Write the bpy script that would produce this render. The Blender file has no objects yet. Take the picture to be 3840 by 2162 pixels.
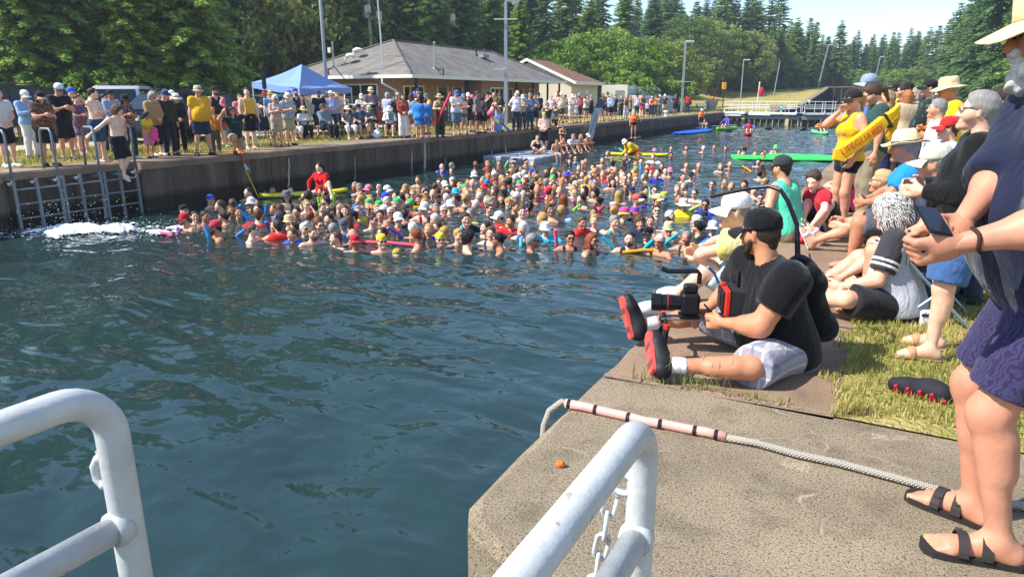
import bpy, math, random
import numpy as np
from mathutils import Vector, Matrix
random.seed(7); rng = np.random.default_rng(7)
S = bpy.context.scene
COL = S.collection
R = math.radians
# ------------------------------------------------------------------ camera
FPX, PITCH, YAW, HC = 2610.0, 0.26868, 0.49608, 1.52
cd = bpy.data.cameras.new("camera"); cam = bpy.data.objects.new("camera", cd); COL.objects.link(cam)
cd.sensor_width = 36.0; cd.lens = 36.0*FPX/3840.0; cd.clip_start = 0.05; cd.clip_end = 2000
cam.location = (0, 0, HC); cam.rotation_euler = (math.pi/2-PITCH, 0, YAW); S.camera = cam
# ------------------------------------------------------------------ sky, sun, exposure
SUN_EL, SUN_DIR = R(46), Vector((-0.76, -0.65, 0)).normalized()     # horizontal direction towards the sun
w = bpy.data.worlds.new("World"); S.world = w; w.use_nodes = True
nt = w.node_tree; nt.nodes.clear()
sky = nt.nodes.new("ShaderNodeTexSky"); sky.sky_type = 'NISHITA'; sky.sun_disc = False
sky.sun_elevation = SUN_EL; sky.sun_rotation = math.atan2(SUN_DIR.x, SUN_DIR.y)
sky.air_density = 1.0; sky.dust_density = .25; sky.ozone_density = 3.0
bg = nt.nodes.new("ShaderNodeBackground"); bg.inputs[1].default_value = 0.15
wo = nt.nodes.new("ShaderNodeOutputWorld"); nt.links.new(sky.outputs[0], bg.inputs[0]); nt.links.new(bg.outputs[0], wo.inputs[0])
sd = bpy.data.lights.new("sun", 'SUN'); sd.energy = 4.4; sd.angle = R(0.53); sd.color = (1, .95, .87)
sun = bpy.data.objects.new("sun", sd); COL.objects.link(sun)
sv = Vector((SUN_DIR.x*math.cos(SUN_EL), SUN_DIR.y*math.cos(SUN_EL), math.sin(SUN_EL)))
sun.rotation_euler = sv.to_track_quat('Z', 'Y').to_euler(); sun.location = sv*60
V_ = S.view_settings; V_.view_transform = 'Standard'; V_.look = 'None'; V_.exposure = 0.9; V_.gamma = 1.0
S.render.engine = 'CYCLES'
try:
    S.cycles.use_denoising = True; S.cycles.max_bounces = 6; S.cycles.transparent_max_bounces = 6
    S.cycles.diffuse_bounces = 2; S.cycles.glossy_bounces = 3; S.cycles.transmission_bounces = 3
    S.cycles.caustics_reflective = False; S.cycles.caustics_refractive = False
except Exception: pass
# ------------------------------------------------------------------ pixel rays of the photograph -> metric places
def ray(x, y):
    a, b = x-1920.0, 1081.0-y
    fw = FPX*math.cos(PITCH)+b*math.sin(PITCH); up = b*math.cos(PITCH)-FPX*math.sin(PITCH)
    c, s = math.cos(YAW), math.sin(YAW)
    return Vector((a*c-fw*s, a*s+fw*c, up))
def PZ(x, y, z=0.0):
    r = ray(x, y); return Vector((0, 0, HC))+r*((z-HC)/r.z)
def PX(x, y, X):
    r = ray(x, y); return Vector((0, 0, HC))+r*(X/r.x)
def PY(x, y, Y):
    r = ray(x, y); return Vector((0, 0, HC))+r*(Y/r.y)
def PD(x, y, d):
    r = ray(x, y); return Vector((0, 0, HC))+r*(d/math.hypot(r.x, r.y))
# ------------------------------------------------------------------ mesh helpers
def mesh(name, V, F, mats=None, smooth=False, mi=None):
    me = bpy.data.meshes.new(name)
    V = np.asarray(V, dtype=np.float32)
    if isinstance(F, np.ndarray):
        n, k = F.shape
        me.vertices.add(len(V)); me.vertices.foreach_set("co", V.ravel())
        me.loops.add(n*k); me.loops.foreach_set("vertex_index", F.astype(np.int32).ravel())
        me.polygons.add(n); me.polygons.foreach_set("loop_start", np.arange(0, n*k, k, dtype=np.int32))
        me.update(calc_edges=True)
    else:
        me.from_pydata([tuple(map(float, v)) for v in V], [], [tuple(f) for f in F]); me.update()
    for m in (mats if isinstance(mats, (list, tuple)) else [mats] if mats else []): me.materials.append(m)
    if smooth: me.polygons.foreach_set("use_smooth", [True]*len(me.polygons))
    if mi is not None: me.polygons.foreach_set("material_index", np.asarray(mi, dtype=np.int32))
    return me
def obj(name, me, parent=None, loc=None, rot=None, scale=None):
    o = bpy.data.objects.new(name, me); COL.objects.link(o)
    if parent is not None: o.parent = parent
    if loc is not None: o.location = loc
    if rot is not None: o.rotation_euler = rot
    if scale is not None: o.scale = (scale,)*3 if isinstance(scale, (int, float)) else scale
    return o
USED = {}
def tag(o, label=None, cat=None, group=None, kind=None):
    if label:
        o["label"] = label; USED.setdefault(label, []).append(o)
    if cat: o["category"] = cat
    if group: o["group"] = group
    if kind: o["kind"] = kind
    return o
def thing(name, label, cat, loc=(0, 0, 0), rz=0.0, group=None, scale=None):
    o = obj(name, None, None, loc, (0, 0, rz), scale); o.empty_display_size = .1
    return tag(o, label, cat, group)
class MB:
    def __init__(s): s.V = []; s.F = []; s.I = []; s.m = 0
    def add(s, V, F):
        n = len(s.V); s.V += [tuple(v) for v in V]; s.F += [tuple(i+n for i in f) for f in F]; s.I += [s.m]*len(F); return s
    def box(s, c, d, rz=0.0, M=None, bev=0.0):
        x, y, z = d[0]/2, d[1]/2, d[2]/2
        if bev > 0:
            b = bev; pts = []
            for sz in (-1, 1):
                for (px, py) in ((-x+b, -y), (x-b, -y), (x, -y+b), (x, y-b), (x-b, y), (-x+b, y), (-x, y-b), (-x, -y+b)): pts.append((px, py, sz*(z-b)))
            for sz in (-1, 1):
                for (px, py) in ((-x+b, -y+b), (x-b, -y+b), (x-b, y-b), (-x+b, y-b)): pts.append((px, py, sz*z))
            F = [(i, (i+1) % 8, (i+1) % 8+8, i+8) for i in range(8)]
            F += [(19-3, 19, 18, 17), (20, 21, 22, 23)]
            for base, cap, fl in ((0, 16, 1), (8, 20, 0)):
                q = [(base+0, base+1, cap+1, cap), (base+2, base+3, cap+2, cap+1), (base+4, base+5, cap+3, cap+2), (base+6, base+7, cap, cap+3)]
                t = [(base+1, base+2, cap+1), (base+3, base+4, cap+2), (base+5, base+6, cap+3), (base+7, base+0, cap)]
                F += [tuple(reversed(f)) if fl else f for f in q+t]
        else:
            pts = [(sx*x, sy*y, sz*z) for sz in (-1, 1) for sx, sy in ((-1, -1), (1, -1), (1, 1), (-1, 1))]
            F = [(3, 2, 1, 0), (4, 5, 6, 7), (0, 1, 5, 4), (1, 2, 6, 5), (2, 3, 7, 6), (3, 0, 4, 7)]
        if M is None: M = Matrix.Rotation(rz, 3, 'Z')
        return s.add([Vector(c)+M @ Vector(p) for p in pts], F)
    def tube(s, pts, r, n=8, cap=True):
        pts = [Vector(p) for p in pts]; k = len(pts); rs = r if isinstance(r, (list, tuple)) else [r]*k
        V = []; F = []; u = None
        for i, p in enumerate(pts):
            t = (pts[min(i+1, k-1)]-pts[max(i-1, 0)]).normalized()
            if u is None: u = t.orthogonal().normalized()
            else: u = (u-t*u.dot(t)).normalized()
            v = t.cross(u)
            V += [p+(u*math.cos(a)+v*math.sin(a))*rs[i] for a in (2*math.pi*j/n for j in range(n))]
        for i in range(k-1):
            F += [(i*n+j, i*n+(j+1) % n, (i+1)*n+(j+1) % n, (i+1)*n+j) for j in range(n)]
        if cap: F += [tuple(reversed(range(n))), tuple(range((k-1)*n, k*n))]
        return s.add(V, F)
    def lathe(s, prof, c=(0, 0, 0), n=16, sx=1.0, sy=1.0, M=None):
        V = []; F = []; k = len(prof); c = Vector(c)
        for r, z in prof:
            for j in range(n):
                a = 2*math.pi*j/n; p = Vector((r*sx*math.cos(a), r*sy*math.sin(a), z)); V.append(c+(M @ p if M else p))
        for i in range(k-1):
            F += [(i*n+j, i*n+(j+1) % n, (i+1)*n+(j+1) % n, (i+1)*n+j) for j in range(n)]
        if prof[0][0] > 1e-6: F.append(tuple(reversed(range(n))))
        if prof[-1][0] > 1e-6: F.append(tuple(range((k-1)*n, k*n)))
        return s.add(V, F)
    def prism(s, poly, z0, z1):
        n = len(poly)
        a2 = sum(poly[i][0]*poly[(i+1) % n][1]-poly[(i+1) % n][0]*poly[i][1] for i in range(n))
        if a2 < 0: poly = poly[::-1]
        V = [(x, y, z0) for x, y in poly]+[(x, y, z1) for x, y in poly]
        F = [tuple(reversed(range(n))), tuple(range(n, 2*n))]+[(i, (i+1) % n, (i+1) % n+n, i+n) for i in range(n)]
        return s.add(V, F)
    def quad(s, a, b, c, d): return s.add([a, b, c, d], [(0, 1, 2, 3)])
    def me(s, name, mats, smooth=False): return mesh(name, s.V, s.F, mats, smooth, s.I if max(s.I, default=0) > 0 else None)
    def build(s, name, mats, parent=None, smooth=False, **k): return obj(name, s.me(name, mats, smooth), parent, **k)
def autosmooth(o, ang=40):
    me = o.data; me.polygons.foreach_set("use_smooth", [True]*len(me.polygons))
    try: me.set_sharp_from_angle(angle=R(ang))
    except Exception: pass
    return o
# ------------------------------------------------------------------ materials
def hexc(h):
    if isinstance(h, (tuple, list)): return tuple(h)
    h = h.lstrip('#')
    if len(h) == 3: h = ''.join(c*2 for c in h)
    return tuple(((int(h[i:i+2], 16)/255.0+.055)/1.055)**2.4 if int(h[i:i+2], 16) > 10 else int(h[i:i+2], 16)/255/12.92 for i in (0, 2, 4))
MATS = {}
class NT:
    def __init__(s, name):
        s.m = bpy.data.materials.new(name); s.m.use_nodes = True; s.t = s.m.node_tree
        s.b = s.t.nodes["Principled BSDF"]; s.out = s.t.nodes["Material Output"]
    def n(s, typ, **kw):
        nd = s.t.nodes.new("ShaderNode"+typ)
        for k, v in kw.items():
            if k.startswith('i_'): nd.inputs[k[2:].replace('_', ' ')].default_value = v
            elif k.startswith('p_'): nd.inputs[int(k[2:])].default_value = v
            else: setattr(nd, k, v)
        return nd
    def l(s, a, b): s.t.links.new(a, b); return s
    def noise(s, sc, det=3, co=None, rough=.55, dist=0):
        nd = s.n("TexNoise"); nd.inputs["Scale"].default_value = sc; nd.inputs["Detail"].default_value = det; nd.inputs["Roughness"].default_value = rough; nd.inputs["Distortion"].default_value = dist
        if co is not None: s.l(co, nd.inputs["Vector"])
        return nd.outputs["Fac"]
    def ramp(s, f, stops, interp='LINEAR'):
        r = s.n("ValToRGB"); e = r.color_ramp.elements; r.color_ramp.interpolation = interp
        while len(e) < len(stops): e.new(.5)
        for q, (p, c) in zip(e, stops): q.position = p; q.color = (*hexc(c), 1) if not isinstance(c, float) else (c, c, c, 1)
        s.l(f, r.inputs[0]); return r.outputs[0]
    def mix(s, f, a, b, mode='MIX'):
        m = s.n("Mix"); m.data_type = 'RGBA'; m.blend_type = mode
        for v, i in ((f, 0), (a, 6), (b, 7)):
            if isinstance(v, (int, float)): m.inputs[i].default_value = v
            elif isinstance(v, (tuple, list, str)): m.inputs[i].default_value = (*hexc(v), 1)
            else: s.l(v, m.inputs[i])
        return m.outputs[2]
    def math(s, op, a, b=None, cl=False):
        m = s.n("Math"); m.operation = op; m.use_clamp = cl
        for v, i in ((a, 0), (b, 1)):
            if v is None: continue
            if isinstance(v, (int, float)): m.inputs[i].default_value = v
            else: s.l(v, m.inputs[i])
        return m.outputs[0]
    def co(s, kind="Object"): return s.n("TexCoord").outputs[kind]
    def pos(s): return s.n("NewGeometry").outputs["Position"]
    def scaled(s, co, sc):
        m = s.n("Mapping"); m.inputs["Scale"].default_value = sc; s.l(co, m.inputs[0]); return m.outputs[0]
    def bump(s, f, st, dist=.01):
        b = s.n("Bump"); b.inputs["Strength"].default_value = st; b.inputs["Distance"].default_value = dist; s.l(f, b.inputs["Height"]); s.l(b.outputs[0], s.b.inputs["Normal"]); return s
    def fin(s, col, rough=.7, spec=.3, metal=0.0):
        if isinstance(col, (tuple, list, str)): s.b.inputs["Base Color"].default_value = (*hexc(col), 1)
        else: s.l(col, s.b.inputs["Base Color"])
        if isinstance(rough, (int, float)): s.b.inputs["Roughness"].default_value = rough
        else: s.l(rough, s.b.inputs["Roughness"])
        s.b.inputs["Specular IOR Level"].default_value = spec; s.b.inputs["Metallic"].default_value = metal
        return s.m
def mat(kind, *a):
    key = (kind,)+a
    if key not in MATS: MATS[key] = globals()['m_'+kind](*a)
    return MATS[key]
def dim(c, f): return tuple(min(1, v*f) for v in hexc(c))
def m_paint(c, rough=.45, metal=0.0, wear=.12):
    t = NT("paint"); n = t.noise(6, 4, t.co()); f = t.noise(70, 2, t.co())
    col = t.mix(t.math('MULTIPLY', n, wear*2), c, dim(c, .62)); t.bump(f, .08, .004)
    return t.fin(col, rough, .4, metal)
def m_plain(c, rough=.6, spec=.3, metal=0.0):
    t = NT("plain"); n = t.noise(9, 3, t.co()); return t.fin(t.mix(t.math('MULTIPLY', n, .3), c, dim(c, .75)), rough, spec, metal)
def m_cloth(c, pat='', c2=None, c3=None):
    t = NT("cloth"); co = t.co(); n = t.noise(14, 3, co); base = c
    if pat == 'spots':
        v = t.n("TexVoronoi"); v.inputs["Scale"].default_value = 22; t.l(co, v.inputs[0])
        a = t.math('GREATER_THAN', t.noise(30, 2, co), .56); base = t.mix(a, c, c2)
        b = t.math('GREATER_THAN', t.noise(17, 2, t.scaled(co, (1, 1.3, .8))), .6); base = t.mix(b, base, c3 or c2)
    elif pat == 'stripev' or pat == 'stripeh':
        sx = t.n("SeparateXYZ"); t.l(co, sx.inputs[0])
        q = sx.outputs[0 if pat == 'stripev' else 2]
        base = t.mix(t.math('GREATER_THAN', t.math('FRACT', t.math('MULTIPLY', q, 22)), .6), c, c2)
    elif pat == 'plaid':
        sx = t.n("SeparateXYZ"); t.l(co, sx.inputs[0]); su = t.math('ADD', sx.outputs[0], t.math('MULTIPLY', sx.outputs[1], .6))
        for k, (q, fr, th, cc) in enumerate(((su, 14, .8, c2), (sx.outputs[2], 14, .8, c2), (su, 7, .88, c3 or c2), (sx.outputs[2], 7, .88, c3 or c2))):
            base = t.mix(t.math('MULTIPLY', t.math('GREATER_THAN', t.math('FRACT', t.math('MULTIPLY', q, fr)), th), .75), base, cc)
    elif pat == 'leafy':
        wv = t.n("TexWave"); wv.inputs["Scale"].default_value = 27; wv.inputs["Distortion"].default_value = 12; wv.inputs["Detail"].default_value = 2; wv.inputs["Detail Scale"].default_value = 1.2; t.l(co, wv.inputs[0])
        base = t.mix(t.math('GREATER_THAN', wv.outputs[1], .62), c, c2)
    col = t.mix(t.math('MULTIPLY', n, .25), base, (0, 0, 0)) if False else t.mix(t.math('MULTIPLY', n, .22), base, t.mix(1.0, base, (.55, .55, .6), 'MULTIPLY'))
    f = t.noise(26, 4, t.scaled(co, (1, 1, .6)), .6, .6); f2 = t.noise(5.5, 3, t.scaled(co, (1.3, 1.3, .8)), .5, 2.2); t.bump(t.math('ADD', t.math('MULTIPLY', f, .3), f2), .6, .026)
    t.b.inputs["Sheen Weight"].default_value = .15
    return t.fin(col, .85, .15)
def m_skin(c):
    t = NT("skin"); co = t.co(); n = t.noise(11, 4, co); at = t.n("Attribute"); at.attribute_name = "paint"
    base = t.mix(t.ramp(n, [(.3, 0.0), (.7, 1.0)]), dim(c, .78), dim(c, 1.12)); base = t.mix(t.math('MULTIPLY', t.ramp(t.noise(4, 4, co, .65), [(.35, 0.0), (.7, 1.0)]), .45), base, tuple(v*k for v, k in zip(hexc(c), (1.02, .72, .62))))
    col = t.mix(at.outputs["Alpha"], base, at.outputs["Color"])
    t.bump(t.math('ADD', t.noise(22, 4, co, .65), t.math('MULTIPLY', t.noise(130, 2, co), .25)), .22, .008)
    t.b.inputs["Subsurface Weight"].default_value = 0.0
    return t.fin(col, .5, .35)
def m_hair(c):
    t = NT("hair"); co = t.co(); f = t.noise(30, 4, t.scaled(co, (2.2, 2.2, .35)), .65, .8)
    col = t.mix(f, dim(c, .6), dim(c, 1.3)); t.bump(f, .7, .015); return t.fin(col, .55, .35)
def m_glass(c='#0a0d10', rough=.06):
    t = NT("glass"); return t.fin(c, rough, .6)
def m_foam(c): # pool noodles, mats
    t = NT("foam"); n = t.noise(40, 3, t.co()); t.bump(n, .15, .004); return t.fin(t.mix(t.math('MULTIPLY', n, .3), c, dim(c, .7)), .65, .25)
def m_metal(c='#9aa0a4', rough=.45):
    t = NT("metal"); n = t.noise(18, 4, t.co()); return t.fin(t.mix(n, dim(c, .65), dim(c, 1.1)), t.math('ADD', t.math('MULTIPLY', n, .3), rough-.15), .5, .75)
# =================================================================== SETTING
XL, XR, ZW = -15.8, -1.3, -1.17            # lock walls and water level
def sst(a, b, x):
    t = np.clip((np.asarray(x, float)-a)/(b-a), 0, 1); return t*t*(3-2*t)
def terr(x, y):
    x = np.asarray(x, float); y = np.asarray(y, float)
    z = .28*sst(21, 28, -x)+2.1*sst(23, 38, -x)*sst(55, 95, y)+.2*np.maximum(0, -x-36)*sst(36, 60, -x)*sst(-200, 20, y)
    z = z+3.4*sst(84, 150, y)*sst(-9.5, -11.6, x)*.95+3.0*sst(128, 150, y)*(1-sst(-9.5, -11.6, x))
    z = z+.28*np.maximum(0, x-11)*sst(11, 25, x)+.05*np.maximum(0, y-190)*sst(190, 230, y)
    return z
def terr1(x, y): return float(terr(x, y))
def heightfield(name, xs, ys, m, f=terr, dz=0.0, noise=0.0):
    X, Y = np.meshgrid(np.array(xs), np.array(ys), indexing='ij'); Z = f(X, Y)+dz
    if noise: Z = Z+rng.normal(0, noise, Z.shape)
    nx, ny = X.shape; V = np.stack([X, Y, Z], -1).reshape(-1, 3)
    i, j = np.meshgrid(np.arange(nx-1), np.arange(ny-1), indexing='ij'); a = (i*ny+j).ravel()
    F = np.stack([a, a+ny, a+ny+1, a+1], 1)
    o = obj(name, mesh(name, V, F, m, True)); tag(o, kind='structure'); return o
def m_grass(kind='lawn'):
    t = NT("grass"); p = t.pos(); n1 = t.noise(.35, 4, p); n2 = t.noise(2.2, 5, p, .65); n3 = t.noise(28, 3, p, .7)
    cols = {'lawn': ('#97904c', '#b09e5e', '#c3ab74', '#7c823e'), 'wild': ('#5f6c2c', '#7d803c', '#968a50', '#4a5f26'), 'wood': ('#3f4a22', '#50502c', '#5a4c30', '#38481f')}[kind]
    a = t.mix(t.ramp(n1, [(.35, 0.0), (.62, 1.0)]), cols[0], cols[1]); b = t.mix(t.ramp(n2, [(.45, 0.0), (.7, 1.0)]), a, cols[2])
    c = t.mix(t.ramp(n3, [(.4, 0.0), (.7, .8)]), b, cols[3])
    t.bump(t.math('ADD', n3, t.math('MULTIPLY', n2, .6)), .9, .06); return t.fin(c, .95, .1)
def m_dirt(c='#a98f6c', c2='#8b7350'):
    t = NT("dirt"); p = t.pos(); n = t.noise(1.2, 6, p, .65); t.bump(t.noise(30, 3, p), .5, .03); return t.fin(t.mix(n, c2, c), .95, .1)
def m_concrete(kind):
    t = NT("concrete"); p = t.pos(); n1 = t.noise(.8, 5, p, .6); n2 = t.noise(5, 5, p, .65); sp = t.noise(95, 3, p, .75); sp2 = t.noise(210, 2, p, .6)
    if kind == 'aggregate': c1, c2, c3, c4 = '#7a6d59', '#a5957b', '#443b30', '#cfbfa0'
    elif kind == 'brown': c1, c2, c3, c4 = '#8d745e', '#ab9179', '#5f4d3d', '#bfa68c'
    else: c1, c2, c3, c4 = '#7d6a58', '#a58f79', '#5c4a3c', '#c0ad97'
    base = t.mix(t.ramp(n1, [(.32, 0.0), (.68, 1.0)]), c1, c2)
    base = t.mix(t.ramp(sp, [(.36, 1.0), (.5, 0.0)]), base, c3)
    base = t.mix(t.ramp(sp2, [(.56, 0.0), (.68, .85)]), base, c4)
    base = t.mix(t.ramp(n2, [(.5, 0.0), (.72, .5)]), base, dim(c3, 1.15)); base = t.mix(t.ramp(t.noise(.45, 5, p, .7), [(.5, 0.0), (.66, .45)]), base, dim(c1, .6))
    if kind == 'aggregate':
        v = t.n("TexVoronoi"); v.feature = 'DISTANCE_TO_EDGE'; v.inputs["Scale"].default_value = 1.1
        ws = t.n("Mix"); ws.data_type = 'VECTOR'; ws.inputs[0].default_value = .18
        t.l(p, ws.inputs[4]); nn = t.n("TexNoise"); nn.inputs["Scale"].default_value = 3.5; nn.inputs["Detail"].default_value = 5; t.l(p, nn.inputs[0]); t.l(nn.outputs[1], ws.inputs[5]); t.l(ws.outputs[1], v.inputs[0])
        crack = t.math('MULTIPLY', t.ramp(v.outputs["Distance"], [(.0, 1.0), (.008, 0.0)]), t.ramp(n2, [(.5, 0.0), (.66, .5)]))
        base = t.mix(crack, base, '#d6c9b0')
        pt = t.ramp(t.noise(2.3, 3, p, .5), [(.66, 0.0), (.7, 1.0)]); base = t.mix(t.math('MULTIPLY', pt, t.ramp(sp, [(.45, 0.0), (.6, .7)])), base, '#cdbfa4')
    t.bump(t.math('ADD', sp, t.math('MULTIPLY', sp2, .5)), .75, .008); return t.fin(base, .92, .2)
def m_lockwall():
    t = NT("lockwall"); p = t.pos(); st = t.noise(1.6, 6, t.scaled(p, (1, 1.4, .09)), .7); n2 = t.noise(3.2, 6, p, .7); n3 = t.noise(26, 4, p, .7)
    b = t.mix(t.ramp(st, [(.35, 0.0), (.7, 1.0)]), '#483e35', '#7d6f60'); b = t.mix(t.ramp(n2, [(.5, 0.0), (.75, .6)]), b, '#54473a')
    b = t.mix(t.ramp(t.noise(9, 4, t.scaled(p, (1, 2.5, .25)), .7), [(.66, 0.0), (.74, .35)]), b, '#94887a')
    z = t.n("SeparateXYZ"); t.l(p, z.inputs[0]); wet = t.math('MULTIPLY', t.math('SUBTRACT', -.72, z.outputs[2]), 6, True)
    b = t.mix(t.math('MULTIPLY', wet, .8), b, '#15130f'); t.bump(t.math('ADD', n3, t.math('MULTIPLY', n2, 2)), .8, .03); return t.fin(b, .85, .25)
def m_water():
    t = NT("water"); p = t.pos()
    a = t.noise(.9, 2, t.scaled(p, (.8, 1.8, 1)), .45, .5); b = t.noise(2.8, 2, t.scaled(p, (.9, 1.3, 1)), .45, .3); c = t.noise(9, 2, p, .5)
    h = t.math('ADD', t.math('MULTIPLY', a, 1.0), t.math('ADD', t.math('MULTIPLY', b, .22), t.math('MULTIPLY', c, .022)))
    t.bump(h, 1.0, .088); t.b.inputs["IOR"].default_value = 1.33
    m = t.fin((.016, .037, .037), .025, .5); return m
# ---- ground sheets
heightfield("ground", np.r_[np.linspace(-400, -120, 8), np.linspace(-110, -38, 25), np.linspace(-36, XL-1.25, 30)], np.r_[-300, -150, np.linspace(-60, 200, 105), np.linspace(215, 420, 14)], mat('grass', 'lawn'))
heightfield("ground", np.r_[np.linspace(-.1, 14, 20), np.linspace(17, 80, 14), 150, 400], np.r_[np.linspace(3.5, 26, 60), np.linspace(27, 200, 60), np.linspace(215, 420, 14)], mat('grass', 'lawn'), dz=.012)
heightfield("ground", np.linspace(XL-1.25, -.1, 14), np.r_[np.linspace(131, 200, 24), np.linspace(215, 420, 14)], mat('grass', 'wild'))
heightfield("ground", np.linspace(XL-1.25, -11.7, 9), np.linspace(77.3, 131, 34), mat('grass', 'lawn'))
heightfield("hill", np.r_[np.linspace(-400, -120, 8), np.linspace(-110, -33.5, 30)], np.r_[-300, -150, np.linspace(-60, 200, 60), np.linspace(215, 420, 14)], mat('grass', 'wood'), dz=.05, noise=.12)
# ---- water with real waves
def waves(x, y):
    z = np.zeros_like(x); r2 = np.random.default_rng(3)
    for k in range(26):
        L = .32*1.12**k*(.9+.2*r2.random()); th = R(62)+r2.normal(0, .5); A = .0023*(L/.5)**.72*(1 if L < 3 else .35)
        z += A*np.sin(2*math.pi/L*(x*math.cos(th)+y*math.sin(th))+r2.random()*6.3)
    return z
def water(name, xs, ys):
    return heightfield(name, xs, ys, mat('water'), f=lambda a, b: ZW+waves(a, b))
water("water", np.arange(XL-.5, XR+.05, .085), np.r_[np.arange(-7, 24, .085), np.arange(24, 74.6, .2)])
water("water", np.linspace(XL, 12, 60), np.linspace(77.5, 131, 60))
# ---- dirt track and paths (sheets laid over the ground)
def strip(name, pts, wdt, m, dz=.02, f=terr1):
    V = []; F = []
    for i, (x, y) in enumerate(pts):
        a = Vector(pts[max(i-1, 0)]); b = Vector(pts[min(i+1, len(pts)-1)]); d = (b-a).normalized(); n = Vector((d.y, -d.x))
        ww = wdt[i] if isinstance(wdt, (list, tuple)) else wdt
        for s in (-1, -.33, .33, 1): q = Vector((x, y))+n*ww*s*.5; V.append((q.x, q.y, f(q.x, q.y)+dz))
    for i in range(len(pts)-1): F += [(i*4+j, i*4+j+1, i*4+j+5, i*4+j+4) for j in range(3)]
    o = obj(name, mesh(name, V, F, m, True)); return tag(o, kind='structure')
strip("path", [(-22.6+.15*math.sin(i*.7), -10+i*2.2) for i in range(42)], 1.5, mat('dirt', '#c2b49c', '#a59a86'), .03)
strip("road", [(-29.5, -20+i*3.0) for i in range(28)], 5.2, mat('dirt', '#8e867b', '#77706a'), .02)
strip("track", [(-33+.02*i*i*.3, 84+i*3.2) for i in range(6)]+[(-31+i*.9, 103+i*4.0) for i in range(14)], 3.0, mat('dirt', '#b59a6e', '#98804f'), .05)
# ---- left lock wall: panels and coping slabs, ladder recess between Y 7.55 and 10.55
lw = thing("lock_wall", "long dark stained concrete lock wall below the spectators across the water", "wall")
panelm, copm = mat('lockwall'), mat('concrete', 'coping')
def panel(y0, y1, x=XL, par=lw, s=1, top=-.16):
    ny, nz = max(3, int((y1-y0)/.3)), 9; V = []; F = []
    for i in range(ny+1):
        for k in range(nz+1):
            y = y0+.012+(y1-y0-.024)*i/ny; z = -3.0+(top+3.0)*k/nz
            e = .03 if i in (0, ny) else 0
            V.append((x-s*(e+.012*math.sin(y*3.1+z*2)+random.uniform(0, .014)), y, z))
    for i in range(ny): F += [((i*(nz+1)+k), (i+1)*(nz+1)+k, (i+1)*(nz+1)+k+1, i*(nz+1)+k+1)[::s] for k in range(nz)]
    return obj("wall_panel", mesh("wall_panel", V, F, panelm, True), par)
def coping(y0, y1, x0, x1, par, m, z=0.0, th=.17):
    n = max(2, int((y1-y0)/.25)); top = []; F = []; V = []
    for i in range(n+1):
        y = y0+.008+(y1-y0-.016)*i/n; c = random.uniform(0, .022)
        ed = x1-c if x1 > x0 else x1+c
        sg = 1 if x1 > x0 else -1
        V += [(x0, y, z), (ed-sg*.03, y, z), (ed, y, z-.03-random.uniform(0, .012)), (ed, y, z-th), (x0, y, z-th)]
    for i in range(n):
        a, b = i*5, i*5+5
        for k in range(4):
            f = (a+k, a+k+1, b+k+1, b+k); F.append(f[::-1] if sg > 0 else f)
    for a, fl in ((0, 1), (n*5, 0)):
        f = (a, a+1, a+2, a+3, a+4); F.append(f if (fl == 1) == (sg > 0) else f[::-1])
    return obj("coping_slab", mesh("coping_slab", V, F, m), par)
obj("core", MB().box((XL-1.5, 34, -1.6), (2.2, 100, 2.7)).me("core", panelm), lw)
ys = [-14, -7, 1, 7.55]
for a, b in zip(ys, ys[1:]): panel(a, b)
panel(7.55, 10.55, XL-.36)
for yy in (7.55, 10.55): MB().box((XL-.19, yy, -1.58), (.36, .03, 2.84)).build("recess_side", panelm, lw)
ys = [10.55, 14.6, 19.3, 24.1, 28.2, 31.6, 34.2, 39, 45, 51, 57, 63, 69, 74]
for a, b in zip(ys, ys[1:]): panel(a, b)
panel(74, 90, XL-.3)
ys = [-14, -7, 1, 7.55]
for a, b in zip(ys, ys[1:]): coping(a, b, XL-1.3, XL+.03, lw, copm)
coping(7.55, 10.55, XL-1.3, XL-.30, lw, copm)
ys = [10.55, 14.6, 19.3, 24.1, 28.2, 31.6, 34.2, 39, 45, 51, 57, 63, 69, 76]
for a, b in zip(ys, ys[1:]): coping(a, b, XL-1.3, XL+.03, lw, copm)
coping(76, 92, XL-1.3, XL-.2, lw, copm)
# pale mineral streaks on the wall
wm = mat('plain', '#b9b2a6', .9)
for (px, y0, y1, wd) in ((1083, 590, 745, .05), (1543, 555, 660, .035), (1592, 530, 645, .10), (1668, 590, 620, .03), (1843, 560, 640, .04), (1895, 545, 600, .07), (2445, 450, 480, .05), (2160, 520, 570, .04), (1330, 575, 680, .02), (1190, 600, 720, .02)):
    a, b = PX(px, y0, XL), PX(px, y1, XL); V = []
    n = 7
    for i in range(n+1):
        t_ = i/n; yy = a.y+(b.y-a.y)*t_+random.uniform(-.015, .015); z = a.z+(max(b.z, ZW)-a.z)*t_; ww = wd*(.35+.65*math.sin(min(1, t_*1.3)*2.4))*random.uniform(.6, 1.1)
        V += [(XL+.022, yy-ww, z), (XL+.022, yy+ww, z)]
    obj("mineral_streak", mesh("mineral_streak", V, [(2*i, 2*i+2, 2*i+3, 2*i+1) for i in range(n)], wm), lw)
# ---- right lock wall and quay paving
rw = thing("lock_wall", "concrete lock wall under the quay where people sit with feet over the water", "wall")
ys = [3.47, 8.2, 13.5, 19, 25, 31, 37, 43, 49, 55, 61, 67, 74]
for a, b in zip(ys, ys[1:]): panel(a, b, XR, rw, -1, -.165)
for a, b in zip(ys, ys[1:]): coping(a, b, -.1, XR-.03, rw, mat('concrete', 'brown'))
panel(74, 131, XR+.3, rw, -1)
coping(74, 131, 1.2, XR+.2, rw, mat('concrete', 'brown'))
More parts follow.
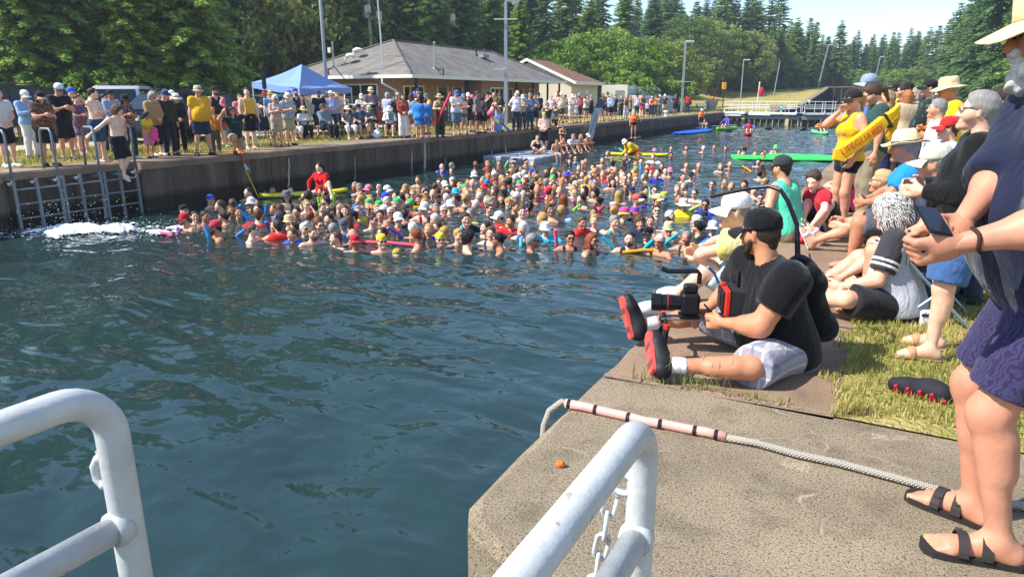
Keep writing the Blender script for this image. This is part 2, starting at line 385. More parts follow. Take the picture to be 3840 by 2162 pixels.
# near slab with worn arris and cut corner
pv = tag(obj("pavement", None), kind='structure')
poly = [(-1.33, 3.47), (-1.315, 3.0), (-1.30, 2.5), (-1.30, 2.05), (-1.24, 1.93), (-1.05, 1.81), (-.3, 1.66), (1.2, 1.62), (4, 1.6), (4, 3.75), (.47, 3.68), (-.09, 3.545), (-.67, 3.51), (-1.06, 3.485)]
cx, cy = 1.0, 2.7
ins = [(x+.045*(1 if x < cx else -1)*(abs(x-cx) > .9), y+.04*(1 if y < cy else -1)*.7) for x, y in poly]
V = [(x, y, -2.6) for x, y in poly]+[(x, y, -.045) for x, y in poly]+[(x, y, 0) for x, y in ins]; n = len(poly); F = []
for L in range(2): F += [(L*n+(i+1) % n, L*n+i, (L+1)*n+i, (L+1)*n+(i+1) % n)[::-1] for i in range(n)]
F.append(tuple(range(2*n, 3*n))[::1])
V = np.array(V); V[n:3*n, :2] += rng.normal(0, .006, (2*n, 2))
o = obj("slab", mesh("slab", V, F, mat('concrete', 'aggregate')), pv)
import bmesh
bm = bmesh.new(); bm.from_mesh(o.data); bmesh.ops.recalc_face_normals(bm, faces=bm.faces); bm.to_mesh(o.data); bm.free()
MB().box((2.0, .2, -.35), (4.0, 2.8, .3)).build("slab", mat('concrete', 'aggregate'), pv)
# broken mortar pad where the near slab meets the lawn, pale mortar along the joint
for (x, y, dx, dy, a) in ((-1.18, 3.49, .22, .035, .03), (-.95, 3.5, .2, .04, .05), (-.72, 3.52, .24, .03, .02), (-.45, 3.535, .2, .03, 0), (-.2, 3.55, .26, .045, .05), (.12, 3.6, .3, .10, .15), (.38, 3.67, .2, .06, .2)):
    m_ = MB(); m_.box((x, y, .0), (dx, dy, .02), a, bev=.006); m_.build("mortar_piece", mat('concrete', 'coping'), pv)
# ---- far lock gates
def gate_leaf(p0, p1, label):
    p0, p1 = Vector(p0), Vector(p1); L = (p1-p0).length; g = thing("lock_gate", label, "gate", p0, math.atan2(p1.y-p0.y, p1.x-p0.x), "far lock gate leaves")
    st, gr, wh = mat('paint', '#7f868a', .6), mat('paint', '#8d9598', .5), mat('paint', '#dfe2e0', .4)
    MB().box((L/2, .18, -1.45), (L, .06, 1.9)).build("skin_plate", mat('plain', '#4a4438', .9), g)
    MB().box((L/2, 0, -.42), (L, .34, .34)).build("top_beam", gr, g)
    n = int(L/.62)
    for i in range(n+1): MB().box((.06+(L-.12)*i/n, .03, -1.3), (.07, .26, 1.42)).build("rib", mat('plain', '#8a7f6c' if i % 4 else '#b0a084', .85), g)
    MB().box((L/2, -.12, .02), (L-.1, .85, .07)).build("walkway", wh, g)
    MB().box((L/2, -.52, -.03), (L-.1, .06, .2)).build("deck_edge", wh, g)
    np_ = int(L/1.55)
    for i in range(np_+1): x = .1+(L-.2)*i/np_; m = MB(); m.box((x, -.56, .06), (.14, .06, .28)); m.build("post_bracket", wh, g)
    for i in range(2*np_+1): x = .1+(L-.2)*i/(2*np_); MB().tube([(x, -.5, .02), (x, -.5, 1.06)], .024, 6).build("post", wh, g)
    for z in (.42, .74, 1.06): MB().tube([(.1, -.5, z), (L-.1, -.5, z)], .028, 6).build("handrail", wh, g)
    for i in range(np_+1): x = .1+(L-.2)*i/np_; MB().tube([(x, .28, .02), (x, .28, 1.06)], .022, 6).build("post", wh, g)
    for z in (.55, 1.06): MB().tube([(.1, .28, z), (L-.1, .28, z)], .024, 6).build("handrail", wh, g)
    return g, L
g1, L1 = gate_leaf((XL+.1, 75.2, 0), (-8.35, 72.6, 0), "grey steel lock gate leaf with white railing and green warning sign")
g2, L2 = gate_leaf((-8.2, 72.6, 0), (XR, 75.4, 0), "grey steel lock gate leaf with plain white railing beside the quay crowd")
MB().box((.75*L1, -.56, .55), (1.65, .02, .42)).build("warning_sign", mat('plain', '#5f7d70', .6), g1)
sg = [c for c in g1.children if c.name.startswith("warning_sign")][0]
for i in range(4):
    m = MB(); m.lathe([(.0, 0), (.13, 0), (.13, .012), (0, .012)], (.75*L1-.6+i*.31, -.572, .55), 14, M=Matrix.Rotation(R(90), 3, 'X')); m.build("pictogram", mat('plain', '#eceeea' if i < 3 else '#8fb4c4', .6), sg)
    if i < 3:
        m = MB(); m.lathe([(.075, 0), (.1, 0), (.1, .01), (.075, .01), (.075, 0)], (.75*L1-.6+i*.31, -.586, .55), 14, M=Matrix.Rotation(R(90), 3, 'X')); m.box((.75*L1-.6+i*.31, -.592, .55), (.15, .006, .025), M=Matrix.Rotation(R(45), 3, 'Y')); m.build("prohibition_ring", mat('plain', '#b33a34', .6), sg)
MB().box((.75*L1+.64, -.574, .55), (.3, .008, .3)).build("notice_panel", mat('plain', '#9ec7b0', .6), sg)
for z_ in (.62, .55, .48): MB().box((.75*L1+.64, -.581, z_), (.24, .004, .03)).build("text_line", mat('plain', '#2f5c46', .6), sg)
for i, (x, s) in enumerate(((2.05, 1), (L1-1.1, 1))): MB().box((x, -.1, -.75), (.32, .22, 1.5)).build("guide_post", mat('plain', '#b9a683', .9), g1)
MB().box((1.15, -.75, -.28), (2.3, .3, .14)).build("fender_beam", mat('plain', '#b9cbd6', .6), g1)
for g in (g1, g2):
    pass
# dark timbered bank wall beyond the gate
dk = thing("crib_wall", "black timber crib wall with pale concrete cap beyond the far lock gate", "wall")
dm = mat('plain', '#17161a', .95)
def cribw(pts):
    for (x0, y0, t0), (x1, y1, t1) in zip(pts, pts[1:]):
        L = math.hypot(x1-x0, y1-y0); rz = math.atan2(y1-y0, x1-x0); k = max(1, int(L/1.1))
        for i in range(k):
            f0, f1 = i/k, (i+1)/k; xa, ya, xb, yb = x0+(x1-x0)*f0, y0+(y1-y0)*f0, x0+(x1-x0)*f1, y0+(y1-y0)*f1; tt = t0+(t1-t0)*(f0+f1)/2
            m = MB(); m.box(((xa+xb)/2, (ya+yb)/2, (tt-2.2)/2), (L/k*.93, .5, tt+2.2), rz); m.build("timber_panel", dm, dk)
        m = MB(); d = Vector((x1-x0, y1-y0, t1-t0)); a = Vector((x0, y0, t0)); b = Vector((x1, y1, t1)); nrm = Vector((-d.y, d.x, 0)).normalized()*.35; up = Vector((0, 0, .14))
        m.add([a-nrm, b-nrm, b+nrm, a+nrm, a-nrm+up, b-nrm+up, b+nrm+up, a+nrm+up], [(3, 2, 1, 0), (4, 5, 6, 7), (0, 1, 5, 4), (1, 2, 6, 5), (2, 3, 7, 6), (3, 0, 4, 7)]); m.build("cap", mat('concrete', 'coping'), dk)
cribw([(-11.5, 77.5, .0)]+[(-11.5, y_, terr1(-11.8, y_)+.02) for y_ in (86, 94, 102, 110, 118, 125)]+[(-11.2, 131, 2.95), (2, 131.5, 3.05), (16, 129, 3.0)])
# =================================================================== BUILDINGS
def m_brick():
    t = NT("brick"); g = t.n("NewGeometry"); p = g.outputs["Position"]; s = t.n("SeparateXYZ"); t.l(p, s.inputs[0]); c = t.n("CombineXYZ")
    t.l(t.math('ADD', s.outputs[0], s.outputs[1]), c.inputs[0]); t.l(s.outputs[2], c.inputs[1])
    b = t.n("TexBrick"); b.inputs["Scale"].default_value = 1; b.inputs["Brick Width"].default_value = .21; b.inputs["Row Height"].default_value = .075; b.inputs["Mortar Size"].default_value = .009
    b.inputs["Color1"].default_value = (*hexc('#97694f'), 1); b.inputs["Color2"].default_value = (*hexc('#7a5442'), 1); b.inputs["Mortar"].default_value = (*hexc('#a99e90'), 1)
    t.l(c.outputs[0], b.inputs[0]); col = t.mix(t.math('MULTIPLY', t.noise(4, 4, p), .5), b.outputs[0], '#ab8768'); t.bump(b.outputs["Fac"], -.5, .012); return t.fin(col, .9, .2)
def m_shingle(c='#858079', c2='#6e6964'):
    t = NT("shingle"); p = t.pos(); s = t.n("SeparateXYZ"); t.l(p, s.inputs[0]); c_ = t.n("CombineXYZ")
    t.l(t.math('ADD', s.outputs[1], t.math('MULTIPLY', s.outputs[0], .35)), c_.inputs[0]); t.l(t.math('MULTIPLY', s.outputs[2], 2.5), c_.inputs[1])
    b = t.n("TexBrick"); b.inputs["Scale"].default_value = 1; b.inputs["Brick Width"].default_value = .3; b.inputs["Row Height"].default_value = .15; b.inputs["Mortar Size"].default_value = .012
    b.inputs["Color1"].default_value = (*hexc(c), 1); b.inputs["Color2"].default_value = (*hexc(c2), 1); b.inputs["Mortar"].default_value = (*dim(c2, .5), 1); t.l(c_.outputs[0], b.inputs[0])
    col = t.mix(t.ramp(t.noise(.9, 5, p), [(.4, 0.0), (.7, .5)]), b.outputs[0], dim(c, 1.25)); t.bump(b.outputs["Fac"], -.6, .02); return t.fin(col, .95, .15)
def m_siding(c='#d8cfb4'):
    t = NT("siding"); p = t.pos(); s = t.n("SeparateXYZ"); t.l(p, s.inputs[0]); f = t.math('FRACT', t.math('MULTIPLY', s.outputs[2], 8.5))
    col = t.mix(t.ramp(f, [(0, .0), (.86, .0), (.93, 1.0)]), c, dim(c, .5)); t.bump(f, .5, .02); return t.fin(col, .6, .3)
def window(par, c, wd, ht, nrm, div=2, m='#0c1013', blinds=False, sill=True):
    """a window on a wall face: nrm is 'x' or 'y', the outward side is +x or -y"""
    q = obj("window", None, par, c); wh = mat('paint', '#e4e2da', .5)
    rot = Matrix.Identity(3) if nrm == 'y' else Matrix.Rotation(R(90), 3, 'Z')
    f = .07
    def B(cc, dd, nm, mm): m_ = MB(); m_.box(rot @ Vector(cc), dd, M=rot); return m_.build(nm, mm, q)
    B((0, .02, 0), (wd-f, .02, ht-f), "pane", mat('glass', m, .04))
    for s in (-1, 1): B((s*(wd/2-f/2), -.01, 0), (f, .09, ht), "frame", wh); B((0, -.012, s*(ht/2-f/2)), (wd-2*f, .09, f), "frame", wh)
    for i in range(1, div): B((-wd/2+wd*i/div, -.005, 0), (.05, .07, ht-2*f), "frame", wh)
    if blinds:
        for i in range(9): B((0, .004, ht/2-.16-i*.1), (wd-2*f, .012, .025), "slat", mat('plain', '#5d5a50', .7))
    if sill: B((0, -.09, -ht/2-.06), (wd+.25, .22, .1), "sill", mat('concrete', 'coping'))
    return q
X0, X1, Y0, Y1, ZE = -22.2, -31.8, 30.2, 49.3, 2.55   # eaves
bl = thing("lock_house", "low brick lock house with hipped grey shingle roof and white gutters", "building")
bm_ = mat('brick'); wx, wy0, wy1, wxb = X0-.55, Y0+.5, Y1-.5, X1+.5
# walls: the end wall, the recessed porch front, returns
def wallbox(c, d): m = MB(); m.box(c, d); return m.build("wall", bm_, bl)
wallbox(((wx-.95+wxb)/2, wy0+.1, 1.2), (wx-.95-wxb, .2, 2.6)); wallbox((wxb+.1, (wy0+wy1)/2+.11, 1.2), (.2, wy1-wy0-.22, 2.6)); wallbox(((wx-1.15+wxb)/2, wy1-.1, 1.2), (wx-1.6-wxb, .2, 2.6))
wallbox((wx-1.05, 34.3, 1.2), (.2, 6.99, 2.598)); wallbox((wx-.46, 39.9, 1.2), (.9, 3.6, 2.596)); wallbox((wx-1.3, 45.2, 1.2), (.2, 6.6, 2.594))
soff = mat('paint', '#c9c3b2', .6); wh = mat('paint', '#e9e8e2', .4)
MB().box(((X0+X1)/2, (Y0+Y1)/2, ZE-.06), (X0-X1-.12, Y1-Y0-.12, .04)).build("soffit", soff, bl)
for c, d in ((((X0+X1)/2, Y0-.02, ZE-.02), (X0-X1+.24, .12, .17)), ((X0+.02, (Y0+Y1)/2, ZE-.022), (.12, Y1-Y0-.08, .17)), (((X0+X1)/2, Y1+.02, ZE-.02), (X0-X1+.24, .12, .17))): MB().box(c, d).build("gutter", wh, bl)
rz_ = 4.72; xm = (X0+X1)/2; ra, rb = Vector((xm, Y0+4.9, rz_)), Vector((xm, 46.6, rz_-.04))
A, B_, C_, D_ = Vector((X0+.04, Y0-.05, ZE+.03)), Vector((X0+.04, Y1+.05, ZE+.03)), Vector((X1-.04, Y1+.05, ZE+.03)), Vector((X1-.04, Y0-.05, ZE+.03))
rf = MB(); rf.add([A, B_, C_, D_, ra, rb], [(0, 1, 5, 4), (2, 3, 4, 5), (3, 0, 4), (1, 2, 5), (3, 2, 1, 0)]); roof = rf.build("roof", mat('shingle'), bl)
for a, b in ((A, ra), (D_, ra), (B_, rb), (C_, rb), (ra, rb)): MB().tube([a+Vector((0, 0, .02)), b+Vector((0, 0, .02))], .07, 5).build("ridge_cap", mat('shingle', '#7a756f', '#68635e'), roof)
# roof fittings
def onroof(x, y):  # point of the roof seen at a photo pixel: march along the pixel ray until under the roof surface
    r = ray(x, y).normalized(); t_ = 30.0
    while t_ < 70:
        p = Vector((0, 0, HC))+r*t_
        d = min((X0-p.x), (p.x-X1), (p.y-Y0), (Y1-p.y))
        if d > 0 and p.z <= ZE+.03+d*(rz_-ZE)/4.85: return p
        t_ += .02
    return Vector((xm, 38, rz_))
def mastpipe(px, py, h, lean=0):
    p = onroof(px, py); m = MB(); m.tube([p, p+Vector((0, 0, h))], .045, 8); m.lathe([(.0, 0), (.12, 0), (.12, .03), (.05, .1), (0, .1)], p-Vector((0, 0, .02)), 10)
    m.tube([p+Vector((0, 0, h)), p+Vector((.05, -.05, h+.08)), p+Vector((.13, -.12, h+.04))], .07, 8); return p, m.build("service_mast", mat('metal', '#b7b9b8'), roof)
p_, _m = mastpipe(1252, 255, 1.25); m = MB(); m.box(p_+Vector((-.16, -.05, .95)), (.2, .16, .28)); m.build("meter_box", mat('plain', '#cfcdb8'), roof)
pm, _m = mastpipe(1630, 258, 1.3)
for (mp, ed) in ((p_, (1232, 282)), (pm, (1663, 282))):
    q = PZ(ed[0], ed[1], ZE-.12); m = MB(); m.tube([mp+Vector((0, 0, .1)), mp*.5+q*.5+Vector((0, 0, .12)), q+Vector((0, 0, .25)), q], .03, 6); m.build("service_cable", mat('plain', '#222'), roof)
for (px, py, k) in ((1290, 240, 0), (1318, 218, 1)):
    p = onroof(px, py); m = MB(); m.tube([p, p+Vector((.1, 0, .25)), p+Vector((.35, .05, .42))], .05, 7); m.lathe([(0, 0), (.3, .02), (.3, .1), (.12, .2), (0, .2)], p+Vector((.45, .05, .36)), 12); m.build("roof_vent", mat('plain', '#dedcd4', .5), roof)
p = onroof(1786, 210); MB().tube([p, p+Vector((0, 0, .5))], .05, 7).build("vent_pipe", mat('plain', '#26262a'), roof)
p = onroof(1812, 218); MB().box(p+Vector((0, 0, .12)), (.5, .8, .22)).build("roof_vent", mat('plain', '#8f9396', .5), roof)
p = onroof(1437, 255); m = MB(); m.tube([p, p+Vector((-.15, 0, 3.2)), p+Vector((-.35, 0, 7.6))], [.05, .04, .022], 8); m.build("antenna_mast", mat('metal', '#d6d8d8'), roof)
m = MB(); a = Vector((wx-1.3, Y0-.02, ZE-.1)); m.tube([a, a+Vector((0, -.02, -.25)), a+Vector((.5, .45, -.62)), a+Vector((.52, .46, -2.4))], .055, 8); m.build("downspout", mat('paint', '#e6e6e2', .4), bl)
# end-wall window, door, porch windows and posts
window(bl, (wx-3.2, wy0-.02, 1.62), 2.35, 1.12, 'y', 2, blinds=True)
MB().box((wx-6.3, wy0-.03, 1.0), (1.0, .06, 2.0)).build("door", mat('paint', '#c9cbb6', .6), bl)
for yc, wd, dv, ht in ((32.4, 1.9, 3, 1.3), (43.4, 1.7, 2, 1.25)): window(bl, (wx-.93 if yc < 36 else wx-1.18, yc, 1.45), wd, ht, 'x', dv)
window(bl, (wx+.01, 40.0, 1.4), 1.75, 1.35, 'x', 3); window(bl, (wx-1.18, 47.2, 1.45), .8, 1.3, 'x', 1)
for yc, xx in ((35.2, wx-.93), (36.8, wx-.93), (45.3, wx-1.18)):
    d = MB().box((xx, yc, 1.0), (.06, 1.0, 2.05)).build("door", mat('paint', '#5a5148', .5), bl); MB().box((xx+.034, yc, 1.25), (.012, .62, 1.1)).build("pane", mat('glass'), d)
    for s in (-1, 1): MB().box((xx+.03, yc+s*.53, 1.02), (.05, .07, 2.1)).build("frame", wh, d)
for yc in (31.0, 35.9, 42.2, 44.6, 46.9, 48.9): MB().box((X0-.28, yc, 1.2), (.11, .11, 2.5)).build("porch_post", mat('plain', '#15181a', .5), bl)
MB().box((X0-.9, 39.7, .02), (2.6, 19, .14)).build("porch_floor", mat('concrete', 'coping'), bl)
for (yy, zz, w_, h_, c) in ((45.75, 1.5, .42, .5, '#3f88a8'), (46.25, 1.52, .45, .42, '#d8d8d2')): MB().box((wx-1.17, yy, zz), (.03, w_, h_)).build("notice_board", mat('plain', c), bl)
# shed with brown roof and pale siding
sh = thing("shed", "pale sided shed with brown shingle roof behind the lock house", "building")
sx0, sy0, sy1, sx1, sz = -23.3, 53.0, 58.6, -31.0, 2.62
MB().box(((sx0+sx1)/2, (sy0+sy1)/2, 1.3), (sx0-sx1, sy1-sy0, 2.64)).build("wall", mat('siding'), sh)
ri = 4.35; xm2 = (sx0+sx1)/2
m = MB(); m.add([(sx0, sy0, sz), (sx1, sy0, sz), (xm2, sy0, ri-.15)], [(0, 2, 1)]); m.build("gable", mat('siding'), sh)
m = MB(); ov = .35
for s, xe in ((1, sx0+.5), (-1, sx1-.5)):
    a, b, c, d = (xe, sy0-ov, sz-.12), (xe, sy1+ov, sz-.12), (xm2, sy1+ov-2.2, ri), (xm2, sy0-ov, ri); up = Vector((0, 0, .12))
    V = [Vector(q) for q in (a, b, c, d)]; m.add(V+[v+up for v in V], [(0, 3, 2, 1), (4, 5, 6, 7), (0, 1, 5, 4), (1, 2, 6, 5), (3, 0, 4, 7)])
m.add([(sx0+.5, sy1+ov, sz), (sx1-.5, sy1+ov, sz), (xm2, sy1+ov-2.2, ri+.12)], [(0, 1, 2)])
rf2 = m.build("roof", mat('shingle', '#8d6b58', '#7a5d4c'), sh)
MB().box((sx0+.52, (sy0+sy1)/2, sz-.05), (.06, sy1-sy0+2*ov, .26)).build("fascia", wh, rf2)
for s, xe in ((1, sx0+.5), (-1, sx1-.5)):
    m = MB(); a, d = Vector((xe, sy0-ov-.03, sz-.06)), Vector((xm2, sy0-ov-.03, ri+.06)); dz = Vector((0, 0, .11)); dy = Vector((0, .05, 0)); m.add([a-dz, d-dz, d+dz, a+dz, a-dz+dy, d-dz+dy, d+dz+dy, a+dz+dy], [(0, 1, 2, 3), (7, 6, 5, 4), (0, 4, 5, 1), (3, 2, 6, 7), (0, 3, 7, 4)]); m.build("fascia", wh, rf2)
window(sh, (sx0+.01, 54.15, 1.45), .62, 1.35, 'x', 1, sill=False); d_ = MB().box((sx0+.02, 56.1, 1.05), (.05, .8, 2.05)).build("door", mat('paint', '#dfe2e2', .4), sh); MB().box((sx0+.06, 56.4, 1.05), (.05, .06, .12)).build("handle", mat('metal'), d_)
# grey stepped steel tank beyond the shed
tk = thing("storage_tank", "grey stepped steel storage tank with vented end beyond the shed", "tank", (-21.2, 60.4, 0))
MB().box((-1.2, 5, 1.15), (2.4, 9.6, 2.5), bev=.2).build("tank_body", mat('paint', '#b6bcc2', .5), tk)
MB().box((.7, 5.6, .75), (1.4, 10.4, 1.7), bev=.18).build("lower_tank", mat('paint', '#adb3b9', .5), tk)
MB().box((-1.2, .12, 1.2), (2.44, .3, 2.6), bev=.03).build("end_housing", mat('paint', '#c6c2b2', .5), tk); MB().box((-.7, -.05, 1.6), (.8, .05, .9)).build("vent_grille", mat('plain', '#7d7c74'), tk)
MB().box((.7, .32, .75), (1.44, .25, 1.74), bev=.03).build("end_housing", mat('paint', '#c6c2b2', .5), tk); MB().box((.7, .18, .95), (.9, .05, .8)).build("vent_grille", mat('plain', '#86857c'), tk)
# =================================================================== TREES
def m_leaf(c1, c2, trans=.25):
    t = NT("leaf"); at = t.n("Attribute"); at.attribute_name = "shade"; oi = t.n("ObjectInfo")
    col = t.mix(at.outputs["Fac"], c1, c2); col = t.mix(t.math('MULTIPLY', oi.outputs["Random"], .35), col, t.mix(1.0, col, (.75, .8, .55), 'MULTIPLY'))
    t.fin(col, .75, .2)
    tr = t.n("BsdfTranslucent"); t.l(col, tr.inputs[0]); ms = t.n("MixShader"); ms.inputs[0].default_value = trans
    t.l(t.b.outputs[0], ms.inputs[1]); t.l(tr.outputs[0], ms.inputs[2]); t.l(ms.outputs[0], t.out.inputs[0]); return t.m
def m_bark(c='#64564a'):
    t = NT("bark"); p = t.co(); n = t.noise(9, 5, t.scaled(p, (1, 1, .2)), .7); t.bump(n, 1, .04); return t.fin(t.mix(n, dim(c, .5), dim(c, 1.3)), .95, .1)
def leafmesh(name, C, U, W, sh, m):
    """rhombic leaf sprays: centre C, half-length vector U, half-width vector W, shade"""
    n = len(C); V = np.empty((n, 4, 3), np.float32); V[:, 0] = C-U; V[:, 1] = C+W-U*.15; V[:, 2] = C+U; V[:, 3] = C-W-U*.15
    me = mesh(name, V.reshape(-1, 3), np.arange(4*n).reshape(n, 4), m)
    a = me.attributes.new("shade", 'FLOAT', 'FACE'); a.data.foreach_set("value", np.asarray(sh, np.float32)); return me
def unit(v): return v/np.maximum(np.linalg.norm(v, axis=-1, keepdims=True), 1e-9)
def conifer(seed, H, Rb, dens=1.0, droop=.25, bare=.06, mats=None):
    g = np.random.default_rng(seed); C, U, W, sh = [], [], [], []
    z = bare*H; tm = MB(); tm.tube([(0, 0, -.5), (0, 0, H*.5), (0, 0, H*.99)], [Rb*.065+.05, Rb*.04+.03, .015], 7)
    while z < H*.985:
        f = 1-z/H; rad = Rb*(f**.82)*(.82+.36*g.random())*(1 if z > .1*H else .85); nb = int(g.integers(5, 9)) if f > .12 else 4
        a0 = g.random()*6.28
        for b in range(nb):
            a = a0+6.283*b/nb+g.normal(0, .22); L = rad*g.uniform(.6, 1.12)+.12
            if g.random() < .06: continue
            rise = .22-.55*f+g.normal(0, .1); d = np.array([math.cos(a), math.sin(a), 0]); n = max(3, int(L*8.5*dens)); s = np.linspace(.12, 1, n)
            P = d*(L*s)[:, None]; P[:, 2] = L*(rise*s-droop*s*s*(1 if f > .25 else .3)+.28*droop*np.maximum(0, s-.75)*4)+z
            side = np.array([-d[1], d[0], 0])
            for q in (-1, 1, 0, -1, 1, 1, -1):
                wdt = (.10+.30*L*(1-s)*.55)*g.uniform(.6, 1.1, n) if q else np.full(n, .1)
                dirv = d*.65+side*q*.8+np.array([0, 0, -.22-.2*g.random()]) if q else d+np.array([0, 0, .25])
                dirv = unit(dirv+g.normal(0, .22, (n, 3))); l = (wdt*.7+.075)[:, None]
                c = P+dirv*l*.8+g.normal(0, .05, (n, 3)); C.append(c); U.append(dirv*l); ww = unit(np.cross(dirv, np.array([0, 0, 1.])+g.normal(0, .5, (n, 3)))); W.append(ww*l*.33)
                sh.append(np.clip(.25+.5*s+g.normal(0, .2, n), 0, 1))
        z += H*(.020+.022*f)*g.uniform(.8, 1.25)/max(.6, dens**.5)
    C, U, W, sh = map(np.concatenate, (C, U, W, sh))
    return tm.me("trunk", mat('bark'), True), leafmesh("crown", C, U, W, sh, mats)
def broadleaf(seed, H, Rb, nclump=150, per=60, leaf=.13, mats=None, base=.12, multi=1):
    g = np.random.default_rng(seed); tm = MB(); C, U, W, sh = [], [], [], []; tips = []
    for k in range(multi):
        o = np.array([g.normal(0, .25*(multi > 1)), g.normal(0, .25*(multi > 1)), 0]); tp = o*1.8+np.array([g.normal(0, Rb*.2), g.normal(0, Rb*.2), H*.8])
        tm.tube([o-[0, 0, .5], o*.7+tp*.3+g.normal(0, .1, 3), tp], [.03*H/multi**.4+.03, .02*H/multi**.4+.02, .02], 7)
        for b in range(int(9/multi)+3):
            f = g.uniform(.25, .9); s0 = o*(1-f)+tp*f; a = g.random()*6.28; e = s0+np.array([math.cos(a)*Rb*g.uniform(.4, .85), math.sin(a)*Rb*g.uniform(.4, .85), H*g.uniform(.05, .28)]); tm.tube([s0, (s0+e)/2+[0, 0, -.1], e], [.05, .035, .015], 5)
    for c in range(nclump):
        a = g.random()*6.28; u = g.uniform(0, 1)**.5; zz = g.uniform(-1, 1); rr = math.sqrt(max(0, 1-zz*zz))
        lump = 1+.22*math.sin(3*a+seed)+.15*math.sin(5*a+zz*4+seed*2)
        cen = np.array([math.cos(a)*rr*Rb*(.55+.45*u)*lump, math.sin(a)*rr*Rb*(.55+.45*u)*lump, H*(base+(1-base)*.5)+zz*H*(1-base)*.5*(.72+.28*u)])
        cr = g.uniform(.35, .8)*Rb*.32; n = int(per*g.uniform(.6, 1.3)); q = unit(g.normal(0, 1, (n, 3)))*cr*(g.random((n, 1))**.4); q[:, 2] *= .62
        d = unit(g.normal(0, 1, (n, 3))+[0, 0, -.25]); l = leaf*g.uniform(.6, 1.3, (n, 1)); C.append(cen+q); U.append(d*l); W.append(unit(np.cross(d, g.normal(0, 1, (n, 3))))*l*.5)
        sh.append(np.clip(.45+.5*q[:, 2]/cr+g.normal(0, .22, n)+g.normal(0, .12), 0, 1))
    C, U, W, sh = map(np.concatenate, (C, U, W, sh)); C[:, 2] = np.maximum(C[:, 2], .1)
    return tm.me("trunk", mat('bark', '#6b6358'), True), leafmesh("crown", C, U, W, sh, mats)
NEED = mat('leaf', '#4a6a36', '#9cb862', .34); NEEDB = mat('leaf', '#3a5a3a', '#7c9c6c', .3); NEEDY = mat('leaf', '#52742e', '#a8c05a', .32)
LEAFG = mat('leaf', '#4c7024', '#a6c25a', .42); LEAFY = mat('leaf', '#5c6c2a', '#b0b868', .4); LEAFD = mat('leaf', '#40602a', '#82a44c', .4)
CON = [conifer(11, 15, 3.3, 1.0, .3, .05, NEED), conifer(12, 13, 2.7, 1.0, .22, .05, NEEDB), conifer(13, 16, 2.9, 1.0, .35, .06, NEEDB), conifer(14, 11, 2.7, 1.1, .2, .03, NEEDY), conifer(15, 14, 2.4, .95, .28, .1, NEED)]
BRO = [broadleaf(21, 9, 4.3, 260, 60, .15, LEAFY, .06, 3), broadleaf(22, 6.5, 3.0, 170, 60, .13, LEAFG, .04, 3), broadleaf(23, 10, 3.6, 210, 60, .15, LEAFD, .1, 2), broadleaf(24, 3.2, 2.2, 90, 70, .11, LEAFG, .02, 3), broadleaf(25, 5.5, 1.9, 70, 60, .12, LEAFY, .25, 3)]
TREES = []
def tree(kind, i, x, y, s, sz=1.0, dz=-.15):
    if -47 < x < -33 and 15 < y < 45: x *= 1.3; y *= 1.3; s *= 1.25
    wf = 1.25 if kind == 'c' and x*x+y*y > 6000 else 1.08
    tr, cr = (CON if kind == 'c' else BRO)[i]
    o = obj("spruce_tree" if kind == 'c' else ("shrub" if i == 3 else "leafy_tree"), None, None, (x, y, terr1(x, y)+dz), (random.uniform(-.03, .03), random.uniform(-.03, .03), random.random()*6.28), (s*wf, s*wf, s*sz))
    obj("trunk", tr, o); obj("crown", cr, o); o["category"] = "shrub" if (kind == 'b' and i == 3) else "tree"; TREES.append((o, kind, i, s)); return o
def at_px(px, d):   # ground point in the direction of a photo column at horizontal distance d
    r = ray(px, 362); k = d/math.hypot(r.x, r.y); return r.x*k, r.y*k
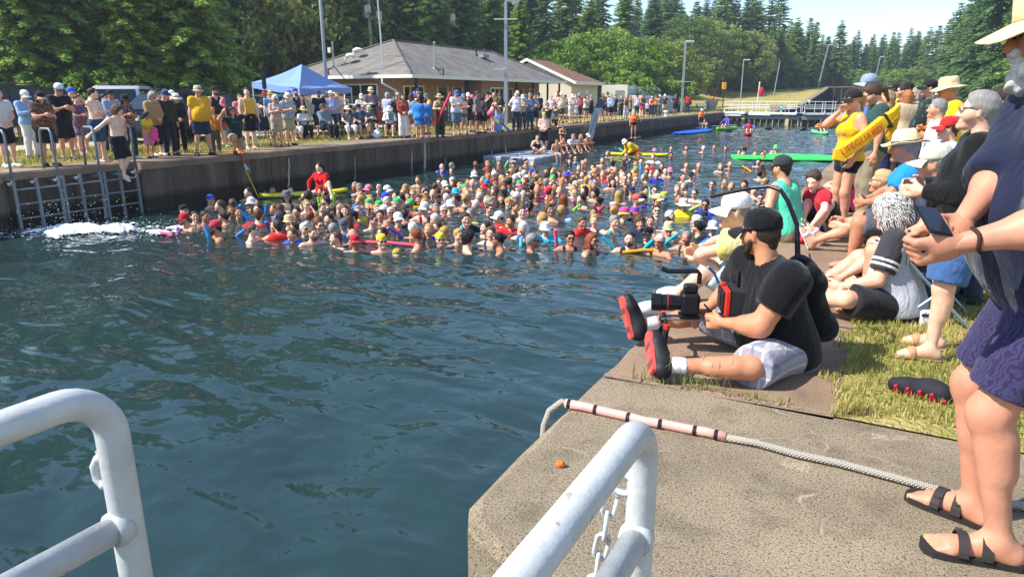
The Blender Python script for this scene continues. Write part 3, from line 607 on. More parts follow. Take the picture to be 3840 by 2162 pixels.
# chosen front trees (photo column, distance, kind, index, scale, height factor)
for (px, d, k, i, s, sz) in ((240, 36, 'c', 0, .8, 1), (760, 35.5, 'c', 3, .95, 1.05), (520, 35, 'c', 3, .7, 1), (120, 36, 'c', 3, .9, 1), (60, 40, 'c', 0, .95, 1), (300, 38, 'c', 3, 1.0, 1), (455, 36.5, 'c', 3, .82, 1.0), (640, 36, 'c', 3, .88, 1.0), (560, 41, 'c', 0, .9, 1), (-120, 38, 'c', 2, 1, 1), (1010, 47, 'b', 0, 1.35, 1.05), (900, 47, 'b', 2, 1.0, 1), (820, 40, 'c', 4, .8, 1),
        (355, 34.5, 'b', 3, .75, 1), (415, 34, 'b', 3, .6, .8), (1380, 56, 'b', 3, 1.5, 1.2), (1180, 62, 'b', 1, 1.3, 1), 
        (1630, 62, 'c', 0, .95, 1), (1560, 64, 'c', 4, 1, 1), (1730, 63, 'c', 1, 1, 1), (1850, 65, 'c', 0, .9, 1), (1960, 70, 'c', 3, .95, 1), (2040, 76, 'c', 2, .9, 1), (2090, 67, 'b', 1, 1.0, .95), (2180, 72, 'b', 1, 1.1, 1), (2280, 74, 'b', 1, 1.2, 1), (2400, 80, 'b', 1, 1.2, .95), (2470, 84, 'b', 0, 1.0, .85),
        (2210, 78, 'c', 3, 1, 1), (2330, 82, 'c', 0, .85, 1), (2440, 92, 'c', 1, 1, 1), (2560, 86, 'b', 2, .9, 1), (2620, 90, 'b', 0, .95, 1), (2690, 88, 'b', 4, 1.1, 1), (2650, 84, 'b', 4, .9, 1), (2740, 96, 'b', 2, .8, 1), (2790, 98, 'b', 0, .85, 1), (2840, 105, 'b', 2, .75, 1), (2880, 108, 'b', 1, 1.0, 1), (2570, 78, 'b', 3, 1, 1), (2500, 76, 'b', 3, 1.1, 1), (2330, 68, 'b', 3, 1.2, 1),
        (2930, 118, 'b', 4, 1.2, 1), (2960, 122, 'c', 3, .9, 1), (3010, 150, 'c', 4, .9, 1), (2900, 125, 'c', 0, 1, 1), (2800, 112, 'c', 1, 1, 1), (2700, 105, 'c', 0, 1, 1)):
    x, y = at_px(px, d+(30 if px > 2540 else 0)); tree(k, i, x, y, s*(1.25 if px > 2540 else 1), sz)
# the wooded slope behind them, row after row
tg = random.Random(5)
for row, (d, n) in enumerate(((43, 17), (48, 20), (54, 22), (62, 24), (72, 26), (84, 26), (98, 26), (116, 24))):
    for j in range(n):
        px = -260+(2820+260)*(j+.5*(row % 2)+tg.uniform(-.3, .3))/n; dd = d+tg.uniform(-2.5, 2.5)
        if px > 1050: dd += 20*min(1, (px-1050)/500)
        x, y = at_px(px, dd)
        if x > -36.5 or px > 2760: continue
        bl_ = tg.random() < .14
        tree('b' if bl_ else 'c', tg.choice((1, 2)) if bl_ else tg.choice((0, 1, 2, 4, 1, 2)), x, y, tg.uniform(.85, 1.2), tg.uniform(.95, 1.2))
for j in range(52):     # far slope along the canal
    px = 2380+j*20+tg.uniform(-9, 9); d = 135+tg.uniform(-8, 12)+max(0, (px-2900))*.14
    if px > 3130: d = 190+tg.uniform(-15, 25)
    x, y = at_px(px, d); tree('c', tg.choice((0, 1, 2, 4)), x, y, tg.uniform(.8, 1.1)*(1 if px < 2900 else .84), 1)
for j in range(56):
    px = 2380+(j % 28)*38.5; x, y = at_px(px+tg.uniform(-16, 16), (150 if px < 2950 else 178)+14*(j//28)+tg.uniform(-7, 7)); tree('c', tg.choice((0, 1, 2, 4, 3)), x, y, tg.uniform(.68, .95), 1)
for j in range(40):
    px = 2380+j*27+tg.uniform(-9, 9); x, y = at_px(px, 215+tg.uniform(-15, 25)); tree('c', tg.choice((0, 1, 2, 4)), x, y, tg.uniform(.85, 1.1)*(1 if px < 2850 else .8), 1)
for (px, d, s) in ((3610, 96, .95), (3660, 84, 1.0), (3560, 118, .95), (3520, 140, .95), (3480, 160, .9), (3700, 72, 1.05), (3780, 66, 1.0), (3860, 62, 1), (3640, 105, 1.1), (3740, 90, 1.1), (3590, 128, 1.0), (3820, 84, 1.1), (3450, 175, .85), (3420, 190, .9)):
    x, y = at_px(px, d); tree('c', tg.choice((0, 1, 2)), x, y, s)
for j in range(16):
    px = 3160+j*42; x, y = at_px(px, 100+tg.uniform(-10, 30) if px > 3420 else 165+tg.uniform(-8, 8)); tree('b', 3, x, y, tg.uniform(.8, 1.3))
LAND = [(120, "the dark parked car"), (420, "the white parked van"), (640, "the dark parked SUV"), (1000, "the blue canopy"), (1330, "the roof vents of the brick house"), (1600, "the brick house ridge"), (1900, "the tall lamp post"), (2150, "the brown roofed shed"), (2330, "the grey tank"), (2560, "the lamp post with a crossbar"), (2710, "the yellow box on its post"), (2790, "the slim lamp post"), (2900, "the bare pole by the track"), (3080, "the leaning pole"), (3280, "the far street lamp"), (3450, "the far end of the canal"), (3640, "the man in the tan hat"), (3900, "the edge of the wood")]
def label_trees():
    by = {}
    for (o, kind, i, s) in TREES:
        p = o.location; c, s_ = math.cos(YAW), math.sin(YAW); rx = p.x*c+p.y*s_; fw = -p.x*s_+p.y*c; px = 1920+rx/max(fw, 1)*FPX*math.cos(PITCH)*1.04
        l = min(LAND, key=lambda q: abs(q[0]-px))[1]; by.setdefault((l, kind, i), []).append((math.hypot(p.x, p.y), px, o))
    nm = {('c', 0): "broad dark spruce", ('c', 1): "slim bluish spruce", ('c', 2): "tall drooping spruce", ('c', 3): "young yellow-green spruce", ('c', 4): "narrow ragged spruce", ('b', 0): "pale yellow-green leafy tree", ('b', 1): "bright green round bush tree", ('b', 2): "dark green leafy tree", ('b', 3): "low bright shrub", ('b', 4): "thin stemmed sparse tree"}
    ordn = ["nearest to us", "second one back", "third one back", "fourth one back", "fifth one back", "sixth one back", "seventh one back", "eighth one back", "ninth one back", "tenth one back", "eleventh one back", "twelfth one back"]
    ordn[0] = "first one back"
    for (l, kind, i), v in by.items():
        v.sort(key=lambda q: q[0])
        for k, (d, px, o) in enumerate(v): tag(o, f"{nm[(kind, i)]} behind {l}"+(", "+ordn[min(k, 11)] if len(v) > 1 else ""), None, "trees of the wooded slope")
label_trees()
# =================================================================== FIGURES: smooth-union bodies meshed with surface nets
def snets(F, o, h):
    s = F < 0; nx, ny, nz = F.shape
    acc = np.zeros((nx-1, ny-1, nz-1, 3), np.float32); cnt = np.zeros((nx-1, ny-1, nz-1), np.float32); cr = []
    for ax in range(3):
        a = [slice(None)]*3; b = [slice(None)]*3; a[ax] = slice(0, -1); b[ax] = slice(1, None)
        f0, f1 = F[tuple(a)], F[tuple(b)]; c = s[tuple(a)] != s[tuple(b)]
        with np.errstate(all='ignore'): t = np.where(c, f0/(f0-f1), 0)
        cr.append(c); o1, o2 = [q for q in range(3) if q != ax]
        for d1 in (0, 1):
            for d2 in (0, 1):
                sl = [slice(None)]*3; sl[o1] = slice(d1, d1+F.shape[o1]-1); sl[o2] = slice(d2, d2+F.shape[o2]-1); sl = tuple(sl)
                cc = c[sl]; acc[..., ax] += np.where(cc, t[sl], 0); acc[..., o1] += d1*cc; acc[..., o2] += d2*cc; cnt += cc
    act = cnt > 0; idx = np.full(act.shape, -1, np.int64); ijk = np.argwhere(act); idx[act] = np.arange(len(ijk))
    V = (ijk+acc[act]/cnt[act][:, None])*h+o; Q = []
    for ax in range(3):
        o1, o2 = [(1, 2), (2, 0), (0, 1)][ax]; c = cr[ax]; e = np.argwhere(c); 
        e = e[(e[:, o1] > 0) & (e[:, o2] > 0) & (e[:, o1] < F.shape[o1]-1) & (e[:, o2] < F.shape[o2]-1)]
        if not len(e): continue
        p = []
        for d1, d2 in ((-1, -1), (0, -1), (0, 0), (-1, 0)):
            q = e.copy(); q[:, o1] += d1; q[:, o2] += d2; p.append(idx[q[:, 0], q[:, 1], q[:, 2]])
        p = np.stack(p, 1); ins = s[e[:, 0], e[:, 1], e[:, 2]]; p[~ins] = p[~ins][:, ::-1]; Q.append(p)
    return V.astype(np.float32), np.concatenate(Q)
def smin(a, b, k):
    if k <= 0: return np.minimum(a, b)
    h = np.maximum(k-np.abs(a-b), 0)/k; return np.minimum(a, b)-h*h*k*.25
class Prim:
    """tapered capsule a->b, optionally flattened along axis `fl` by factor `fs`, cut by planes (point, normal: kept side is negative)"""
    __slots__ = ('a', 'b', 'ra', 'rb', 'fl', 'fs', 'cut', 'k', 'sub')
    def __init__(s, a, b, ra, rb=None, fl=None, fs=1.0, cut=None, k=.03, sub=False):
        s.a = np.array(a, float); s.b = np.array(b, float); s.ra = ra; s.rb = ra if rb is None else rb; s.fl = None if fl is None else np.array(fl, float)/np.linalg.norm(fl); s.fs = fs; s.cut = cut or []; s.k = k; s.sub = sub
    def d(s, P):
        a, b = s.a, s.b; q = P-a; ba = b-a
        if s.fl is not None:
            k = (1/s.fs-1); q = q+(q @ s.fl)[:, None]*s.fl*k; ba = ba+(ba @ s.fl)*s.fl*k
        L2 = max(ba @ ba, 1e-9); t = np.clip((q @ ba)/L2, 0, 1); r = s.ra+(s.rb-s.ra)*t
        d = np.linalg.norm(q-t[:, None]*ba, axis=1)-r
        if s.fl is not None: d *= min(1, max(.55, s.fs))
        for (p, n) in s.cut: d = np.maximum(d, (P-p) @ n)
        return d
    def box(s):
        r = max(s.ra, s.rb)*max(1, s.fs)+.01; return np.minimum(s.a, s.b)-r, np.maximum(s.a, s.b)+r
def sdfmesh(prims, h, cuts=(), wob=0.0, wf=18.0, lim=None):
    adds = [p for p in prims if not p.sub]
    lo = np.min([p.box()[0] for p in adds], 0)-2.5*h; hi = np.max([p.box()[1] for p in adds], 0)+2.5*h
    if lim is not None: lo = np.maximum(lo, lim[0]); hi = np.minimum(hi, lim[1])
    n = np.maximum(np.ceil((hi-lo)/h).astype(int)+1, 4)
    g = np.stack(np.meshgrid(*[lo[i]+h*np.arange(n[i]) for i in range(3)], indexing='ij'), -1).reshape(-1, 3)
    D = np.full(len(g), 1.0); G3 = g.reshape(*n, 3); D3 = D.reshape(n)
    for p in prims:
        bl_, bh = p.box(); m = max(p.k, .03)+2*h
        i0 = np.clip(np.floor((bl_-m-lo)/h).astype(int), 0, n); i1 = np.clip(np.ceil((bh+m-lo)/h).astype(int)+1, 0, n)
        if np.any(i1 <= i0): continue
        sl = tuple(slice(a, b) for a, b in zip(i0, i1)); q = G3[sl].reshape(-1, 3); cur = D3[sl].reshape(-1); d = p.d(q)
        cur = -smin(-cur, d, p.k) if p.sub else smin(cur, d, p.k)
        D3[sl] = cur.reshape(D3[sl].shape)
    D = D3.reshape(-1)
    if wob:
        D = D+wob*(np.sin(g[:, 0]*wf+2*np.sin(g[:, 2]*wf*.55+g[:, 1]*4))*np.sin(g[:, 2]*wf*.7+g[:, 1]*wf*.8)+.5*np.sin(g[:, 2]*wf*1.7+g[:, 0]*wf*.9))
    for (p, nn) in cuts: D = np.maximum(D, (g-p) @ nn)
    D = np.where(np.abs(D) < 1e-6, 1e-6, D)
    return snets(D.reshape(n), lo, h)
A_ = lambda *v: np.array(v, float)
def nrm(v): return v/max(np.linalg.norm(v), 1e-9)
def rotm(ax, a):
    return np.array(Matrix.Rotation(a, 3, ax))
def ik(a, b, l1, l2, pole):
    d = b-a; D = np.linalg.norm(d); D2 = min(D, (l1+l2)*.999); u = nrm(d); x = (l1*l1-l2*l2+D2*D2)/(2*D2); hh = math.sqrt(max(l1*l1-x*x, 0))
    p = pole-u*(pole @ u); p = nrm(p) if np.linalg.norm(p) > 1e-4 else nrm(np.cross(u, A_(1, 0, 0)))
    return a+u*x+p*hh, a+u*D2
# ---- head prototypes (head frame: +Y face, +Z up, origin at head centre)
def head_proto(sex, h):
    w, k = (.074, 1.0) if sex == 'm' else (.069, .95)
    P = [Prim((0, -.018, .03), (0, -.005, .035), .083, fl=(1, 0, 0), fs=.9, k=.03), Prim((0, .03, -.035), (0, .052, -.078), w*.80, .036, fl=(1, 0, 0), fs=.98, k=.04), Prim((-.03, .045, -.02), (.03, .045, -.02), .042, k=.03),
         Prim((-.032, .066, .026), (.032, .066, .026), .022, k=.02), Prim((0, .086, .012), (0, .108, -.026), .009, .0145, k=.014), Prim((-.016, .098, -.03), (.016, .098, -.03), .008, k=.01),
         Prim((-.02, .085, -.062), (.02, .085, -.062), .0085, k=.012), Prim((0, .075, -.088), (0, .085, -.094), .02, k=.025),
         Prim((-.032, .098, .010), (-.026, .098, .010), .014, sub=True, k=.014), Prim((.026, .098, .010), (.032, .098, .010), .014, sub=True, k=.014),
         Prim((-.03, .076, .009), (-.03, .077, .009), .014, k=.004), Prim((.03, .076, .009), (.03, .077, .009), .014, k=.004),
         Prim((-w-.004, -.01, .018), (-w-.002, -.002, -.022), .017, .011, fl=(1, .35, 0), fs=.5, k=.006), Prim((w+.004, -.01, .018), (w+.002, -.002, -.022), .017, .011, fl=(1, -.35, 0), fs=.5, k=.006),
         Prim((0, -.03, -.05), (0, -.045, -.2), .052*k+.004*(sex == 'm'), .058*k, k=.04)]
    V, F = sdfmesh(P, h)
    col = np.zeros((len(V), 4), np.float32)
    def paint(m, c, a): col[m] = (*c, a)
    x, y, z = np.abs(V[:, 0]), V[:, 1], V[:, 2]; f = y > .055
    paint(f & (np.hypot(x-.030, (z-.009)*1.35) < .0135), (.55, .5, .47), .8); paint(f & (np.hypot(x-.030, z-.009) < .0075), (.02, .015, .01), .95)
    paint(f & (np.hypot((x-.032)*.45, z-.033-.0) < .0055), (.05, .03, .02), .75); paint(f & (np.hypot(x*.4, z+.062) < .0095), (.42, .1, .09), .55)
    return V, F, col
HEADS = {}
def head(sex, h):
    k = (sex, h)
    if k not in HEADS: HEADS[k] = head_proto(sex, h)
    return HEADS[k]
# ---- hand prototypes (wrist at origin, fingers along +Y, palm normal -Z, thumb on +X)
def hand_proto(kind, h):
    P = [Prim((-.02, .02, 0), (-.03, .085, 0), .022, .016, fl=(0, 0, 1), fs=.7, k=.02), Prim((.015, .02, 0), (.026, .085, 0), .022, .016, fl=(0, 0, 1), fs=.7, k=.02), Prim((0, -.04, 0), (0, .03, 0), .027, .026, fl=(0, 0, 1), fs=.8, k=.02)]
    cu = {'relax': (.25, .45, .35), 'grip': (.9, 1.35, 1.0), 'flat': (.05, .08, .06)}[kind]
    for i, (x, L) in enumerate(((.030, .072), (.010, .08), (-.011, .075), (-.031, .058))):
        p = A_(x, .088, 0); a = 0; r = .0105
        for s, f in enumerate((.45, .31, .24)):
            a += cu[s]*(1+.06*i); q = p+A_(x*.06*(s == 0), math.cos(a), -math.sin(a))*L*f; P.append(Prim(p, q, r, r*.9, k=.004)); p = q; r *= .9
    t = {'relax': ((.03, .02, -.005), (.058, .05, -.018), (.062, .08, -.025)), 'grip': ((.03, .02, -.005), (.052, .055, -.03), (.025, .085, -.05)), 'flat': ((.03, .02, 0), (.065, .05, -.005), (.085, .075, -.006))}[kind]
    P += [Prim(t[0], t[1], .015, .012, k=.012), Prim(t[1], t[2], .012, .0095, k=.004)]
    return sdfmesh(P, h)
HANDS = {}
def hand(kind, h):
    k = (kind, h)
    if k not in HANDS: HANDS[k] = hand_proto(kind, h)
    return HANDS[k]
# ---- skeleton
def skel(p):
    """p: pose dict. Local frame: +Y forward, +X the person's right, Z up, metres for a 1.75 m adult."""
    s = {}; sx = p.get('sex', 'm'); b = p.get('b', 1.0)
    pel = A_(*p.get('pel', (0, 0, .95))); T = rotm('Z', R(p.get('tw', 0))) @ rotm('X', -R(p.get('lean', 0))) @ rotm('Y', R(p.get('side', 0)))
    Pm = rotm('Z', R(p.get('ptw', 0))) @ rotm('X', -R(p.get('plean', 0)))
    s['T'] = T; s['Pm'] = Pm; s['pel'] = pel; TT = lambda *v: pel+T @ A_(*v); s['TT'] = TT
    shw = p.get('shw', .185 if sx == 'm' else .165); s['neck'] = TT(0, -.01, .50)
    Hd = T @ rotm('Z', R(p.get('hy', 0))) @ rotm('X', -R(p.get('hp', 0))) if not p.get('hw') else rotm('Z', R(p.get('hy', 0))) @ rotm('X', -R(p.get('hp', 0)))
    s['Hd'] = Hd; s['head'] = TT(0, .0, .515)+Hd @ A_(0, .03+p.get('hf', 0), .135)
    for q, sg in (('r', 1), ('l', -1)):
        s[q+'sh'] = TT(sg*shw, -.005, .445)+A_(*p.get(q+'shd', (0, 0, 0))); s[q+'hip'] = pel+Pm @ A_(sg*(.088+.01*(sx == 'f')), 0, -.03)
        hp = p.get(q+'h', (sg*(shw+.085+.05*(b-1)), .04, .86)); s[q+'el'], s[q+'wr'] = ik(s[q+'sh'], A_(*hp), .285, .25, A_(*p.get(q+'e', (sg*.5, -1, -.2))))
        fp = p.get(q+'f', (sg*.11, 0, .075)); s[q+'kn'], s[q+'an'] = ik(s[q+'hip'], A_(*fp), .435, .415, A_(*p.get(q+'k', (sg*.12, 1, .1))))
        fd = p.get(q+'fd', (sg*.22, 1, 0)); s[q+'fd'] = nrm(A_(*fd))
        if q+'fu' in p: u_ = nrm(A_(*p[q+'fu'])); s['fup_'+q] = u_; s[q+'fd'] = nrm(s[q+'fd']-u_*(s[q+'fd'] @ u_))
        elif p.get('flex'): u_ = nrm(s[q+'kn']-s[q+'an']); s['fup_'+q] = u_; s[q+'fd'] = nrm(s[q+'fd']-u_*(s[q+'fd'] @ u_))
    s['toes'] = p.get('toes'); s['lb'] = p.get('lb')
    return s
def torso_prims(s, b, sex, inf=0.0):
    T = s['T']; TT = s['TT']; fwd = T @ A_(0, 1, 0); pm = s['Pm']; pl = lambda *v: s['pel']+pm @ A_(*v); pf = pm @ A_(0, 1, 0)
    hw = .07 if sex == 'm' else .076; i = inf; wa = .115 if sex == 'm' else .1
    P = [Prim(pl(-hw, -.005, -.02), pl(hw, -.005, -.02), .1*b+i, fl=pf, fs=1.0, k=.06), Prim(pl(-.07, -.055, -.05), pl(.07, -.05, -.05), .08*b+i, k=.06),
         Prim(TT(-.045, .01, .06), TT(.045, .01, .06), wa*b+i, fl=fwd, fs=.93, k=.07), Prim(TT(-.05, .008, .18), TT(.05, .008, .18), (wa-.008)*(.5+.5*b)+i, fl=fwd, fs=.9, k=.07),
         Prim(TT(-.065, .0, .32), TT(.065, .0, .32), .112*(.6+.4*b)+i, fl=fwd, fs=.88, k=.06), Prim(TT(-.095, -.012, .415), TT(.095, -.012, .415), .068+i, k=.06)]
    if b > 1.08: P.append(Prim(TT(-.05, .045*b, .16), TT(.05, .055*b, .07), .105*b*(.62+.38*b)-.012+i, k=.12))
    if sex == 'f': P += [Prim(TT(-.07, .075, .31), TT(-.068, .085, .30), .06*(.6+.4*b)+i, k=.04), Prim(TT(.07, .075, .31), TT(.068, .085, .30), .06*(.6+.4*b)+i, k=.04)]
    for q in 'rl': P.append(Prim(TT(0, -.015, .47), s[q+'sh']+(TT(0, 0, .0)-TT(0, 0, .02)), .05+i*.8, .05+i, k=.05))
    return P
def arm_prims(s, q, b, inf=0.0, upto=2.0, only=None):
    """upto: 0..1 part of the upper arm, 1..2 into the forearm"""
    sh, el, wr = s[q+'sh'], s[q+'el'], s[q+'wr']; bb = .72+.28*b; P = []; ex = s.get('musc', 1.0)
    if upto <= 1:
        c = sh+(el-sh)*upto; n = nrm(el-sh); P.append(Prim(sh, el, (.056*bb)*ex+inf, (.043*bb)*ex+inf, cut=[(c, n)], k=.045))
    else:
        P.append(Prim(sh, el, .054*bb*ex+inf, .041*bb*ex+inf*.9, k=.045)); f = upto-1; c = el+(wr-el)*f; n = nrm(wr-el); ct = [(c, n)] if f < .99 else []
        P += [Prim(el, wr, .041*bb*ex+inf*.9, .026+inf*.75, cut=ct, k=.03), Prim(el+(wr-el)*.22, el+(wr-el)*.35, .043*bb*ex+inf*.8, .037*bb*ex+inf*.8, cut=ct, k=.03)]
    return P
def leg_prims(s, q, b, inf=0.0, upto=2.0, wide=0.0):
    b = s.get('lb') or b; h, kn, an = s[q+'hip'], s[q+'kn'], s[q+'an']; bb = .66+.34*b; P = []
    if upto <= 1:
        c = h+(kn-h)*upto; n = nrm(kn-h); P.append(Prim(h, kn, .084*bb+inf, .060*bb+inf+wide, cut=[(c, n)], k=.05))
    else:
        f = upto-1; c = kn+(an-kn)*f; n = nrm(an-kn); ct = [(c, n)] if f < .99 else []; bk = nrm(np.cross(np.cross(kn-h, an-kn), an-kn)) if np.linalg.norm(np.cross(kn-h, an-kn)) > 1e-3 else -s[q+'fd']
        if bk @ s[q+'fd'] > 0.3: bk = -bk
        P += [Prim(h, kn, .084*bb+inf, .056*bb+inf+wide*.5, k=.05), Prim(kn, an, .052*bb+inf+wide*.6, .033*(.8+.2*b)+inf+wide, cut=ct, k=.04)]
        kd_ = kn-(h+an)/2; kd_ = nrm(kd_) if np.linalg.norm(kd_) > .05 else s[q+'fd']
        if inf == 0: P.append(Prim(kn+kd_*.026*bb+(h-kn)*.03, kn+kd_*.022*bb+(an-kn)*.06, .036*bb, .03*bb, k=.025))
        cf = kn+(an-kn)*.27+bk*.018; P.append(Prim(cf-(an-kn)*.06, cf+(an-kn)*.16, .050*bb+inf, .042*bb+inf, cut=ct, k=.04))
    return P
def foot_prims(s, q, inf=0.0, flat=True):
    an = s[q+'an']; fd = s[q+'fd']; sd = nrm(np.cross(fd, s['fup_'+q] if 'fup_'+q in s else A_(0, 0, 1))); up = nrm(np.cross(sd, fd)); 
    he = an-fd*.035-up*.032; ball = an+fd*.125-up*.045; toe = an+fd*.175-up*.05; cut = [(an-up*(.075+inf*.5), -up)]
    tz = []
    if s.get('toes') and inf == 0:
        for i, (a_, l_) in enumerate(((-.03, .062), (-.012, .06), (.004, .055), (.018, .048), (.031, .04))):
            sg_ = 1 if q == 'r' else -1; b0 = ball+sd*a_*sg_*1.05+up*.004; tz.append(Prim(b0, b0+fd*l_*.95-up*.012, .0125 if i else .016, .0105 if i else .0145, cut=cut, k=.005))
        return [Prim(an, he, .036, .034, cut=cut, k=.03), Prim(he, ball, .034, .024, cut=cut, k=.03), Prim(ball-sd*.026, ball+sd*.026, .023, cut=cut, k=.025), Prim(an+fd*.02-up*.005, ball, .036, .022, cut=cut, k=.03)]+tz
    return [Prim(an, he, .036+inf, .034+inf, cut=cut, k=.03), Prim(he, ball, .034+inf, .030+inf, cut=cut, k=.03), Prim(ball-sd*.022, toe-sd*.018, .026+inf, .02+inf, cut=cut, k=.025), Prim(ball+sd*.022, toe+sd*.012, .026+inf, .019+inf, cut=cut, k=.025), Prim(an+fd*.02-up*.005, ball, .036+inf, .026+inf, cut=cut, k=.03)]
def place(V, M, t): return V @ np.asarray(M).T+t
def body_mesh(p, h, hh):
    s = skel(p); b, sx = p.get('b', 1.0), p.get('sex', 'm'); P = torso_prims(s, b, sx); fingers = p.get('hands', 'relax')
    if p.get('musc'): s['musc'] = p['musc']
    for q in 'rl':
        if p.get('noarm') != q: P += arm_prims(s, q, b)
        if not p.get('nolegs'): P += leg_prims(s, q, b)+foot_prims(s, q)
    P.append(Prim(s['neck']+s['T'] @ A_(0, -.01, -.03), s['head']+s['Hd'] @ A_(0, -.035, -.09), .06 if sx == 'm' else .052, .054 if sx == 'm' else .048, k=.03))
    lim = p.get('lim'); V, F = sdfmesh(P, h, lim=lim); col = [np.zeros((len(V), 4), np.float32)]; VV, FF = [V], [F]; n = len(V)
    hv, hf, hc = head(sx, hh); VV.append(place(hv, s['Hd'], s['head'])); FF.append(hf+n); col.append(hc); n += len(hv)
    for q, sg in (('r', 1), ('l', -1)):
        if p.get('nohand') and q in p['nohand']: continue
        wr, el = s[q+'wr'], s[q+'el']; d = nrm(nrm(wr-el)+A_(*p.get(q+'hd', (0, 0, 0)))); inw = A_(*p[q+'n']) if q+'n' in p else s['T'] @ A_(-sg, .15, -.1)
        z = -nrm(inw-d*(inw @ d)); x = np.cross(d, z); kind = p.get('hk'+q, fingers); v, f = hand(kind, round(max(.006, min(.018, h*.6)), 3))
        v = v.copy()
        # thumb side: forwards / upwards
        want = A_(*p[q+'t']) if q+'t' in p else s['T'] @ A_(0, 1, .3)
        if (x @ want) < 0: v[:, 0] *= -1; f = f[:, ::-1]
        M = np.stack([x, d, z], 1)
        if np.linalg.det(M) < 0: pass
        VV.append(place(v, M, wr)); FF.append(f+n); col.append(np.zeros((len(v), 4), np.float32)); n += len(v)
    V = np.concatenate(VV); F = np.concatenate(FF); me = mesh("body", V, F, None, True)
    a = me.color_attributes.new("paint", 'FLOAT_COLOR', 'POINT'); a.data.foreach_set("color", np.concatenate(col).ravel()); me.materials.append(None)
    return me, s
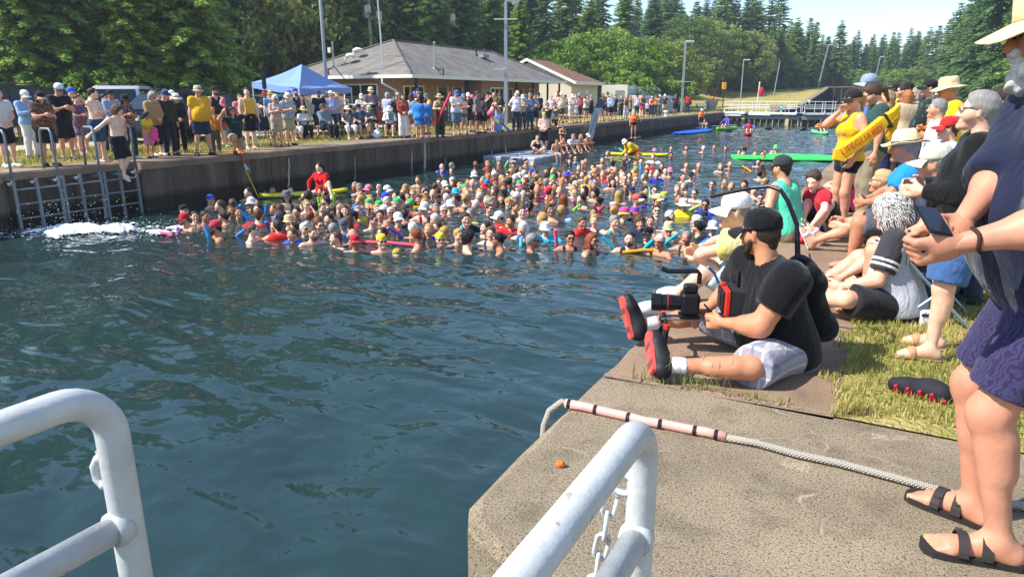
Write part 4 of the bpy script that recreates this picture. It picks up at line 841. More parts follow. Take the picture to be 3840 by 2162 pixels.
# ---- garments
def garment(kind, p, s, h, loose=0.0):
    b, sx = p.get('b', 1.0), p.get('sex', 'm'); up = s['T'] @ A_(0, 0, 1); TT = s['TT']; pup = s['Pm'] @ A_(0, 0, 1); P = []; cuts = []; wob = .0035
    necks = [Prim(s['neck']-up*.015, s['neck']+up*.2, .066, .085, sub=True, k=.012)]
    hem = lambda z: cuts.append((TT(0, 0, z), -up))
    if kind in ('tee', 'long', 'tank', 'polo', 'vest', 'swim', 'crop', 'jacket', 'wrap', 'dress'):
        i = {'tee': .016, 'polo': .016, 'long': .018, 'tank': .010, 'vest': .045, 'swim': .005, 'crop': .007, 'jacket': .026, 'wrap': .04, 'dress': .012}[kind]+loose
        P += torso_prims(s, b, sx, i)
        if kind in ('tee', 'polo', 'dress'):
            for q in 'rl': P += arm_prims(s, q, b, i+.006, p.get('slv', .62))
        if kind in ('long', 'jacket'):
            for q in 'rl': P += arm_prims(s, q, b, i, 1.93)
        if kind == 'wrap':
            for q in 'rl': P += arm_prims(s, q, b, i, 1.4)
        if kind in ('tee', 'polo', 'long', 'tank', 'jacket'):
            P += [Prim(TT(-.07, 0, -.02), TT(.07, 0, -.02), .106*b+i, fl=s['T'] @ A_(0, 1, 0), fs=.92, k=.06)]
        if kind in ('tank', 'swim', 'crop', 'vest'):
            for q in 'rl':
                sg = 1 if q == 'r' else -1
                c = s[q+'sh']+(s['T'] @ A_(sg*.035, 0, -.03)); P.append(Prim(c+up*.12, c-up*.03, .078 if kind != 'vest' else .07, sub=True, k=.01))
            if kind != 'vest': necks.append(Prim(TT(0, .12, .44 if kind == 'tank' else .4), TT(0, .08, .53), .062, .07, sub=True, k=.012)); necks.append(Prim(TT(0, -.12, .47 if kind == 'tank' else .38), TT(0, -.08, .53), .055, .07, sub=True, k=.012))
        hem({'tee': -.1, 'polo': -.1, 'long': -.09, 'tank': -.07, 'vest': .06, 'swim': -.4, 'crop': .24, 'jacket': -.12, 'wrap': -.3, 'dress': -.5}[kind])
        if kind == 'swim':
            for q in 'rl':
                sg = 1 if q == 'r' else -1; c = s[q+'hip']; P.append(Prim(c+pup*.01+s['Pm'] @ A_(sg*.12, .05, 0), c-pup*.14, .07, .11, sub=True, k=.01))
            cuts.append((s['pel']-pup*.13, -pup))
        if kind in ('dress', 'wrap'):
            P.append(Prim(s['pel']+pup*.05, (s['rkn']+s['lkn'])/2+pup*.12*(kind == 'dress'), .15*b, .22, fl=s['T'] @ A_(0, 1, 0), fs=.75, k=.06)); cuts.pop(); cuts.append(((s['rkn']+s['lkn'])/2+pup*.1, -pup))
        P += necks
    elif kind in ('shorts', 'trouser', 'short_shorts', 'capri', 'wide', 'boardies', 'trunks', 'leggings', 'bikini'):
        i = {'shorts': .018, 'trouser': .016, 'short_shorts': .014, 'capri': .014, 'wide': .02, 'boardies': .02, 'trunks': .008, 'leggings': .006, 'bikini': .005}[kind]+loose; up_ = p.get('slen') or {'shorts': .9, 'trouser': 1.97, 'short_shorts': .42, 'capri': 1.45, 'wide': 1.95, 'boardies': .98, 'trunks': .5, 'leggings': 1.93, 'bikini': .14}[kind]
        wd = {'shorts': .028, 'wide': .05, 'boardies': .032, 'trouser': .018}.get(kind, .004); wd = p.get('swd', wd)
        P += [q for q in torso_prims(s, b, sx, i)][:3]
        for q in 'rl': P += leg_prims(s, q, b, i, up_, wd)
        top = p.get('waist', .06 if sx == 'm' else .1)-(.03 if b > 1.1 else 0)
        for q_ in P[:3]: q_.cut = [(s['pel']+pup*top, pup)]
    elif kind == 'skirt':
        P += torso_prims(s, b, sx, .012)[:3]+[Prim(s['pel']+pup*.06, (s['rkn']+s['lkn'])/2, .13*b, .2+.03*b, fl=s['Pm'] @ A_(0, 1, 0), fs=.8, k=.05)]
        cuts.append((s['pel']+pup*.1, pup)); cuts.append(((s['rkn']+s['lkn'])/2+pup*.06, -pup))
    elif kind in ('shoe_r', 'shoe_l', 'sandal_r', 'sandal_l', 'sock_r', 'sock_l', 'boot_r', 'boot_l'):
        q = kind[-1]; wob = 0; an = s[q+'an']; fd = s[q+'fd']; sd = nrm(np.cross(fd, s['fup_'+q] if 'fup_'+q in s else A_(0, 0, 1))); fu = nrm(np.cross(sd, fd))
        if kind[0] == 'b': P += foot_prims(s, q, .014)+[Prim(an, an+(s[q+'kn']-an)*.4, .045, .05, cut=[(an+(s[q+'kn']-an)*.3, nrm(s[q+'kn']-an))], k=.03)]
        elif kind[1] == 'h': P += foot_prims(s, q, .012); cuts.append((an+fu*.012, fu))
        elif kind[1] == 'a': P += [Prim(an-fd*.05-fu*.068, an+fd*.19-fu*.068, .042, .042, fl=fu, fs=.28, k=.02), Prim(an+fd*.09-fu*.035, an+fd*.12-fu*.038, .047, fl=fd, fs=.5, k=.01)]
        else: P += [Prim(an-fu*.02, an+(s[q+'kn']-an)*.28, .042, .044, cut=[(an+(s[q+'kn']-an)*.24, nrm(s[q+'kn']-an))], k=.02)]
    V, F = sdfmesh(P, h, cuts, wob)
    return mesh(kind.split('_')[0], V, F, [None], True)
# ---- hair, hats, glasses in the head frame
def hair_mesh(kind, h=.0095):
    P = [Prim((0, -.022, .036), (0, -.008, .042), .094, fl=(1, 0, 0), fs=.92, k=.03)]; wob, wf = .003, 60
    face = Prim((0, .135, -.055), (0, .092, .03), .105, .052, sub=True, k=.02); ears = Prim((-.1, .03, -.06), (.1, .03, -.06), .06, sub=True, k=.02)
    if kind == 'short': P += [Prim((0, -.05, -.02), (0, -.06, -.06), .064, .045, k=.03), face, ears]
    elif kind == 'crew': P = [Prim((0, -.021, .034), (0, -.008, .039), .089, fl=(1, 0, 0), fs=.915, k=.03), Prim((0, -.05, -.02), (0, -.055, -.05), .06, .045, k=.03), face, ears]; wob = .001
    elif kind == 'bald': P = [Prim((-.03, -.06, -.01), (.03, -.06, -.01), .06, k=.03), Prim((-.064, -.02, .0), (-.064, -.01, .01), .025, k=.02), Prim((.064, -.02, .0), (.064, -.01, .01), .025, k=.02), Prim((0, 0, .1), (0, -.02, .09), .07, sub=True, k=.02)]
    elif kind == 'bob': P += [Prim((0, -.05, .0), (0, -.05, -.1), .085, .08, fl=(1, 0, 0), fs=1.05, k=.03), Prim((-.07, .0, .02), (-.075, .015, -.1), .03, .03, k=.02), Prim((.07, .0, .02), (.075, .015, -.1), .03, .03, k=.02), Prim((0, .15, -.06), (0, .098, .025), .1, .045, sub=True, k=.015)]; wob = .004
    elif kind == 'long': P += [Prim((0, -.05, .0), (0, -.075, -.26), .085, .07, fl=(0, 1, 0), fs=.75, k=.03), Prim((-.068, .0, .02), (-.085, -.02, -.22), .03, .026, k=.03), Prim((.068, .0, .02), (.085, -.02, -.22), .03, .026, k=.03), Prim((0, .15, -.06), (0, .098, .025), .1, .045, sub=True, k=.015)]; wob = .004
    elif kind == 'bun': P += [Prim((0, -.055, -.01), (0, -.05, -.045), .055, .04, k=.03), Prim((0, -.115, .055), (0, -.12, .06), .04, k=.01), face, ears]
    elif kind == 'pony': P += [Prim((0, -.055, -.01), (0, -.05, -.045), .055, .04, k=.03), Prim((0, -.11, .05), (0, -.15, .0), .03, .035, k=.015), Prim((0, -.15, .0), (0, -.14, -.16), .035, .018, k=.02), face, ears]
    elif kind == 'curly': P = [Prim((0, -.025, .04), (0, -.01, .045), .108, fl=(1, 0, 0), fs=.95, k=.03), Prim((0, -.055, -.01), (0, -.065, -.07), .09, .07, k=.03), Prim((-.07, -.01, 0), (-.075, -.01, -.05), .035, k=.03), Prim((.07, -.01, 0), (.075, -.01, -.05), .035, k=.03), Prim((0, .145, -.055), (0, .105, .02), .105, .045, sub=True, k=.02)]; wob, wf = .009, 75
    elif kind == 'wet': P = [Prim((0, -.022, .034), (0, -.008, .04), .0885, fl=(1, 0, 0), fs=.915, k=.03), Prim((0, -.055, -.02), (0, -.06, -.12), .055, .035, k=.03), face, ears]; wob = .002
    elif kind == 'beard': P = [Prim((0, .055, -.078), (0, .072, -.092), .04, .034, k=.03), Prim((-.058, .02, -.03), (-.04, .055, -.08), .02, .024, k=.02), Prim((.058, .02, -.03), (.04, .055, -.08), .02, .024, k=.02), Prim((-.022, .09, -.048), (.022, .09, -.048), .009, k=.008), Prim((-.014, .105, -.064), (.014, .105, -.064), .009, sub=True, k=.006)]; wob = .0025
    elif kind == 'bigbeard': P = [Prim((0, .055, -.08), (0, .085, -.125), .05, .035, k=.03), Prim((-.062, .02, -.025), (-.04, .06, -.09), .022, .03, k=.02), Prim((.062, .02, -.025), (.04, .06, -.09), .022, .03, k=.02), Prim((-.024, .094, -.047), (.024, .094, -.047), .013, k=.01)]; wob, wf = .005, 90
    V, F = sdfmesh(P, h, wob=wob, wf=wf); return mesh("beard" if 'beard' in kind else "hair", V, F, [None], True)
def hat_mesh(kind):
    m = MB(); n = 22
    if kind in ('cap', 'capback'):
        m.lathe([(.098, .028), (.1, .05), (.096, .085), (.078, .118), (.045, .137), (.012, .143), (0, .143)], (0, -.014, .004), n, .93, 1.06); m.m = 1
        sg = 1 if kind == 'cap' else -1; V = []; F = []; k = 11
        for i in range(k):
            a = R(-62+124*i/(k-1))
            for j, (rr, dz) in enumerate(((.094, .0), (.13, -.006), (.162, -.02))):
                rx = .9 if j == 0 else .86; V.append((math.sin(a)*rr*rx*(1 if j == 0 else .98), sg*(math.cos(a)*rr*(1.06 if j == 0 else 1.16)-.008), .036+dz-abs(math.sin(a))**2*.02*j))
        V += [(x, y, z-.005) for x, y, z in V]; q = k*3
        for i in range(k-1):
            for j in range(2): a = i*3+j; F += [(a, a+1, a+4, a+3), (q+a+3, q+a+4, q+a+1, q+a)]
            F.append((i*3+2, q+i*3+2, q+i*3+5, i*3+5))
        m.add(V, F); m.m = 0; m.lathe([(.0, .0), (.011, 0), (.008, .007), (0, .009)], (0, -.014, .145), 8)
    elif kind == 'swimcap': m.lathe([(.092, .02), (.097, .05), (.094, .085), (.075, .117), (.042, .134), (.01, .139), (0, .139)], (0, -.012, .0), n, .88, 1.04)
    elif kind == 'visor':
        m.lathe([(.095, .03), (.099, .05), (.096, .07), (.093, .05), (.093, .03), (.095, .03)], (0, -.012, .004), n, .93, 1.06)
        m.m = 1; V = []; F = []
        for i in range(9):
            a = R(-60+120*i/8); V += [(math.sin(a)*.09, math.cos(a)*.1-.01, .038), (math.sin(a)*.145, math.cos(a)*.185-.01, .02)]
        m.add(V+[(x, y, z-.005) for x, y, z in V], [(2*i, 2*i+1, 2*i+3, 2*i+2) for i in range(8)]+[(18+2*i+2, 18+2*i+3, 18+2*i+1, 18+2*i) for i in range(8)])
    else:
        br, dr, ch, tw = {'sun': (.185, -.03, .105, .085), 'straw': (.2, -.012, .11, .08), 'panama': (.175, .008, .12, .075), 'bucket': (.135, -.04, .10, .082), 'fedora': (.155, .012, .11, .07), 'cowboy': (.18, .02, .12, .07)}[kind]
        m.lathe([(.099, .036), (.1, .06), (tw+.012, .035+ch*.72), (tw-.01, .035+ch), (.03, .033+ch*(.93 if kind in ('panama', 'fedora', 'cowboy') else 1.03)), (0, .033+ch*(.9 if kind in ('panama', 'fedora', 'cowboy') else 1.03))], (0, -.012, 0), n, .94, 1.08)
        m.m = 1; k = 28; V = []
        for i in range(k):
            a = 2*math.pi*i/k; lift = (.045*abs(math.cos(a))**3 if kind == 'cowboy' else 0)+.012*math.sin(2*a+1)+.006*math.sin(5*a)
            for j, t in enumerate((0, .5, 1.0)): rr = .097+(br-.097)*t; V.append((math.cos(a)*rr*.95, math.sin(a)*rr*1.06-.012, .04+dr*t+lift*t-.0*t))
        q = len(V); V += [(x, y, z-.006) for x, y, z in V]; F = []
        for i in range(k):
            i2 = (i+1) % k
            for j in range(2): F += [(i*3+j, i*3+j+1, i2*3+j+1, i2*3+j), (q+i2*3+j, q+i2*3+j+1, q+i*3+j+1, q+i*3+j)]
            F.append((i*3+2, q+i*3+2, q+i2*3+2, i2*3+2))
        m.add(V, F); m.m = 2; m.lathe([(.1005, .037), (.1015, .04), (.1, .062), (.0985, .062)], (0, -.012, .001), n, .94, 1.08)
    me = m.me("hat", [None, None, None], True); return me
def glasses_mesh(kind):
    m = MB(); zc = .011
    for sg in (-1, 1):
        m.m = 0; V = []; k = 12
        for i in range(k): a = 2*math.pi*i/k; x = sg*.0315+math.cos(a)*.0245; V.append((x, .1035-abs(x)**2*5.5, zc+math.sin(a)*.0185*(1 if math.sin(a) < 0 else .85)))
        m.add(V+[(x*1.02, y-.004, z) for x, y, z in V], [tuple(range(k))[::-1], tuple(range(k, 2*k))]+[(i, (i+1) % k, k+(i+1) % k, k+i) for i in range(k)]); m.m = 1
        if kind == 'goggles': m.tube([(sg*.055, .088, zc), (sg*.075, .02, zc+.012), (sg*.06, -.075, zc+.02), (0, -.112, zc+.02)], .006, 5)
        else: m.tube([(sg*.054, .088, zc+.008), (sg*.072, .04, zc+.01), (sg*.077, -.005, zc+.006)], .0032, 5)
    m.m = 1; m.tube([(-.012, .104, zc+.006), (0, .107, zc+.008), (.012, .104, zc+.006)], .003, 5)
    return m.me("sunglasses", [None, None], True)
CACHE = {}
def cached(k, f):
    if k not in CACHE: CACHE[k] = f()
    return CACHE[k]
def put(name, me, par, mats, M=None, t=None):
    o = obj(name, me, par)
    if M is not None: o.matrix_local = Matrix.Translation(Vector(t)) @ Matrix(np.asarray(M).tolist()).to_4x4()
    for i, m_ in enumerate(mats):
        if i < len(o.material_slots): o.material_slots[i].link = 'OBJECT'; o.material_slots[i].material = m_
    return o
SKIN = {'a': '#e3b498', 'b': '#d49d7e', 'c': '#bd8464', 'd': '#ebc5ac', 'e': '#8a5a3e', 'f': '#5a3a28'}
def lod(h): return .0075 if h < .014 else .011 if h < .024 else .015 if h < .034 else .025
def cm(c):
    return c if not isinstance(c, (str, tuple)) else mat('cloth', *(c if isinstance(c, tuple) else (c,)))
def dress(par, p, key, s, h, top=None, bot=None, hair=None, hat=None, gl=None, shoes=None, beard=None, sock=None, extra=()):
    for g in (bot, top)+tuple(extra):
        if not g: continue
        kind, c = g[0], g[1]; me = cached(('g', kind, key, h, g[2] if len(g) > 2 else 0), lambda: garment(kind, p, s, h, g[2] if len(g) > 2 else 0.0))
        nm = {'tee': 'shirt', 'polo': 'shirt', 'long': 'shirt', 'tank': 'top', 'crop': 'top', 'swim': 'swimsuit', 'vest': 'life_vest', 'boardies': 'shorts', 'short_shorts': 'shorts', 'wide': 'trousers', 'trouser': 'trousers', 'capri': 'trousers', 'bikini': 'swim_bottoms', 'trunks': 'shorts', 'wrap': 'towel_wrap'}.get(kind, kind)
        put(nm, me, par, [mat('foam', c) if kind == 'vest' and isinstance(c, str) else cm(c)])
    if shoes and not p.get('nolegs'):
        kd, c = shoes if isinstance(shoes, tuple) else ('shoe', shoes)
        for q in 'rl': put('shoe' if kd != 'sandal' else 'sandal', cached(('s', kd, q, key, h), lambda: garment(kd+'_'+q, p, s, h)), par, [mat('plain', c, .6)])
        if sock:
            for q in 'rl': put('sock', cached(('k', q, key, h), lambda: garment('sock_'+q, p, s, h)), par, [cm(sock)])
    hh = p.get('hs', 1.0)
    if hair: put("hair", cached(('h', hair[0], lod(h)), lambda: hair_mesh(hair[0], lod(h))), par, [mat('hair', hair[1])], s['Hd']*hh, s['head'])
    if beard: put("beard", cached(('h', beard[0], lod(h)), lambda: hair_mesh(beard[0], lod(h)*.8)), par, [mat('hair', beard[1])], s['Hd']*hh, s['head'])
    if hat:
        c = [mat('cloth', q) for q in hat[1:]]; c = (c*3)[:3] if len(c) < 2 else (c+c[:1])[:3]
        put({'cap': 'cap', 'capback': 'cap', 'swimcap': 'swim_cap', 'visor': 'visor'}.get(hat[0], 'hat'), cached(('hat', hat[0]), lambda: hat_mesh(hat[0])), par, c, s['Hd']*hh, s['head'])
    if gl: put("goggles" if gl == 'goggles' else "sunglasses" if gl != 'clear' else "glasses", cached(('gl', gl == 'goggles'), lambda: glasses_mesh(gl)), par, [mat('glass', '#101216' if gl != 'clear' else '#b89a86', .12), mat('plain', '#1a1a1c', .4)], s['Hd']*hh, s['head'])
POSES = {
 'stand': {}, 'stand2': dict(rf=(.15, .05, .075), lf=(-.09, -.05, .075), hy=20, rh=(.24, .1, .9)), 'walkish': dict(rf=(.1, .12, .075), lf=(-.1, -.1, .075), hy=-25),
 'hips': dict(rh=(.15, .06, 1.02), re=(1, -.3, -.1), lh=(-.15, .06, 1.02), le=(-1, -.3, -.1), hkr='grip', hkl='grip'), 'hip1': dict(rh=(.15, .06, 1.02), re=(1, -.3, -.1), hkr='grip'),
 'cross': dict(rh=(-.10, .2, 1.2), lh=(.10, .17, 1.17), re=(.8, .2, -1), le=(-.8, .2, -1)), 'phone': dict(rh=(.05, .27, 1.2), lh=(-.05, .26, 1.18), re=(.7, -.2, -1), le=(-.7, -.2, -1), hp=18, hkr='grip', hkl='grip'),
 'photo': dict(rh=(.06, .3, 1.5), lh=(-.06, .3, 1.48), re=(.9, -.1, -1), le=(-.9, -.1, -1), hkr='grip', hkl='grip'), 'front': dict(rh=(.04, .2, 1.0), lh=(-.04, .21, .99), re=(.8, -.3, -.4), le=(-.8, -.3, -.4), hkr='grip', hkl='grip'),
 'face': dict(rh=(.03, .16, 1.5), re=(.8, .2, -1), lh=(-.05, .22, 1.15), le=(-.7, 0, -1)), 'point': dict(rh=(.3, .45, 1.35), re=(.5, 0, -1), hkr='flat'), 'hold': dict(rh=(.08, .25, 1.15), lh=(-.12, .24, 1.08), re=(.8, -.2, -1), le=(-.8, -.2, -1), hkr='grip', hkl='grip', hp=8),
 'behind': dict(rh=(.05, -.16, .95), lh=(-.05, -.17, .95), re=(1, -.6, 0), le=(-1, -.6, 0)), 'bend': dict(pel=(0, -.1, .93), lean=52, hw=1, hp=25, rh=(.2, .5, .7), lh=(-.2, .5, .7)),
 'sit': dict(pel=(0, 0, .50), lean=-8, hp=0, hw=1, rf=(.13, .46, .075), lf=(-.13, .46, .075), rk=(.1, .3, 1), lk=(-.1, .3, 1), rh=(.13, .3, .62), lh=(-.13, .3, .62), re=(1, -.3, -.3), le=(-1, -.3, -.3), plean=-5),
 'sit2': dict(pel=(0, 0, .50), lean=6, hw=1, hp=10, rf=(.16, .42, .075), lf=(-.1, .5, .075), rk=(.1, .3, 1), lk=(-.1, .3, 1), rh=(.05, .33, .78), lh=(-.06, .33, .75), re=(1, -.3, -.6), le=(-1, -.3, -.6), hkr='grip', hkl='grip'),
 'kneel': dict(pel=(0, -.02, .5), lean=-2, hw=1, rf=(.14, .25, .075), rk=(.2, 1, .6), lf=(-.1, -.35, .1), lk=(-.1, 1, -.4), lfd=(0, -.3, -1), rh=(.3, .1, 1.15), re=(1, .2, -.5), lh=(-.35, .05, 1.35), le=(-1, .2, -.5), hkl='grip'),
 'crossleg': dict(pel=(0, 0, .12), lean=4, hw=1, rf=(-.12, .3, .09), lf=(.12, .34, .09), rk=(1, .4, .6), lk=(-1, .4, .6), rfd=(-1, .4, 0), lfd=(1, .4, 0), rh=(.16, .3, .25), lh=(-.16, .3, .25), re=(1, -.4, 0), le=(-1, -.4, 0)),
 'hugknee': dict(pel=(0, 0, .12), lean=22, hw=1, hp=6, rf=(.13, .5, .075), lf=(-.13, .5, .075), rk=(.2, .2, 1), lk=(-.2, .2, 1), rh=(.08, .5, .42), lh=(-.08, .5, .42), re=(1, -.2, -.2), le=(-1, -.2, -.2)),
 'edge': dict(pel=(0, 0, .12), lean=8, hw=1, rf=(.1, .5, -.32), lf=(-.1, .5, -.32), rk=(.1, 1, .6), lk=(-.1, 1, .6), rh=(.22, .15, .06), lh=(-.22, .15, .06), re=(1, -.6, 0), le=(-1, -.6, 0)),
}
def fig(label, px=None, pos=None, face=None, H=1.72, pose='stand', sex='m', b=1.0, skin='a', h=.022, hh=.0125, group=None, z=0.0, hy=None, name="person", rz=None, mod=None, key=None, cat="person", **out):
    """a person standing (or sitting) with the root at photo pixel px on height z; face: heading in degrees in the picture's ground frame, 0 = towards the camera, positive = turned to picture right"""
    p = dict(POSES[pose]) if isinstance(pose, str) else dict(pose); p['sex'] = sex; p['b'] = b
    if hy is not None: p['hy'] = p.get('hy', 0)+hy
    if mod: p.update(mod)
    L = Vector(pos) if pos is not None else PZ(px[0], px[1], z)
    if rz is None:
        tc = math.atan2(-L.y, -L.x)-math.pi/2      # local +Y towards the camera
        rz = tc+R(face or 0)
    k = key or (str(pose) if isinstance(pose, str) else id(pose), sex, b, p.get('hy', 0), str(mod))
    me, s = cached(('b', k, h, hh), lambda: body_mesh(p, h, hh))
    o = thing(name, label, cat, L, rz, group, H/1.75); put("body", me, o, [mat('skin', SKIN.get(skin, skin))])
    dress(o, p, k, s, h, **out); o['_s'] = 0; del o['_s']
    return o, s
# =================================================================== PEOPLE AND THINGS ON THE FAR BANK
def G(label, px, H, pose, sex, b, face, top=None, bot=None, hair=None, **k):
    far = px[0] > 1480
    k.setdefault('h', .046 if px[0] > 2050 else .04 if far else .031); k.setdefault('hh', .024 if px[0] > 2050 else .02 if far else .0155)
    k.setdefault('shoes', '#2b2a2c')
    return fig(label, px, None, face, H, pose, sex, b, group="spectators on the far bank", top=top, bot=bot, hair=hair, **k)
BR, DB, BK, GY, WH, BL, RD = '#4a3222', '#2c1d14', '#15110f', '#8d8a86', '#d8d4cc', '#b08a55', '#7a3a1c'
NV, DN, KH = '#1c2438', '#2c3a55', '#b3a383'
LEO = ('#6a4a38', 'spots', '#3a241a', '#8a6a50'); FLO = ('#1e2338', 'spots', '#c9a7a0', '#8c4a50'); FLW = ('#c9c6cc', 'spots', '#b0303c', '#2c2f50'); FLB = ('#b9c4cc', 'spots', '#39424e', '#7d8c98')
G("man in white shirt and black shorts at the picture edge by the ladders", (40, 628), 1.72, 'front', 'm', 1.0, 30, ('tee', '#d8d6d4'), ('shorts', '#17181c'), ('short', BR), shoes='#d9d6d0')
G("woman in orange tank top and white shorts covering her mouth", (92, 545), 1.62, 'face', 'f', .95, 30, ('tank', '#d9763f'), ('short_shorts', '#e6e3e2'), ('long', DB), gl='sun', skin='b', shoes='#e8e5e0')
G("man in straw hat and grey tee behind the woman in orange", (20, 540), 1.86, 'stand', 'm', 1.1, 30, ('tee', '#4a4d55'), ('shorts', '#3b3a3e'), None, hat=('straw', '#b98f52', '#c49a5c', '#5c4a30'))
G("man in white cap and pale blue shirt with white trousers", (128, 596), 1.7, 'phone', 'm', 1.0, 35, ('long', '#8fb0d8'), ('trouser', '#dcdbdc'), ('short', GY), hat=('cap', '#ececec'), gl='sun')
G("heavy woman in brown leopard blouse and black cap looking at her phone", (190, 622), 1.66, 'phone', 'f', 1.42, 25, ('tee', LEO), ('skirt', '#141316'), ('bob', BR), hat=('cap', '#1b1a1b', '#b9a382'), skin='b')
G("tall man in black tee and white and navy cap typing on phone", (258, 600), 1.86, 'phone', 'm', 1.18, 30, ('tee', '#14171f'), ('boardies', '#15161a'), ('short', GY), hat=('cap', '#dfdfdf', '#27304a'), gl='sun', beard=('beard', GY), skin='b')
G("man in bright blue cap photographing beside the tall man in black", (300, 570), 1.78, 'photo', 'm', 1.05, 35, ('tee', '#8c938c'), ('shorts', '#1a1a1e'), ('short', BR), hat=('cap', '#2c5ad0'))
G("woman in blue dress with big orange circle print", (318, 582), 1.6, 'hold', 'f', 1.1, 40, ('dress', ('#2f557d', 'spots', '#d36a30', '#8a2c26')), None, ('bun', BR), shoes=('sandal', '#3a2c22'))
G("bare chested man with crossed arms in blue patterned swim shorts", (383, 609), 1.74, 'cross', 'm', 1.02, 60, None, ('boardies', ('#1d3560', 'spots', '#2f7d86', '#16233f')), ('short', DB), skin='d', shoes=None, hy=20)
G("woman with dark hair in pink top behind the bare chested man", (418, 572), 1.62, 'stand2', 'f', 1.0, 30, ('tee', '#c98a92'), ('trouser', '#333a4d'), ('bun', BK))
G("man in black cap and light blue shirt behind the floral blouse", (444, 572), 1.72, 'front', 'm', 1.05, 35, ('long', '#8aa3c4'), ('trouser', '#20232b'), ('short', BK), hat=('cap', '#1b1b1d'), skin='c')
G("woman in navy floral blouse, jeans and black cap holding a phone", (495, 596), 1.6, 'phone', 'f', 1.15, 25, ('tee', FLO), ('trouser', '#25304a'), ('long', BK), hat=('cap', '#141416'), gl='sun', skin='c', shoes='#ddd2c8', mod=dict(slv=.95))
G("small child in yellow tee and pink shorts with pink bag", (566, 592), 1.15, 'hold', 'f', .95, 40, ('tee', '#e3c31c'), ('shorts', '#e08ab8'), ('short', BK), skin='c', hy=30, mod=dict(hs=1.25))
G("elderly woman in tan cardigan over leopard blouse and black trousers", (594, 586), 1.68, 'front', 'f', 1.15, 40, ('jacket', '#a5855c'), ('capri', '#141416'), ('curly', '#9a8f85'), gl='sun', shoes='#d8c8b4', mod=dict(hp=22))
G("man in blue fedora and dark grey shirt beside the tan cardigan", (642, 582), 1.72, 'stand', 'm', 1.05, 30, ('long', '#2b2c30'), ('trouser', '#1f2431'), ('short', WH), hat=('fedora', '#2f4a80', '#2a4272', '#151c30'), mod=dict(hp=18))
G("woman in white brimmed hat, pink top and dark cardigan", (682, 573), 1.62, 'front', 'f', 1.0, 20, ('jacket', '#24252b'), ('trouser', '#141417'), ('long', BL), hat=('sun', '#e8e2cf', '#ece6d6', '#1c1c1c'), mod=dict(hp=10))
G("man in dark cap and light blue shirt in front of the dark SUV", (618, 552), 1.76, 'stand', 'm', 1.0, 20, ('tee', '#6c87c0'), ('shorts', '#2a2c34'), ('short', DB), hat=('cap', '#23252c'), gl='sun')
G("person in white cap behind the white brimmed hat", (668, 550), 1.72, 'stand', 'm', 1.0, 10, ('tee', '#3a3c44'), ('shorts', '#2a2c34'), ('short', GY), hat=('cap', '#e6e3da'))
G("big man in plain yellow tee, tan brimmed hat and navy shorts", (768, 583), 1.82, 'stand', 'm', 1.36, 22, ('tee', '#e2a71c'), ('shorts', '#26304a'), ('short', GY), hat=('bucket', '#c9bb98', '#c9bb98', '#8f8263'), skin='b', gl='sun', sock='#141416', mod=dict(rf=(.2, .02, .075), lf=(-.16, .02, .075)))
G("bearded man in black cap and dark sleeveless top behind the yellow tee", (826, 552), 1.84, 'stand', 'm', 1.12, 30, ('tank', '#1f2330'), ('shorts', '#22242c'), ('short', BK), hat=('cap', '#1c1c1f'), beard=('beard', DB), gl='clear')
G("boy in orange tee, orange cap and camouflage trousers", (815, 571), 1.24, 'stand', 'm', 1.0, -20, ('tee', '#d98a1e'), ('trouser', ('#5c5a48', 'spots', '#3a3c2c', '#7d7a62')), ('short', BR), hat=('cap', '#d9801e'), gl='sun', shoes='#c98a90')
G("child in red tee and denim shorts behind the kneeling woman", (846, 552), 1.2, 'walkish', 'f', 1.0, 60, ('tee', '#c23a30'), ('short_shorts', '#5f7896'), ('pony', RD), shoes='#e4e2de')
G("kneeling woman in dark green polo waving a pink cloth", (888, 575), 1.72, 'kneel', 'f', 1.1, 20, ('polo', '#12302c'), ('shorts', '#9c8a68'), ('long', DB), gl='sun', skin='b', shoes='#1c1c20')
G("young lifeguard in yellow tank top and black shorts on the quay", (946, 562), 1.8, 'stand2', 'm', .98, 25, ('tank', '#edb515'), ('shorts', '#1b1517'), ('short', BR), skin='d', hy=-50, shoes=('sandal', '#2a2522'))
G("woman in pink tee behind the young lifeguard", (915, 548), 1.64, 'stand', 'f', 1.0, 20, ('tee', '#e0808c'), ('shorts', '#30343e'), ('bun', BR))
G("white haired woman in red and navy floral sleeveless blouse", (1045, 550), 1.6, 'phone', 'f', 1.05, 15, ('tank', FLW), ('shorts', KH), ('curly', WH), gl='sun', skin='b', shoes='#c98a90')
G("man in white hat and pale fish print shirt with khaki shorts", (1090, 546), 1.66, 'phone', 'm', 1.15, 25, ('tee', FLB), ('shorts', KH), ('short', GY), hat=('bucket', '#e3dcc4', '#e3dcc4', '#8f8263'), gl='sun')
G("man in blue tee and straw hat behind the white haired woman", (1030, 528), 1.74, 'stand', 'm', 1.15, 10, ('tee', '#5f82ac'), ('shorts', KH), None, hat=('straw', '#c9b173', '#cfb87d', '#5c4a30'))
G("person in red cap and black tee at the canopy corner post", (1008, 522), 1.72, 'cross', 'm', 1.0, -30, ('tee', '#17181d'), ('shorts', '#2a2c34'), ('short', BR), hat=('cap', '#c0272d'))
G("man in purple cap between the fish print shirt and navy tank", (1096, 520), 1.76, 'stand', 'm', 1.05, 20, ('tee', '#4a5576'), ('shorts', '#2a2c34'), ('short', GY), hat=('cap', '#6a63b8'))
G("man in navy tank top and striped cap under the canopy", (1120, 524), 1.82, 'stand', 'm', 1.08, 30, ('tank', '#20294a'), ('shorts', '#2a2c34'), ('short', DB), hat=('cap', '#3a4a80', '#8a8fb0'), gl='sun', beard=('beard', DB))
